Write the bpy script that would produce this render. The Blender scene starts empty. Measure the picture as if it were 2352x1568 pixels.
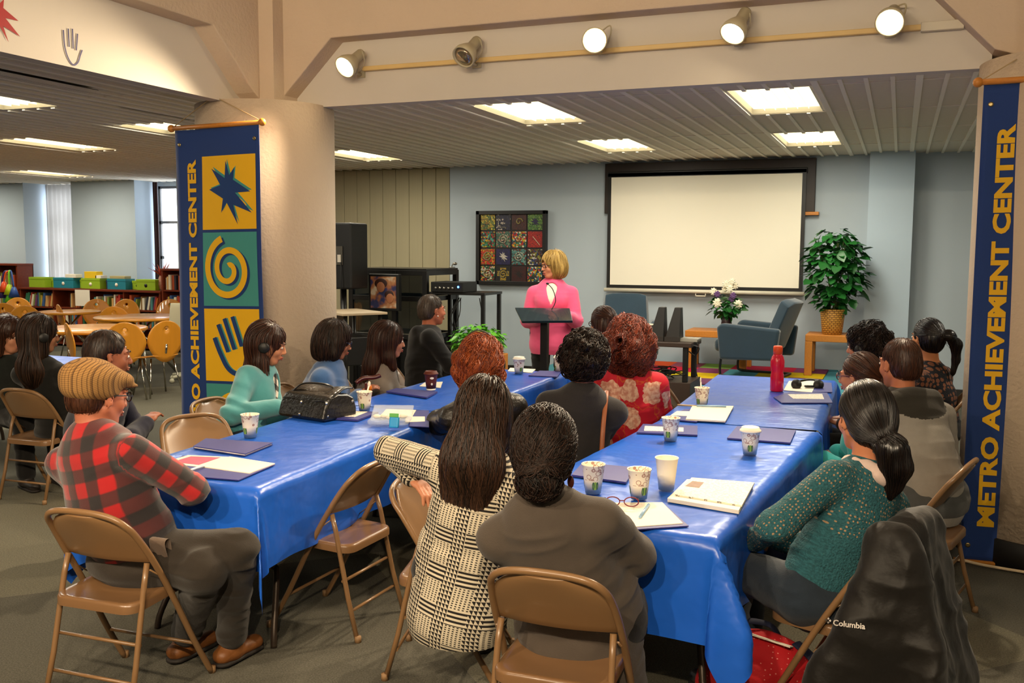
import bpy, math, random
import numpy as np
from mathutils import Vector, Matrix, noise as mnoise
PI=math.pi
rnd=random.Random(7)
C=bpy.context.scene.collection
sc=bpy.context.scene
def R(d): return math.radians(d)
# ------------------------------------------------------------------ materials
MATS={}
def nn(nt,t,**k):
    n=nt.nodes.new(t)
    for a,b in k.items():
        if a in n.inputs.keys(): n.inputs[a].default_value=b
        else: setattr(n,a,b)
    return n
def lin(c):
    if isinstance(c,str):
        c=c.lstrip('#'); c=[int(c[i:i+2],16)/255 for i in (0,2,4)]
        c=[x/12.92 if x<=.04045 else ((x+.055)/1.055)**2.4 for x in c]
    return tuple(c[:3])+(1,)
def mat(name,col,rough=.6,metal=0,var=.08,vscale=6,bump=0,bscale=80,coat=0,sheen=0,emit=None,estr=0,alpha=1,trans=0,spec=.5,sub=0,coord='Object',stretch=(1,1,1),ior=1.45):
    if name in MATS: return MATS[name]
    m=bpy.data.materials.new(name); m.use_nodes=True; nt=m.node_tree
    b=nt.nodes['Principled BSDF']; c=lin(col)
    tc=nn(nt,'ShaderNodeTexCoord'); mp=nn(nt,'ShaderNodeMapping'); mp.inputs['Scale'].default_value=stretch
    nt.links.new(tc.outputs[coord],mp.inputs[0])
    no=nn(nt,'ShaderNodeTexNoise'); no.inputs['Scale'].default_value=vscale; no.inputs['Detail'].default_value=4
    nt.links.new(mp.outputs[0],no.inputs['Vector'])
    mx=nn(nt,'ShaderNodeMix',data_type='RGBA')
    mx.inputs[6].default_value=tuple(max(0,x*(1-var)) for x in c[:3])+(1,)
    mx.inputs[7].default_value=tuple(min(1,x*(1+var)) for x in c[:3])+(1,)
    nt.links.new(no.outputs['Fac'],mx.inputs[0]); nt.links.new(mx.outputs[2],b.inputs['Base Color'])
    b.inputs['Roughness'].default_value=rough; b.inputs['Metallic'].default_value=metal
    b.inputs['Coat Weight'].default_value=coat; b.inputs['Sheen Weight'].default_value=sheen
    b.inputs['Specular IOR Level'].default_value=spec; b.inputs['IOR'].default_value=ior
    if sub: b.inputs['Subsurface Weight'].default_value=sub; b.inputs['Subsurface Radius'].default_value=(.01,.004,.002); b.inputs['Subsurface Scale'].default_value=.5
    if trans: b.inputs['Transmission Weight'].default_value=trans
    if alpha<1: b.inputs['Alpha'].default_value=alpha
    if emit is not None: b.inputs['Emission Color'].default_value=lin(emit); b.inputs['Emission Strength'].default_value=estr
    if bump:
        n2=nn(nt,'ShaderNodeTexNoise'); n2.inputs['Scale'].default_value=bscale; n2.inputs['Detail'].default_value=3
        nt.links.new(mp.outputs[0],n2.inputs['Vector'])
        bp=nn(nt,'ShaderNodeBump'); bp.inputs['Strength'].default_value=bump; bp.inputs['Distance'].default_value=.01
        nt.links.new(n2.outputs['Fac'],bp.inputs['Height']); nt.links.new(bp.outputs[0],b.inputs['Normal'])
    MATS[name]=m; return m
def base_of(m): return m.node_tree.nodes['Principled BSDF']
def ramp(nt,src,stops,interp='LINEAR'):
    r=nn(nt,'ShaderNodeValToRGB'); r.color_ramp.interpolation=interp
    e=r.color_ramp.elements
    while len(e)<len(stops): e.new(.5)
    for i,(p,c) in enumerate(stops): e[i].position=p; e[i].color=lin(c)
    nt.links.new(src,r.inputs[0]); return r
# ------------------------------------------------------------------ mesh builder
class MB:
    def __init__(s): s.v=[];s.f=[];s.m=[];s.sm=[];s.uv={}
    def add(s,vs,fs,mi=0,smooth=False):
        o=len(s.v); s.v.extend([tuple(v) for v in vs]); s.f.extend([tuple(i+o for i in f) for f in fs])
        s.m.extend([mi]*len(fs)); s.sm.extend([smooth]*len(fs)); return s
    def box(s,c,d,rot=(0,0,0),mi=0):
        M=Matrix.Translation(c)@(Matrix.Rotation(rot[2],4,'Z')@Matrix.Rotation(rot[1],4,'Y')@Matrix.Rotation(rot[0],4,'X'))
        vs=[M@Vector((x*d[0]/2,y*d[1]/2,z*d[2]/2)) for x in(-1,1) for y in(-1,1) for z in(-1,1)]
        return s.add(vs,[(0,1,3,2),(4,6,7,5),(0,4,5,1),(2,3,7,6),(0,2,6,4),(1,5,7,3)],mi)
    def bb(s,x0,x1,y0,y1,z0,z1,mi=0): return s.box(((x0+x1)/2,(y0+y1)/2,(z0+z1)/2),(abs(x1-x0),abs(y1-y0),abs(z1-z0)),mi=mi)
    def tube(s,pts,r,n=10,closed=False,mi=0,flat=1,caps=True):
        P=[Vector(p) for p in pts]; k=len(P)
        rs=r if isinstance(r,(list,tuple)) else [r]*k
        vs=[];up=None
        for i in range(k):
            a=P[(i-1)%k] if (closed or i>0) else P[i]; b=P[(i+1)%k] if (closed or i<k-1) else P[i]
            t=(b-a); t=t.normalized() if t.length>1e-9 else Vector((0,0,1))
            if up is None:
                up=Vector((0,0,1)) if abs(t.z)<.9 else Vector((1,0,0))
            up=(up-t*up.dot(t)); up=up.normalized() if up.length>1e-6 else t.orthogonal().normalized()
            sd=t.cross(up)
            for j in range(n):
                an=2*PI*j/n; vs.append(P[i]+(sd*math.cos(an)+up*math.sin(an)*flat)*rs[i])
        fs=[]
        for i in range(k if closed else k-1):
            for j in range(n):
                a=i*n+j;b=i*n+(j+1)%n;c=((i+1)%k)*n+(j+1)%n;d=((i+1)%k)*n+j
                fs.append((a,b,c,d))
        s.add(vs,fs,mi,True)
        if caps and not closed:
            o=len(s.v)-len(vs)
            s.f.append(tuple(o+j for j in reversed(range(n)))); s.m.append(mi); s.sm.append(False)
            s.f.append(tuple(o+(k-1)*n+j for j in range(n))); s.m.append(mi); s.sm.append(False)
        return s
    def lathe(s,prof,c=(0,0,0),n=24,mi=0,rot=None):
        vs=[]; M=Matrix.Translation(c)
        if rot is not None: M=M@rot
        for (r,z) in prof:
            for j in range(n):
                a=2*PI*j/n; vs.append(M@Vector((r*math.cos(a),r*math.sin(a),z)))
        fs=[]
        for i in range(len(prof)-1):
            for j in range(n): fs.append((i*n+j,i*n+(j+1)%n,(i+1)*n+(j+1)%n,(i+1)*n+j))
        s.add(vs,fs,mi,True); o=len(s.v)-len(vs)
        if prof[0][0]>1e-4: s.f.append(tuple(o+j for j in reversed(range(n)))); s.m.append(mi); s.sm.append(False)
        if prof[-1][0]>1e-4: s.f.append(tuple(o+(len(prof)-1)*n+j for j in range(n))); s.m.append(mi); s.sm.append(False)
        return s
    def prism(s,poly,h,fn=None,mi=0):
        """poly 2D (ccw); extruded by h; fn maps (x,y,z)->3D"""
        n=len(poly); fn=fn or (lambda x,y,z:(x,y,z))
        vs=[fn(x,y,0) for x,y in poly]+[fn(x,y,h) for x,y in poly]
        fs=[tuple(reversed(range(n))),tuple(range(n,2*n))]+[(i,(i+1)%n,(i+1)%n+n,i+n) for i in range(n)]
        return s.add(vs,fs,mi)
    def ell(s,c,r,n=16,m=10,mi=0,rot=None):
        vs=[];M=Matrix.Translation(c)
        if rot is not None: M=M@rot
        for i in range(m+1):
            ph=PI*i/m
            for j in range(n):
                th=2*PI*j/n; vs.append(M@Vector((r[0]*math.sin(ph)*math.cos(th),r[1]*math.sin(ph)*math.sin(th),r[2]*math.cos(ph))))
        fs=[((i+1)*n+j,(i+1)*n+(j+1)%n,i*n+(j+1)%n,i*n+j) for i in range(m) for j in range(n)]
        return s.add(vs,fs,mi,True)
    def grid(s,fn,nu,nv,mi=0,smooth=True):
        vs=[fn(i/nu,j/nv) for j in range(nv+1) for i in range(nu+1)]
        fs=[(j*(nu+1)+i,j*(nu+1)+i+1,(j+1)*(nu+1)+i+1,(j+1)*(nu+1)+i) for j in range(nv) for i in range(nu)]
        return s.add(vs,fs,mi,smooth)
    def make(s,name,mats,parent=None,bevel=0,seg=2,solid=0,sub=0,kind=None,uvf=None):
        me=bpy.data.meshes.new(name); me.from_pydata(s.v,[],s.f); 
        if not isinstance(mats,(list,tuple)): mats=[mats]
        for m in mats: me.materials.append(m)
        me.polygons.foreach_set('material_index',s.m); me.polygons.foreach_set('use_smooth',s.sm)
        if uvf:
            uv=me.uv_layers.new(name='UVMap')
            for l in me.loops: uv.data[l.index].uv=uvf(me.vertices[l.vertex_index].co)
        me.update()
        o=bpy.data.objects.new(name,me); C.objects.link(o)
        if parent: o.parent=parent
        if solid: md=o.modifiers.new('Solid','SOLIDIFY'); md.thickness=solid; md.offset=0
        if bevel:
            md=o.modifiers.new('Bevel','BEVEL'); md.width=bevel; md.segments=seg; md.limit_method='ANGLE'; md.angle_limit=R(35); md.harden_normals=False
        if sub: md=o.modifiers.new('Sub','SUBSURF'); md.levels=sub; md.render_levels=sub
        if kind: o['kind']=kind
        return o
def tag(o,label,cat,group=None,kind=None):
    o['label']=label; o['category']=cat
    if group: o['group']=group
    if kind: o['kind']=kind
    return o
def thing(name,label,cat,loc=(0,0,0),rz=0,group=None):
    o=bpy.data.objects.new(name,None); C.objects.link(o); o.location=loc; o.rotation_euler=(0,0,rz); o.empty_display_size=.1
    return tag(o,label,cat,group)
def dup(root,loc,rz,label=None,group=None):
    def cp(o,par):
        c=o.copy(); C.objects.link(c)
        if par: c.parent=par
        for ch in KIDS.get(o.name,[ch for ch in o.children]): cp(ch,c)
        return c
    r=cp(root,None); r.location=loc; r.rotation_euler=(0,0,rz)
    if label: r['label']=label
    if group: r['group']=group
    return r
KIDS={}
def kids(root):
    for ch in list(root.children): kids(ch)
    KIDS[root.name]=list(root.children)
def arc(c,r,a0,a1,n,ax='xz'):
    out=[]
    for i in range(n+1):
        a=R(a0+(a1-a0)*i/n); u,v=r*math.cos(a),r*math.sin(a)
        out.append((c[0]+u,c[1],c[2]+v) if ax=='xz' else (c[0],c[1]+u,c[2]+v) if ax=='yz' else (c[0]+u,c[1]+v,c[2]))
    return out
def rrect(w,h,r,n=5,cx=0,cy=0):
    o=[]
    for (sx,sy,a0) in ((1,1,0),(-1,1,90),(-1,-1,180),(1,-1,270)):
        for i in range(n+1):
            a=R(a0+90*i/n); o.append((cx+sx*(w/2-r)+r*math.cos(a),cy+sy*(h/2-r)+r*math.sin(a)))
    return o
def smoothpath(pts,n=6):
    P=[Vector(p) for p in pts]; out=[]
    for i in range(len(P)-1):
        p0=P[max(i-1,0)];p1=P[i];p2=P[i+1];p3=P[min(i+2,len(P)-1)]
        for k in range(n):
            t=k/n; out.append(.5*((2*p1)+(p2-p0)*t+(2*p0-5*p1+4*p2-p3)*t*t+(3*p1-p0-3*p2+p3)*t**3))
    out.append(P[-1]); return out
# ------------------------------------------------------------------ camera
def camera():
    f=2200.; cx,cy=1176.,784.
    V1=Vector((2070-cx,577-cy,f)); h=Vector((1,.0058,0)); up=V1.cross(h).normalized()
    if up.y>0: up=-up
    Y=V1.normalized(); X=Y.cross(up)
    # image axes (x right,y down,z fwd) expressed in world
    def w(v): return Vector((X.dot(v),Y.dot(v),up.dot(v)))
    xr=w(Vector((1,0,0))); yu=w(Vector((0,-1,0))); zb=w(Vector((0,0,-1)))
    M=Matrix(((xr.x,yu.x,zb.x,0),(xr.y,yu.y,zb.y,0),(xr.z,yu.z,zb.z,1.68),(0,0,0,1)))
    cd=bpy.data.cameras.new('camera'); cd.sensor_width=36; cd.lens=36*f/2352; cd.clip_end=100
    o=bpy.data.objects.new('camera',cd); C.objects.link(o); o.matrix_world=M; sc.camera=o
camera()
sc.view_settings.view_transform='Standard'; sc.view_settings.look='None'; sc.view_settings.gamma=1
sc.view_settings.exposure=.42
# ------------------------------------------------------------------ room
def wallmat(): return mat('pale blue painted wall','#b2bfc8',.8,var=.03,vscale=2,bump=.05,bscale=120)
def carpet():
    m=mat('grey carpet','#7d776a',.95,var=.0,bump=.6,bscale=260,spec=.15)
    nt=m.node_tree; b=base_of(m)
    tc=nn(nt,'ShaderNodeTexCoord')
    vo=nn(nt,'ShaderNodeTexNoise'); vo.inputs['Scale'].default_value=140; vo.inputs['Detail'].default_value=4; vo.inputs['Roughness'].default_value=.8
    nt.links.new(tc.outputs['Object'],vo.inputs['Vector'])
    r=ramp(nt,vo.outputs['Fac'],[(.3,'#4c4a41'),(.55,'#706d60'),(.75,'#8c887a')])
    # two tones of carpet: broad lighter field and darker paths
    ch=nn(nt,'ShaderNodeTexChecker'); ch.inputs['Scale'].default_value=.42
    mp=nn(nt,'ShaderNodeMapping'); mp.inputs['Rotation'].default_value=(0,0,R(45)); mp.inputs['Location'].default_value=(.3,1.1,.2)
    nt.links.new(tc.outputs['Object'],mp.inputs[0]); nt.links.new(mp.outputs[0],ch.inputs['Vector'])
    mx=nn(nt,'ShaderNodeMix',data_type='RGBA',blend_type='MULTIPLY'); mx.inputs[0].default_value=1
    r2=ramp(nt,ch.outputs['Fac'],[(0,(.66,.66,.68)),(1,(1.0,.98,.93))])
    nt.links.new(r.outputs[0],mx.inputs[6]); nt.links.new(r2.outputs[0],mx.inputs[7]); nt.links.new(mx.outputs[2],b.inputs['Base Color'])
    return m
def struct(o): o['kind']='structure'; return o
WM=wallmat()
CONC=mat('painted concrete','#c9b49c',.85,var=.07,vscale=3,bump=.5,bscale=40)
WHITE=mat('white painted panel','#cfc6b8',.7,var=.02,bump=.03)
struct(MB().bb(-22,4.5,-4.5,14.2,-.1,0).make('floor',carpet()))
# back wall, pilaster, side walls
def wall(name,x0,x1,y0,y1,z0=0,z1=2.82,m=None,**k):
    return struct(MB().bb(x0,x1,y0,y1,z0,z1).make(name,m or WM,**k))
wall('wall_back',-5.78,4.4,12,12.2)
wall('trim_1',-.37,.106,11.72,12.0,m=mat('pale blue painted pilaster','#b4c6d4',.8,var=.02))      # pilaster
mp_=mat('tan folding partition','#a39a7c',.75,var=.06,vscale=4,stretch=(14,1,.4))
b=MB(); x=-8.3
b.bb(-8.3,-5.78,12.02,12.2,0,2.82)
while x<-5.85:
    b.bb(x,x+.205,11.995,12.05,.02,2.78); x+=.21
struct(b.make('wall_partition',mp_,bevel=.006))
wall('wall_return',-8.4,-8.3,12,12.75)
wall('wall_right',4.4,4.6,-4.5,12.2,z1=3.7)
wall('wall_left',-22.2,-22,-4.5,14.2)
wall('wall_front',-22,4.5,-4.7,-4.5,z1=3.7)
b=MB(); b.bb(.106,4.4,11.97,12,0,.11); b.bb(-.37,.106,11.70,11.72,0,.11); b.bb(-5.78,-.37,11.97,12,0,.11)
struct(b.make('baseboard_back',mat('dark rubber baseboard','#2a2725',.5)))
# window wall
b=MB()
for x0,x1 in ((-22,-18.5),(-17.2,-14.42),(-13.3,-11.9),(-11.02,-8.4)): b.bb(x0,x1,12.6,13.3,0,2.82)
struct(b.make('wall_windows',WM))
for i,(x0,x1) in enumerate(((-18.5,-17.2),(-14.42,-13.3),(-11.9,-11.02))):
    b=MB(); b.bb(x0,x1,13.12,13.3,0,.85); b.bb(x0,x1,13.12,13.3,2.72,2.82)
    struct(b.make('wall_under_window',WM))
    w=struct(MB().bb(x0,x1,13.2,13.21,.85,2.72).make('window_%d'%(i+1),mat('bright window glass','#dfeaf2',.1,emit='#e6f0ff',estr=5.0)))
    b=MB()
    for z in (.87,1.5,2.1,2.7): b.bb(x0,x1,13.16,13.2,z-.025,z+.025)
    for xx in (x0+.02,(x0+x1)/2,x1-.02): b.bb(xx-.02,xx+.02,13.16,13.2,.85,2.72)
    o=b.make('window_frame',mat('grey window frame','#6c6a66',.5)); o.parent=w
# curtains
def sheer(name,c,tr):
    m=mat(name,c,.9,var=.05); nt=m.node_tree; b=base_of(m); t=nn(nt,'ShaderNodeBsdfTranslucent'); t.inputs[0].default_value=lin(c); mx=nn(nt,'ShaderNodeMixShader'); mx.inputs[0].default_value=tr
    nt.links.new(b.outputs[0],mx.inputs[1]); nt.links.new(t.outputs[0],mx.inputs[2]); nt.links.new(mx.outputs[0],[n for n in nt.nodes if n.type=='OUTPUT_MATERIAL'][0].inputs[0]); return m
def curtain(x0,x1,z0,z1,y,n,m,label,amp=.035):
    o=MB().grid(lambda u,v:(x0+(x1-x0)*u,y+amp*math.sin(u*n*2*PI)*(1-.25*v)+.008*math.sin(u*n*5+v*3),z0+(z1-z0)*v),int(n*10),6).make('window_curtain',m); tag(o,label,'curtain')
curtain(-14.35,-13.36,.9,2.78,13.02,9,sheer('grey sheer drape','#a9a49c',.45),'grey pleated drape covering the window left of the middle pier')
curtain(-11.72,-11.04,.9,2.08,13.05,7,sheer('white sheer drape','#d8d4cc',.6),'white sheer half curtain on the window nearest the left banner',.02)
curtain(-11.86,-11.76,.9,2.78,12.98,1.5,sheer('dark brown drape','#3a2624',.1),'narrow dark brown drape at the left of the bright window',.03)
# dropped ceilings
TILE=mat('ceiling tile','#d6ccba',.9,var=.04,vscale=20,bump=.15,bscale=200)
BAR=mat('ceiling bar','#f0e8d8',.7,var=.03)
def ceil(name,x0,x1,y0,y1,holes):
    xs=sorted({x0,x1,*[h[0] for h in holes],*[h[1] for h in holes]}); ys=sorted({y0,y1,*[h[2] for h in holes],*[h[3] for h in holes]})
    b=MB()
    for i in range(len(xs)-1):
        for j in range(len(ys)-1):
            cx_,cy_=(xs[i]+xs[i+1])/2,(ys[j]+ys[j+1])/2
            if any(h[0]<cx_<h[1] and h[2]<cy_<h[3] for h in holes): continue
            b.bb(xs[i],xs[i+1],ys[j],ys[j+1],2.80,2.95)
    o=struct(b.make(name,TILE))
    b=MB(); k=math.ceil((x0-.064)/.16125)
    def segs(lo,hi,cuts):
        cuts=sorted(cuts); a=lo
        for c0,c1 in cuts:
            if c0>a: yield a,min(c0,hi)
            a=max(a,c1)
        if a<hi: yield a,hi
    while .064+k*.16125<x1:
        xx=.064+k*.16125; w=.022 if k%4==0 else .014
        for a,c in segs(y0,y1,[(h[2],h[3]) for h in holes if h[0]-.005<xx<h[1]+.005]): b.bb(xx-w,xx+w,a,c,2.786,2.80)
        k+=1
    j=-14
    while 6.92+j*1.3<y1:
        yy=6.92+j*1.3; j+=1
        if yy<y0: continue
        for a,c in segs(x0,x1,[(h[0],h[1]) for h in holes if h[2]+.02<yy<h[3]-.02]): b.bb(a,c,yy-.006,yy+.006,2.794,2.80)
    g=b.make('ceiling_grid',BAR); g.parent=o
    return o
LR=[(-3.2,-2.6,6.96,8.2),(-3.2,-2.6,9.56,10.8),(-1.2,-.62,6.96,8.22),(-1.2,-.62,9.6,10.86),(-6.45,-5.87,9.6,10.84),(1.4,1.98,6.96,8.2)]
LL=[(-6.93,-6.31,4.66,5.9),(-9.03,-8.42,7.46,8.7),(-6.83,-6.22,6.96,7.7),(-12.6,-11.98,10.6,11.84),(-13.5,-12.9,7.4,8.64),(-11.5,-10.9,3.6,4.84),(-15.5,-14.9,10.6,11.84),(-8.9,-8.3,1.2,2.44)]
ceil('ceiling_back',-5.9,4.4,6.1,12.0,[h for h in LR if h[0]>-5.9])
ceil('ceiling_left',-22,-4.5,-4.5,13.2,LL)if 0 else None
ceil('ceiling_left',-22,-5.9,6.1,13.2,[h for h in LL if h[2]>6.1]+[LR[4]])
ceil('ceiling_library',-22,-4.5,-4.5,6.1,[h for h in LL if h[2]<6.1])
DIFF=mat('lit troffer diffuser','#fff7e0',.4,emit='#fff3cf',estr=2.2)
FR=mat('dark fixture gap','#2d2b29',.6); FRW=mat('white fixture frame','#c9c3b4',.5)
nlab={0:'ceiling light panel nearest the track, left of the middle tee',1:'smaller looking ceiling light panel above the projection screen left edge',2:'large ceiling light panel with visible louvre cells at upper right',3:'ceiling light panel above the screen right corner, partly dim cells',4:'long ceiling light panel just right of the left column'}
llab={0:'ceiling light cut by left photo edge, highest one',1:'longest ceiling light on the left side of the room',2:'ceiling light half hidden behind the top of the left banner',3:'lowest ceiling light panel, far over the bookshelves'}
def troffer(h,label,z=2.80,grp=None):
    x0,x1,y0,y1=h; cx_,cy_=(x0+x1)/2,(y0+y1)/2
    t=thing('ceiling_light',label,'ceiling light',(cx_,cy_,z),0,grp)
    w,l=(x1-x0)/2,(y1-y0)/2
    b=MB()
    for a in ((-w,-w+.012,-l,l),(w-.012,w,-l,l),(-w,w,-l,-l+.012),(-w,w,l-.012,l)): b.bb(a[0],a[1],a[2],a[3],.0,.10)
    b.bb(-w,w,-l,l,.10,.11)
    b.make('housing',FRW,t)
    MB().bb(-w+.03,w-.03,-l+.03,l-.03,.05,.06).make('diffuser',DIFF,t)
    b=MB()
    for i in range(1,6): xx=-w+.03+i*(2*w-.06)/6; b.bb(xx-.002,xx+.002,-l+.03,l-.03,.02,.05)
    for i in range(1,24): yy=-l+.03+i*(2*l-.06)/24; b.bb(-w+.03,w-.03,yy-.001,yy+.001,.03,.05)
    b.make('louvre',mat('white louvre','#f0e8cf',.5,emit='#fff0c8',estr=.8),t)
    ar=bpy.data.lights.new('troffer_light','AREA'); ar.shape='RECTANGLE'; ar.size=2*w-.06; ar.size_y=2*l-.06; ar.energy=30; ar.color=(1,.93,.78)
    lo=bpy.data.objects.new('troffer_lamp',ar); C.objects.link(lo); lo.parent=t; lo.location=(0,0,-.005)
    return t
for i,h in enumerate(LR): troffer(h,nlab.get(i,'ceiling light panel out of view beyond the right column'))
for i,h in enumerate(LL): troffer(h,llab.get(i,'ceiling light panel of the left room, outside the view'),grp=None if i in llab else 'left room ceiling lights outside the view')
# slot diffuser
b=MB(); b.bb(-5.42,-5.3,1.5,5.3,2.765,2.78); o=b.make('ceiling_vent',FR); tag(o,'long dark slot air vent in the ceiling above the left side','air vent')
b=MB()
for xx in (-5.42,-5.385,-5.335,-5.3): b.bb(xx-.006,xx+.006,1.5,5.3,2.758,2.775)
b.make('slat',BAR,o)
# beams (concrete) with haunches, and recessed white fascias
ZB=3.13
def beam_x():   # along x in front of fascia: column centres x=-4.4 and .85
    xl,xr=-4.4,.86
    poly=[(xl,2.62),(-4.12,2.76),(-3.73,ZB),(.07,ZB),(.42,2.76),(xr,2.62),(xr,3.7),(xl,3.7)]
    b=MB(); b.prism(poly,.36,lambda x,y,z:(x,6.2-z,y)); return b
struct(beam_x().make('beam_front',CONC,bevel=.008))
poly=[(5.9,2.62),(5.66,2.76),(5.24,ZB),(-3,ZB),(-3,3.7),(5.9,3.7)]
b=MB(); b.prism(poly,.36,lambda x,y,z:(-4.6+z,x,y)); struct(b.make('beam_left',CONC,bevel=.008))
struct(MB().prism([(-4.4,2.69),(.42,2.69),(.42,3.2),(-4.4,3.2)],.1,lambda x,y,z:(x,6.1-z,y)).make('wall_fascia_back',WHITE))
struct(MB().prism([(-4.5,2.69),(6.0,2.69),(6.0,3.2),(-4.5,3.2)],.1,lambda x,y,z:(-4.5+z,x,y)).make('wall_fascia_left',WHITE))
struct(MB().bb(-4.5,4.4,-4.5,6.2,3.7,3.8).make('ceiling_upper',WHITE))
struct(MB().bb(1.3,4.4,6.0,6.2,2.69,3.7).make('wall_fascia_right',WHITE))
b=MB()
# columns
def column(name,x,y,label):
    b=MB(); b.lathe([(.5,0),(.5,2.70)],(x,y,0),64)
    b.bb(x-.28,x+.28,y-.28,y+.28,2.62,3.7)
    o=b.make(name,CONC); o['kind']='structure'
    c=MB().lathe([(.508,0),(.508,.15),(.5,.155)],(x,y,0),64).make('column_base',mat('black rubber cove','#191817',.5)); c.parent=o
column('column_left',-4.4,6.0,''); column('column_right',.86,6.0,'')
# track with spotlights
TRK=mat('cream painted track','#d9b878',.5); LMP=mat('cream lamp enamel','#b9ad8e',.4,coat=.2)
o=MB().bb(-3.55,.26,5.955,5.995,2.915,2.945).make('light_track',TRK,bevel=.004)
tag(o,'cream light track running along the white fascia','light track')
MB().bb(.05,.27,5.95,5.995,2.905,2.955).make('feed_box',mat('white box','#d0c6b0',.5),o,bevel=.004)
BULB=mat('lit reflector bulb','#fff6e0',.3,emit='#ffe9c0',estr=30)
BULBOFF=mat('unlit reflector bulb','#b8a890',.12,metal=.9)
SP=[(-3.578,2.895,(-.25,-1,-.75),1,'leftmost lit track spotlight on the white fascia'),
(-2.686,2.905,(-.25,-1,-.9),0,'unlit silver track spotlight, second from the left'),
(-1.809,2.93,(.28,-1,-.25),2,'blazing middle track spotlight aimed at the camera'),
(-.955,2.925,(-.45,-1,-1.2),1,'lit track spotlight with looped cable, fourth from the left'),
(-.108,2.91,(-.1,-1,-.6),1,'rightmost lit track spotlight near the right column')]
def spot(x,y,z,d,on,label,power,col=(1,.80,.55)):
    d=Vector(d).normalized(); q=d.to_track_quat('-Z','Y').to_matrix().to_4x4()
    t=thing('track_spotlight',label,'spotlight',(x,y-.01,z)); t.scale=(1.22,1.22,1.22)
    # lamp body along -Z (direction d)
    hd=Vector((0,-.10,.03))
    b=MB(); Mx=Matrix.Translation(hd)@q
    prof=[(.0,.14),(.026,.14),(.03,.13),(.03,.07),(.034,.06),(.05,.03),(.062,0),(.064,-.03),(.058,-.03),(.05,-.005),(.0,-.002)]
    bb_=MB(); bb_.lathe(prof,(0,0,0),28)
    bb_.v=[tuple(Mx@Vector(v)) for v in bb_.v]; bb_.make('lamp_head',LMP,t)
    c=MB(); c.lathe([(0,-.006),(.045,-.012),(.053,-.024),(.035,-.034),(0,-.038)],(0,0,0),28); c.v=[tuple(Mx@Vector(v)) for v in c.v]
    c.make('bulb',BULB if on else BULBOFF,t)
    e=MB(); e.tube([(0,.04,-.0),(0,-.01,.0),(0.03,-.05,.02),Mx@Vector((.034,0,.09))],.009,8); e.box((0,.05,0),(.05,.02,.034))
    e.tube(smoothpath([(0,.02,.01),(.05,.0,.06),(.06,-.04,.11),Mx@Vector((0,.01,.14))],6),.004,6)
    e.make('bracket',LMP,t)
    if on:
        L=bpy.data.lights.new('spot','SPOT'); L.energy=power; L.color=col; L.spot_size=R(100); L.spot_blend=.6; L.shadow_soft_size=.045
        lo=bpy.data.objects.new('spot_lamp',L); C.objects.link(lo); lo.parent=t; lo.matrix_local=Mx@Matrix.Translation((0,0,-.05))
    return t
for x,z,d,on,lab in SP: spot(x,5.945,z,d,on,lab,{0:0,1:210,2:200}[on])
# rear track (behind the camera) that lights the room
o=MB().bb(-4.2,1,-.46,-.42,3.0,3.03).make('light_track',TRK); tag(o,'light track behind the camera, out of view','light track')
for i,(x,d) in enumerate([(-3.6,(-.15,1,-.22)),(-2.2,(.05,1,-.19)),(-.9,(-.12,1,-.20)),(.2,(-.35,1,-.30))]):
    spot(x,-.5,3.0,d,1,'track spotlight behind the camera, number %s along the track'%['one','two','three','four'][i],300)
for x,y in ((-2.2,-2.6),(-2.2,2.2),(2.6,2.0)):  # unseen fill lights, added overhead to brighten the front bay
    t=thing('ceiling_light','added fill light of the front bay, outside the view','ceiling light',(x,y,3.69),0,'front bay added fill lights')
    MB().lathe([(.0,0),(.18,0),(.2,-.03),(.16,-.09),(0,-.11)],(0,0,0),24).make('globe',mat('opal fill globe','#ffffff',.4,emit='#ffdca8',estr=3),t)
    L=bpy.data.lights.new('fill_light','POINT'); L.energy=30; L.color=(1,.80,.56); L.shadow_soft_size=.25
    lo=bpy.data.objects.new('fill_lamp',L); C.objects.link(lo); lo.parent=t; lo.location=(0,0,-.3)
w=bpy.data.worlds.new('world'); sc.world=w; w.use_nodes=True
w.node_tree.nodes['Background'].inputs[0].default_value=(.75,.85,1,1); w.node_tree.nodes['Background'].inputs[1].default_value=.4
# ------------------------------------------------------------------ banners
NAVY=mat('navy banner cloth','#0c3272',.75,var=.05,sheen=.2,bump=.15,bscale=300)
YEL=mat('yellow print','#e6b010',.7,var=.04); TEALP=mat('teal print','#3f8f8a',.7,var=.04); NAVY2=mat('navy print','#12366f',.7)
WOOD=mat('orange wood','#c07a2c',.45,var=.18,vscale=5,stretch=(12,1,12))
def text_mesh(txt,size,bold=.0):
    cu=bpy.data.curves.new('t','FONT'); cu.body=txt; cu.size=size; cu.offset=bold; cu.resolution_u=3
    o=bpy.data.objects.new('t',cu); C.objects.link(o); bpy.context.view_layer.update()
    dg=bpy.context.evaluated_depsgraph_get(); me=bpy.data.meshes.new_from_object(o.evaluated_get(dg))
    v=[tuple(x.co) for x in me.vertices]; f=[tuple(p.vertices) for p in me.polygons]
    bpy.data.objects.remove(o); bpy.data.curves.remove(cu); bpy.data.meshes.remove(me); return v,f
def star_pts(k=1): 
    P=[(-.1,.93),(.06,.50),(.27,.72),(.22,.36),(.92,.0),(.30,-.02),(.97,-.62),(.18,-.36),(.4,-.95),(-.06,-.30),(-.3,-.60),(-.22,-.18),(-.82,.10),(-.33,.22),(-.72,.72),(-.14,.42)]
    return [(x*k,y*k) for x,y in P]
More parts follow.
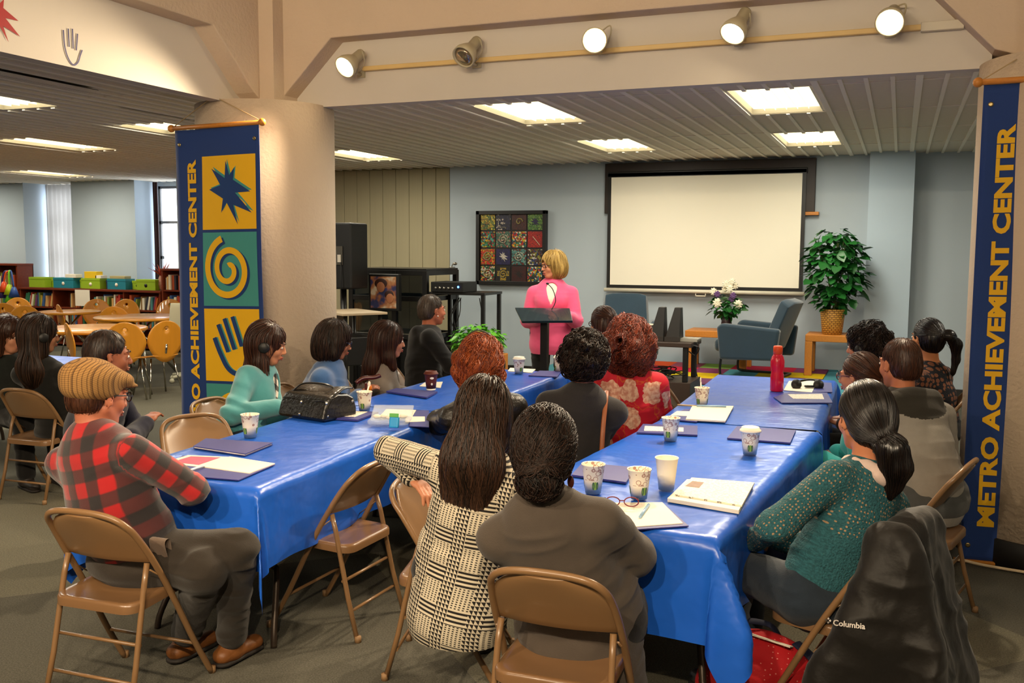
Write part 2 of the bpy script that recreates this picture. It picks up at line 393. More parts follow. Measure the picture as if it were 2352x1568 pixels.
def banner(x0,W,zt,zb,y,label,panels_t,txt_top,txt_bot,txt_s,lean=0):
    """s across 0..1, t metres below the top"""
    H_=zt-zb
    def S(s,t,off=0):
        wv=.008*math.sin(s*5+t*2.2)+.006*math.sin(t*4.1+1)*s
        return (x0+s*W+lean*t/H_, y-off+wv, zt-t+.012*s)
    t_=thing('hanging_banner',label,'banner',(0,0,0))
    b=MB(); b.grid(lambda u,v:S(u,v*H_),24,80); o=b.make('cloth',NAVY,t_,solid=.003)
    def patch(name,pts,m,off):
        # triangulate polygon finely through clipping onto grid: use many small cells
        bm=MB(); 
        bm.add([S(p[0],p[1],off) for p in pts],[tuple(range(len(pts)))]); return bm
    def rect(s0,s1,t0,t1,m,off,name='panel'):
        return MB().grid(lambda u,v:S(s0+(s1-s0)*u,t0+(t1-t0)*v,off),10,10).make(name,m,t_,solid=0)
    def strip(pts,w,m,off,name):   # ribbon along 2D path, in metres from top-left
        b=MB(); n=len(pts); vs=[]
        for i in range(n):
            a=pts[max(i-1,0)];c=pts[min(i+1,n-1)]; dx,dy=c[0]-a[0],c[1]-a[1]; l=math.hypot(dx,dy) or 1
            ww=w[i] if isinstance(w,list) else w
            nx,ny=-dy/l*ww/2,dx/l*ww/2; p=pts[i]
            vs+= [S((p[0]+nx)/W,p[1]+ny,off),S((p[0]-nx)/W,p[1]-ny,off)]
        b.add(vs,[(2*i,2*i+1,2*i+3,2*i+2) for i in range(n-1)]); return b.make(name,m,t_)
    sa,sb=.315,.955; cw=(sb-sa)*W
    for k,(t0,t1) in enumerate(panels_t):
        cx_=(sa+sb)/2*W; cy_=(t0+t1)/2; hw=cw/2*.88; hh=(t1-t0)/2*.92
        kind=k%4
        rect(sa,sb,t0,t1,YEL if kind in(0,2) else TEALP,.004)
        if kind==0:
            for dx,dy,m,of in ((.012,-.012,TEALP,.0055),(0,0,NAVY2,.007)):
                P=[(cx_+x*hw+dx,cy_-yy*hh+dy) for x,yy in star_pts()]
                b=MB(); n=len(P); c0=(cx_+.02,cy_+.0)
                b.add([S(c0[0]/W,c0[1],of)]+[S(p[0]/W,p[1],of) for p in P],[(0,i+1,(i+1)%n+1) for i in range(n)]); b.make('starburst',m,t_)
        elif kind==1:
            for dx,dy,m,of in ((.02,.012,NAVY2,.0055),(0,0,YEL,.007)):
                pts=[]
                for i in range(90):
                    a=i/89; th=R(250)-a*R(-790); r=.12+.88*(1-a)**.9*1.0
                    th=R(105)+ (a)*R(700); pts.append((cx_+math.cos(th)*-hw*.95*r*-1+dx-.01,cy_-math.sin(th)*hh*.93*r+dy))
                strip(pts,[cw*.105*(1-.25*i/89) for i in range(90)],m,of,'spiral')
        elif kind==2:
            for dx,dy,m,of in ((.012,.0,TEALP,.0055),(0,0,NAVY2,.007)):
                for (a,c) in (((-.55,.62),(-.18,-.2)),((-.28,.8),(.08,-.12)),((.05,.86),(.38,-.02))):
                    strip([(cx_+a[0]*hw+dx,cy_-a[1]*hh+dy),(cx_+c[0]*hw+dx,cy_-c[1]*hh+dy)],cw*.07,m,of,'finger_stroke')
                P=smoothpath([(-.72,.22,0),(-.5,-.25,0),(-.2,-.7,0),(.2,-.85,0),(.6,-.6,0),(.85,-.1,0)],6)
                strip([(cx_+p[0]*hw+dx,cy_-p[1]*hh+dy) for p in P],cw*.075,m,of,'palm_stroke')
        else:
            for dx,m,of in ((.014,NAVY2,.0055),(0,YEL,.007)):
                pts=[(cx_+math.cos(R(a))*hw*.75+dx,cy_-math.sin(R(a))*hh*.75) for a in range(60,360,8)]
                strip(pts,cw*.1,m,of,'ring')
    # lettering read bottom to top
    v,f=text_mesh('METRO ACHIEVEMENT CENTER',.1,.0042)
    xs=[p[0] for p in v]; ys=[p[1] for p in v]; mx,Mx_=min(xs),max(xs); my,My=min(ys),max(ys)
    vs=[]
    for p in v:
        u=(p[0]-mx)/(Mx_-mx); q=(p[1]-my)/(My-my)
        s=txt_s[1]-(txt_s[1]-txt_s[0])*q; tt=txt_bot-(txt_bot-txt_top)*u
        vs.append(S(txt_s[0]+(txt_s[1]-txt_s[0])*(1-q),tt,.005))
    b=MB(); b.add(vs,f); b.make('lettering',YEL,t_)
    b=MB(); b.tube([(x0-.03,y-.004,zt+.015),(x0+W+.03,y-.004,zt+.027)],.016,12); b.make('top_rod',WOOD,t_)
    for sx in (-.028,W+.028): MB().ell((x0+sx,y-.004,zt+.015+(.012 if sx>0 else 0)),(.026,.026,.026)).make('rod_knob',WOOD,t_)
    b=MB(); b.tube([(x0-.03+lean,y,zb+.0),(x0+W+.03+lean,y,zb+.0)],.012,10); b.make('bottom_rod',WOOD,t_)
    b=MB(); 
    for s,tt in ((.05,.1),(.95,.09),(.05,H_-.09),(.95,H_-.09)): p=S(s,tt,.004); b.lathe([(.006,0),(.013,0),(.013,.003),(.006,.003)],p,12,rot=Matrix.Rotation(R(90),4,'X'))
    b.make('grommet',mat('brass grommet','#b09b6a',.3,metal=.9),t_)
    b=MB(); mx_=x0+W/2; b.tube([(x0-.02,y,zt+.02),(x0+W*.42,y+.05,zt+.23),(x0+W+.02,y,zt+.035)],.0035,6); b.make('hanging_cord',mat('tan cord','#a58d66',.8),t_)
    return t_,S
bl,SL=banner(-4.755,.712,2.492,.10,5.44,'navy banner with yellow lettering hanging on the left column','x' and [(.19,.695),(.715,1.225),(1.245,1.755),(1.775,2.28)],.205,2.25,(.135,.24),.0)
br,SR=banner(.362,.742,2.54,.012,5.62,'navy banner with yellow lettering on the right column, cut by photo edge',[(.16,.67),(.70,1.22),(1.27,1.79),(1.82,2.33)],.205,2.33,(.10,.215),.0)
# rope at the bottom of the right banner
b=MB(); b.tube(smoothpath([(.18,5.55,.012),(.24,5.53,.02),(.30,5.54,.012),(.36,5.56,.03),(.5,5.54,.02),(.9,5.5,.012),(1.3,5.5,.012)],6),.008,8)
b.ell((.31,5.54,.02),(.025,.018,.018)); b.ell((.2,5.54,.014),(.022,.016,.012))
tag(b.make('rope',mat('cream rope','#cdb694',.8,bump=.4,bscale=150)),'cream rope with a knot trailing on the carpet below the right banner','rope')
# fascia decorations: hand outline and red star painted on left fascia (plane x=-4.4)
PUR=mat('indigo paint','#2f2b63',.6); RED=mat('red paint','#a01c1c',.6)
def onF(y,z,o=.004): return (-4.4+o,y,z)
def fstrip(pts,w,m,name):
    b=MB(); n=len(pts); vs=[]
    for i in range(n):
        a=pts[max(i-1,0)];c=pts[min(i+1,n-1)]; dx,dy=c[0]-a[0],c[1]-a[1]; l=math.hypot(dx,dy) or 1
        vs+=[onF(pts[i][0]-dy/l*w/2,pts[i][1]+dx/l*w/2),onF(pts[i][0]+dy/l*w/2,pts[i][1]-dx/l*w/2)]
    b.add(vs,[(2*i,2*i+1,2*i+3,2*i+2) for i in range(n-1)]); return b.make(name,m)
b=MB(); vs=[]; 
hand=thing('painted_hand','indigo outline of a hand painted on the white fascia','wall painting',(-4.4,4.22,2.8))
def strip3(b,pts,w):
    n=len(pts); vs=[]
    for i in range(n):
        a=pts[max(i-1,0)];c=pts[min(i+1,n-1)]; dx,dy=c[0]-a[0],c[1]-a[1]; l=math.hypot(dx,dy) or 1
        for sg in(1,-1): vs.append((.004,pts[i][0]-sg*dy/l*w/2,pts[i][1]+sg*dx/l*w/2))
    b.add(vs,[(2*i,2*i+1,2*i+3,2*i+2) for i in range(n-1)])
for a,c in (((-.03,.10),(-.028,.0)),((.0,.105),(.0,-.005)),((.035,.085),(.022,-.01))):
    b=MB(); strip3(b,[a,c],.009); b.make('finger_stroke',PUR,hand)
b=MB(); strip3(b,[(p[0],p[1]) for p in smoothpath([(-.065,.085,0),(-.06,0,0),(-.04,-.06,0),(-.005,-.095,0),(.03,-.075,0),(.05,-.03,0),(.065,.0,0)],6)],.009); b.make('palm_stroke',PUR,hand)
b=MB(); P=[(p[0]*.13+3.74,-p[1]*-.13+2.87) for p in star_pts()]
b.add([onF(3.74,2.87)]+[onF(*p) for p in P],[(0,i+1,(i+1)%len(P)+1) for i in range(len(P))]); tag(b.make('painted_star',RED),'red star painted on white fascia, cut by the left photo edge','wall painting')
# ------------------------------------------------------------------ screen, board, mosaic
BLK=mat('black plastic','#141312',.45,var=.1); BLK2=mat('black metal','#181716',.35,var=.1,coat=.1)
t=thing('black_wall_board','black board behind the projection screen with a small wooden ledge','board',(-2.26,11.97,2.14))
MB().bb(-1.29,1.29,-.045,.02,.0,.63).make('board',mat('dark brown board','#2b211b',.5),t,bevel=.005)
MB().bb(1.18,1.34,-.065,.02,-.04,0).make('ledge',WOOD,t,bevel=.004)
t=thing('projection_screen','white pull-down projection screen with black border','projection screen',(-2.28,11.87,1.19))
MB().bb(-1.22,1.22,.0,.04,1.40,1.47).make('roller_case',BLK,t,bevel=.01)
M_=mat('white screen surface','#efe9d6',.8,var=.01)
MB().bb(-1.21,1.21,0,.01,0,1.45).make('border',BLK,t)
MB().bb(-1.165,1.165,-.004,0,.045,1.40).make('surface',M_,t)
MB().tube([(-1.24,0,-.02),(1.24,0,-.02)],.024,12).make('bottom_bar',mat('cream aluminium','#d9d2bd',.35),t)
MB().tube([(-.06,0,-.04),(-.06,0,-.075),(.06,0,-.075),(.06,0,-.04)],.008,8).make('pull_handle',mat('cream aluminium','#d9d2bd',.35),t)
# mosaic art
def voro(name,cols,scale,bg=None,thr=.0):
    m=mat(name,'#808080',.4); nt=m.node_tree; b=base_of(m)
    tc=nn(nt,'ShaderNodeTexCoord'); v=nn(nt,'ShaderNodeTexVoronoi'); v.inputs['Scale'].default_value=scale
    nt.links.new(tc.outputs['Object'],v.inputs['Vector']); sp=nn(nt,'ShaderNodeSeparateColor'); nt.links.new(v.outputs['Color'],sp.inputs[0])
    r=ramp(nt,sp.outputs[0],[(i/len(cols),c) for i,c in enumerate(cols)],'CONSTANT')
    e=nn(nt,'ShaderNodeTexVoronoi',feature='DISTANCE_TO_EDGE'); e.inputs['Scale'].default_value=scale; nt.links.new(tc.outputs['Object'],e.inputs['Vector'])
    lt=nn(nt,'ShaderNodeMath',operation='GREATER_THAN'); lt.inputs[1].default_value=.07; nt.links.new(e.outputs['Distance'],lt.inputs[0])
    mx=nn(nt,'ShaderNodeMix',data_type='RGBA'); mx.inputs[6].default_value=(.02,.02,.02,1); nt.links.new(lt.outputs[0],mx.inputs[0]); nt.links.new(r.outputs[0],mx.inputs[7]); nt.links.new(mx.outputs[2],b.inputs['Base Color'])
    return m
t=thing('mosaic_artwork','large framed mosaic of sixteen colourful squares on the blue wall','artwork',(-4.845,11.97,1.20))
b=MB(); 
for a in ((-.505,.505,0,.05),(-.505,.505,.94,.99),(-.505,-.455,0,.99),(.455,.505,0,.99)): b.bb(a[0],a[1],-.06,.02,a[2],a[3])
b.bb(-.5,.5,-.02,.02,0,.99); b.make('frame',BLK,t,bevel=.004)
pal=[['#b0961c','#6a7a30','#c0b33a','#8b6a14','#3c5a2a'],['#1d1b33','#222040','#2c2a46','#b9ab9a','#1c1c30'],['#4a1f18','#552219','#3f1a15'],['#5e8a3a','#7c9a4a','#4f7c3c'],
['#2c2722','#4f9a88','#a0301c','#c7a21c','#2f7a3c'],['#3c6a58','#7a8f70','#a06a5a','#2f5a4c'],['#b7201c','#d8b01c','#2c3a5a','#d9cdb0','#c7761c','#2c7a5a'],['#b02018','#a81c16','#c0301c'],
['#c8381c','#d89a1c','#8a7a2a','#c0281c'],['#241e4e','#2a245a','#201a46'],['#4f8a86','#7aa090','#6a2a20','#3c6a68'],['#3a2c24','#8a8a3a','#6a3a1c','#cfc8b8','#2c3a6a'],
['#c0b8a0','#a0301c','#2c6a3c','#c7a23c','#2a2420'],['#1c1a18','#24211c'],['#3c1512','#451915'],['#2c6a7a','#c7a21c','#c0382c','#cfc8b0','#2c4a2c','#1c2c3c']]
for i in range(16):
    cx_=-.34+(i%4)*.227; cz=.84-(i//4)*.232
    s=MB().bb(-.103,.103,-.008,0,-.105,.105).make('mosaic_square',voro('mosaic tiles %d'%i,pal[i],46 if i not in(2,7,9,13,14) else 70),t); s.location=(cx_,-.02,cz)
    def spiral(col,r0,turns,w,k=1):
        pts=[(r0*(1-a/40)*math.cos(a/40*turns*2*PI),-.013,k*r0*(1-a/40)*math.sin(a/40*turns*2*PI)) for a in range(38)]
        MB().tube(pts,w,6).make('motif',voro('beads '+col,[col,'#8a8a70',col],90),s)
    if i in (5,10,13,8,12): spiral(['#d8d0b8','#cfd8c8','#1a1714','#a8b060','#c9c0a0'][(5,10,13,8,12).index(i)],.07,2.2,.008)
    if i==13: MB().prism([(x*.085,z*.085) for x,z in ((-1,.5),(-.5,.5),(-.5,1),(.5,1),(.5,.5),(1,.5),(1,-.3),(.5,-.3),(.5,-1),(-.5,-1),(-.5,-.3),(-1,-.3))],.002,lambda x,y,z:(x,-.009-z,y)).make('motif',voro('ochre beads',['#c0a03c','#a88a30'],60),s)
    if i in (3,14,9):
        P=[(x*.075,z*.075) for x,z in star_pts()]
        b=MB(); b.add([(0,-.011,0)]+[(p[0],-.011,p[1]) for p in P],[(0,k+1,(k+1)%len(P)+1) for k in range(len(P))]); b.make('motif',voro('star beads %d'%i,[['#2c2450'],['#241815'],['#d9d0c0']][(3,14,9).index(i)],80),s)
    if i==2: spiral('#b09a50',.055,1.2,.009)
    if i==6: spiral('#d9d0b0',.06,1.0,.006)
    if i==7: MB().tube([(-.03,-.012,.04),(.07,-.012,-.075)],.004,6).make('motif',mat('cream bead','#d9cdb0',.4),s)
    if i==1: MB().tube([(-.07,-.012,.05),(-.07,-.012,-.07),(.04,-.012,-.07)],.007,6).make('motif',voro('white beads',['#d9d0c0','#8a8a80'],90),s)
    if i==15: pass
# ------------------------------------------------------------------ platform with coloured rug
o=MB().bb(-3.95,-.25,9.7,11.97,0,.27).make('stage_platform',mat('pale blue carpet','#4f8f9c',.95,bump=.5,bscale=250,spec=.1),bevel=.01); tag(o,'low platform carpeted in pale blue along the back wall','platform')
rugc=[['#b9a41a','#3c3f8a','#4f9aa0','#7aa04a'],['#a02840','#c8a81a','#4f8f9c','#3c3f8a'],['#c8a81a','#b02038','#5a9aa0','#b9a41a'],['#8a4a5c','#c8502a','#7a3a5a','#c8a81a'],['#6a3f5c','#d0602a','#8a4a5c','#4f8f9c']]
t=thing('patchwork_rug','bright patchwork rug of coloured squares on the blue platform','rug',(-2.0,10.95,.271))
cols={}
for ix in range(8):
    for iy in range(4):
        c=rugc[(ix+iy*2)%5][(iy+ix)%4]
        x0=-1.62+ix*.36; y0=-.95+iy*.46
        if ix*.36-1.62>1.25: continue
        MB().bb(x0,x0+.36,y0,y0+.46,0,.012).make('rug_square',mat('rug '+c,c,.95,bump=.4,bscale=250,spec=.1),t)
# two orange tables, armchairs
def side_table(x,y,w,d,h,label,rz=0):
    t=thing('side_table',label,'side table',(x,y,.283),rz)
    MB().bb(-w/2,w/2,-d/2,d/2,h-.075,h).make('tabletop',WOOD,t,bevel=.006)
    for sx in(-1,1):
        for sy in(-1,1): MB().box((sx*(w/2-.04),sy*(d/2-.04),(h-.075)/2),(.08,.08,h-.075)).make('leg',WOOD,t,bevel=.005)
    return t
side_table(-1.98,11.52,.72,.50,.45,'orange wooden side table under the flower vase')
side_table(-.62,11.42,.68,.5,.46,'orange wooden side table carrying the basket of tall foliage')
BLUEF=mat('dark blue upholstery','#183242',.85,var=.15,sheen=.5,bump=.2,bscale=200)
def armchair(x,y,rz,label,z=.286):
    t=thing('armchair',label,'armchair',(x,y,z),rz)   # faces +y local
    MB().box((0,.06,.33),(.56,.62,.15),(R(4),0,0)).make('seat_cushion',BLUEF,t,bevel=.06,seg=4)
    b=MB()
    b.grid(lambda u,v:((u-.5)*(.56-.06*v)*(1.0), -.22-.20*v-.05*math.cos((u-.5)*PI)*1, .34+.52*v - .10*max(0,abs(u-.5)*2-.65)**1.0*(v>.9)),12,10)
    b.make('backrest',BLUEF,t,solid=.12,bevel=.05,seg=4)
    for s in(-1,1):
        b=MB(); b.prism([(-.36,.22),(.26,.20),(.30,.56),(.24,.60),(-.40,.56)],.09,lambda px,py,pz:(s*(.29+pz),px,py)); b.make('armrest',BLUEF,t,bevel=.03,seg=3)
        b=MB(); b.tube(smoothpath([(s*.30,.26,.22),(s*.30,.27,.06),(s*.30,.22,.015),(s*.30,-.1,.013),(s*.30,-.34,.013)],5),.014,10); b.make('leg',BLK2,t)
    MB().tube([(-.3,-.34,.013),(.3,-.34,.013)],.014,8).make('base_bar',BLK2,t)
    return t
armchair(-1.49,10.88,R(80),'dark blue armchair in side view between the two orange tables')
armchair(-2.93,10.75,R(195),'dark blue armchair seen above the seated people, left of the projector')
# plants
def leaf_cloud(b,c,n,rx,ry,rz,size,seed,droop=.5,mi=0,shape='ell'):
    r=random.Random(seed)
    for i in range(n):
        while True:
            p=Vector((r.uniform(-1,1),r.uniform(-1,1),r.uniform(-1,1)))
            if p.length<=1 and p.length>.35: break
        P=Vector(c)+Vector((p.x*rx,p.y*ry,p.z*rz))
        d=(Vector((p.x,p.y,0)).normalized() if Vector((p.x,p.y,0)).length>.05 else Vector((1,0,0)))+Vector((r.uniform(-.6,.6),r.uniform(-.6,.6),r.uniform(-.9,.3)))
        d.normalize(); s=size*r.uniform(.6,1.3)
        side=d.cross(Vector((r.uniform(-.4,.4),r.uniform(-.4,.4),1))).normalized(); up=side.cross(d)
        w=s*.36
        pts=[P,P+d*s*.3+side*w+up*.02*s,P+d*s*.3-side*w+up*.02*s,P+d*s*.35-up*s*.05,P+d*s*.7+side*w*.75-up*s*droop*.2,P+d*s*.7-side*w*.75-up*s*droop*.2,P+d*s*.7-up*s*(droop*.2+.05),P+d*s-up*s*droop*.45]
        b.add(pts,[(0,1,3),(0,3,2),(1,4,6,3),(3,6,5,2),(4,7,6),(6,7,5)],mi,True)
LEAF=mat('dark green leaf','#1d5a22',.4,var=.6,vscale=7,spec=.5); LEAF2=mat('bright green leaf','#5fae2a',.45,var=.35,vscale=8)
BASK=mat('woven basket','#c8913c',.6); nt=BASK.node_tree
br_=nn(nt,'ShaderNodeTexBrick'); br_.inputs['Scale'].default_value=1; br_.inputs['Brick Width'].default_value=.045; br_.inputs['Row Height'].default_value=.022; br_.inputs['Mortar Size'].default_value=.004
br_.inputs['Color1'].default_value=lin('#d6a043'); br_.inputs['Color2'].default_value=lin('#c08a30'); br_.inputs['Mortar'].default_value=lin('#6a3f10')
nt.links.new(nn(nt,'ShaderNodeUVMap').outputs[0],br_.inputs['Vector']); nt.links.new(br_.outputs['Color'],base_of(BASK).inputs['Base Color'])
t=thing('potted_foliage','tall leafy green plant in a woven basket on the orange table','potted plant',(-.69,11.38,.744)); t.scale=(.95,.95,1)
MB().lathe([(0,0),(.105,0),(.115,.01),(.145,.28),(.138,.285),(.13,.25),(0,.25)],(0,0,0),32).make('basket',BASK,t,uvf=lambda c:(math.atan2(c.y,c.x)*.13,c.z))
MB().lathe([(0,.255),(.134,.25)],(0,0,0),20).make('moss',mat('dry moss','#8a6a3a',.95,var=.4,vscale=60,bump=1),t)
b=MB(); r=random.Random(3)
for i in range(7):
    a=r.uniform(0,6.28); q=(.15+.12*r.random()); b.tube(smoothpath([(.03*math.cos(a),.03*math.sin(a),.24),(.06*math.cos(a),.06*math.sin(a),.6),(q*math.cos(a),q*math.sin(a)*.7,.95+.2*r.random())],4),.008,6)
b.make('stem',mat('plant stem','#4a5a2a',.7),t)
b=MB(); leaf_cloud(b,(0,0,.74),260,.32,.22,.46,.14,5); leaf_cloud(b,(.02,0,.45),60,.2,.18,.2,.12,6); leaf_cloud(b,(.17,.0,.62),50,.15,.15,.3,.16,8); leaf_cloud(b,(0,0,.95),90,.3,.2,.25,.13,9)
b.make('foliage',LEAF,t)
t=thing('flower_vase','silk flowers, white and purple, in a dark vase on the orange table','flower arrangement',(-1.89,11.48,.734))
MB().lathe([(0,0),(.05,0),(.07,.05),(.055,.14),(.035,.2),(.05,.24)],(0,0,0),20).make('vase',mat('dark red vase','#2a1518',.3),t)
b=MB(); leaf_cloud(b,(0,0,.3),150,.2,.14,.14,.09,11); b.make('foliage',LEAF,t)
def flower(c,r,m,name,n=5):
    b=MB(); q=random.Random(int(c[0]*1000+c[2]*77))
    for L in range(3):
        for i in range(9):
            a=2*PI*i/9+L*.3; rr=r*(1-.25*L); el=.2+.5*L
            d=Vector((math.cos(a)*math.cos(el),-math.sin(el)*.9,math.sin(a)*math.cos(el)))
            b.ell(Vector(c)+d*rr*.55,(rr*.42,rr*.18,rr*.42),8,6,rot=d.to_track_quat('Z','Y').to_matrix().to_4x4())
    b.make(name,m,t)
WF=mat('white petals','#f2ead2',.7,var=.05); PF=mat('purple petals','#6a4a7c',.7)
for c,r in (((-.09,-.13,.33),.062),((.15,-.12,.32),.058),((-.15,-.08,.46),.05),((.0,-.1,.55),.05),((.07,-.1,.58),.045),((.05,-.12,.50),.05),((.1,-.06,.53),.045),((-.02,-.08,.49),.04)): flower(c,r,WF,'blossom')
for c in ((-.1,-.1,.43),(.09,-.13,.42),(.07,-.11,.38)): flower(c,.045,PF,'blossom')
t=thing('fern_pot','bright green fern in a wooden stand left of the lectern','potted plant',(-4.17,9.35,0))
MB().bb(-.27,.27,-.2,.2,.0,.56).make('wooden_planter',WOOD,t,bevel=.01)
b=MB(); leaf_cloud(b,(0,-.02,.70),460,.29,.25,.19,.075,12); leaf_cloud(b,(.10,-.2,.5),90,.20,.1,.22,.07,14); b.make('foliage',LEAF2,t)
# ------------------------------------------------------------------ audio corner
t=thing('loudspeaker','tall black loudspeaker on a pole right of the left column','loudspeaker',(-5.97,9.6,1.213)); t.scale=(1.06,1.06,1.06)
b=MB(); b.prism([(-.24,-.2),(.2,-.2),(.17,.2),(-.2,.24)],.71,lambda x,y,z:(x,y,z)); b.make('cabinet',BLK,t,bevel=.02,seg=3)
MB().bb(-.02,.10,-.212,-.2,.26,.46).make('input_plate',mat('grey plate','#5a564e',.4,metal=.5),t,bevel=.003)
MB().bb(.04,.08,-.218,-.212,.29,.37).make('plug',mat('white plug','#d9d0c0',.5),t)
t=thing('speaker_stand','black pole stand under the tall loudspeaker','speaker stand',(-5.99,9.6,0))
MB().tube([(0,0,.3),(0,0,1.212)],.032,12).make('pole',BLK2,t)
for a in (30,150,270): MB().tube([(0,0,.55),(.4*math.cos(R(a)),.4*math.sin(R(a)),.02)],.014,8).make('leg',BLK2,t)
b=MB(); b.tube(smoothpath([(-5.88,9.37,1.52),(-5.87,9.34,1.2),(-5.87,9.36,.6),(-5.8,9.3,.05)],6),.006,6)
tag(b.make('speaker_cable',BLK),'thin black cable hanging from the tall loudspeaker','cable')
t=thing('media_cabinet','black framed cabinet with glass sides behind the seated people','cabinet',(-5.75,10.55,0),R(-3))
fb=lambda x0,x1,y0,y1,z0,z1:MB().bb(x0,x1,y0,y1,z0,z1)
b=MB()
for x in(-.5,.12,.55):
    for y in(-.35,.4): b.bb(x-.03,x+.03,y-.03,y+.03,0,1.42)
for z in (.62,1.08,1.39): 
    for y in(-.35,.4): b.bb(-.5,.55,y-.025,y+.025,z-.03,z+.03)
    for x in(-.5,.55): b.bb(x-.025,x+.025,-.35,.4,z-.03,z+.03)
b.make('frame',BLK2,t,bevel=.004); fb(-.52,.57,-.37,.42,1.42,1.44).make('top_panel',BLK2,t); fb(-.5,.55,-.33,.38,.60,.62).make('shelf',BLK,t)
fb(-.5,.55,-.3,.38,.02,.6).make('lower_panel',BLK,t)
GL=mat('dark glass','#0c1418',.05,spec=.8,alpha=.75,coat=1)
fb(.14,.53,-.36,-.355,.66,1.36).make('glass_pane',GL,t); fb(-.47,.1,-.36,-.355,.66,1.36).make('glass_pane',GL,t)
t=thing('television','small screen showing a portrait, in front of the black cabinet','television',(-5.62,9.9,.98))
fb(-.2,.2,-.03,.05,-.03,.40).make('casing',BLK,t,bevel=.008)
pm=mat('picture of two people','#6a4a3a',.3,emit='#6a4a3a',estr=.0); nt=pm.node_tree
tc=nn(nt,'ShaderNodeTexCoord'); no=nn(nt,'ShaderNodeTexNoise'); no.inputs['Scale'].default_value=7; nt.links.new(tc.outputs['Object'],no.inputs['Vector'])
rr=ramp(nt,no.outputs['Fac'],[(.0,'#2c1a14'),(.42,'#3a3f6a'),(.5,'#a86a48'),(.58,'#c08a60'),(.64,'#d9c8b0')]); nt.links.new(rr.outputs[0],base_of(pm).inputs['Base Color'])
s_=fb(-.17,.17,-.034,-.03,.0,.37).make('screen_picture',pm,t)
b=MB(); b.ell((-.03,-.04,.25),(.055,.006,.065)); b.ell((.09,-.04,.12),(.05,.006,.06)); b.make('pictured_faces',mat('pictured skin','#b0704c',.5),t)
b=MB(); b.ell((-.03,-.037,.29),(.085,.006,.06)); b.ell((.08,-.038,.16),(.06,.005,.05)); b.make('pictured_hair',mat('pictured hair','#3a1c14',.5),t)
t=thing('drafting_table','beige topped table with black frame beside the loudspeaker','table',(-5.45,8.85,0),R(-32))
fb(-.36,.36,-.26,.26,.985,1.01).make('tabletop',mat('beige laminate','#c2ac8c',.5),t,bevel=.004)
b=MB()
for sx in(-.3,.3): b.tube([(sx,-.2,0),(sx,-.2,.98)],.022,8); b.tube([(sx,.2,0),(sx,.2,.98)],.022,8)
b.bb(-.3,.3,-.21,-.18,.9,.98); b.bb(-.3,.3,-.21,-.19,.3,.34); b.make('frame',BLK2,t)
fb(-.26,.26,-.18,.18,.45,.75).make('drawer_box',BLK,t,bevel=.01)
t=thing('equipment_cart','black metal cart carrying the amplifier near the blue wall','cart',(-4.82,10.45,0))
b=MB()
for sx in(-.33,.33):
    for sy in(-.24,.24): b.bb(sx-.022,sx+.022,sy-.022,sy+.022,0,1.16)
b.make('frame',BLK2,t,bevel=.004)
fb(-.36,.36,-.27,.27,1.14,1.17).make('top_shelf',BLK2,t,bevel=.004); fb(-.34,.34,-.25,.25,.5,.53).make('shelf',BLK2,t); fb(-.34,.34,-.25,.25,.15,.18).make('shelf',BLK2,t)
b=MB(); r=random.Random(4)
for i in range(5): x=r.uniform(-.1,.25); b.tube(smoothpath([(x,-.1,1.1),(x+r.uniform(-.1,.1),-.15,.9),(x+r.uniform(-.15,.15),-.15,.7),(x+.05,-.1,.55)],5),.006,5)
b.make('cable',BLK,t)
t=thing('amplifier','black amplifier with blue light on the metal cart','amplifier',(-4.93,10.35,1.17))
fb(-.21,.21,-.2,.2,0,.12).make('casing',BLK,t,bevel=.006)
for i in range(5): 
    b=MB(); b.lathe([(.012,0),(.012,.02),(0,.02)],(-.14+i*.055,-.2,.05),12,rot=Matrix.Rotation(R(90),4,'X')); b.make('knob',mat('silver knob','#b8b4aa',.3,metal=.9),t)
b=MB(); b.ell((.15,-.205,.065),(.012,.006,.012)); b.make('indicator_lamp',mat('blue led','#2a6aff',.3,emit='#3a7aff',estr=12),t)
t=thing('small_desk_lamp','small metal gooseneck lamp standing on the black cabinet corner','lamp',(-5.22,10.9,1.443))
b=MB(); b.lathe([(0,0),(.04,0),(.04,.01),(0,.012)],(0,0,0),16); b.tube(smoothpath([(0,0,0),(.0,0,.03),(.02,0,.05)],4),.006,6); b.ell((.04,0,.05),(.03,.02,.02)); b.make('body',mat('steel lamp','#8a8478',.3,metal=.8),t)
# projector cart
t=thing('projector_cart','black two-tier cart with trailing cables behind the red floral blouse','cart',(-2.2,9.42,0))
fb(-.42,.36,-.26,.26,.74,.785).make('top_shelf',mat('dark brown cart','#3a2c24',.5),t,bevel=.006)
for sx in(-.36,.30):
    for sy in(-.21,.21): MB().bb(sx-.025,sx+.025,sy-.025,sy+.025,.40,.74).make('post',BLK,t,bevel=.006)
fb(-.42,.36,-.26,.26,.05,.40).make('lower_cabinet',mat('dark brown cart','#3a2c24',.5),t,bevel=.006)
for sx in(-.36,.30):
    b=MB(); b.ell((sx,-.2,.027),(.015,.027,.027)); b.make('caster',BLK,t)
b=MB(); r=random.Random(9)
for i in range(10):
    x=r.uniform(-.3,.25); y=r.uniform(-.2,.1); pts=[(x,y,.42+.03*r.random())]
    for k in range(5): pts.append((x+r.uniform(-.15,.15),y+r.uniform(-.08,.08),.42+r.random()*.1))
    b.tube(smoothpath(pts,5),.006,5)
b.tube(smoothpath([(.36,-.1,.8),(.40,-.12,.75),(.37,-.1,.6),(.40,-.12,.45)],5),.005,5); b.tube(smoothpath([(.3,-.2,.77),(.42,-.18,.74),(.38,-.15,.66),(.33,-.2,.7)],5),.006,5)
b.make('cable',BLK,t)
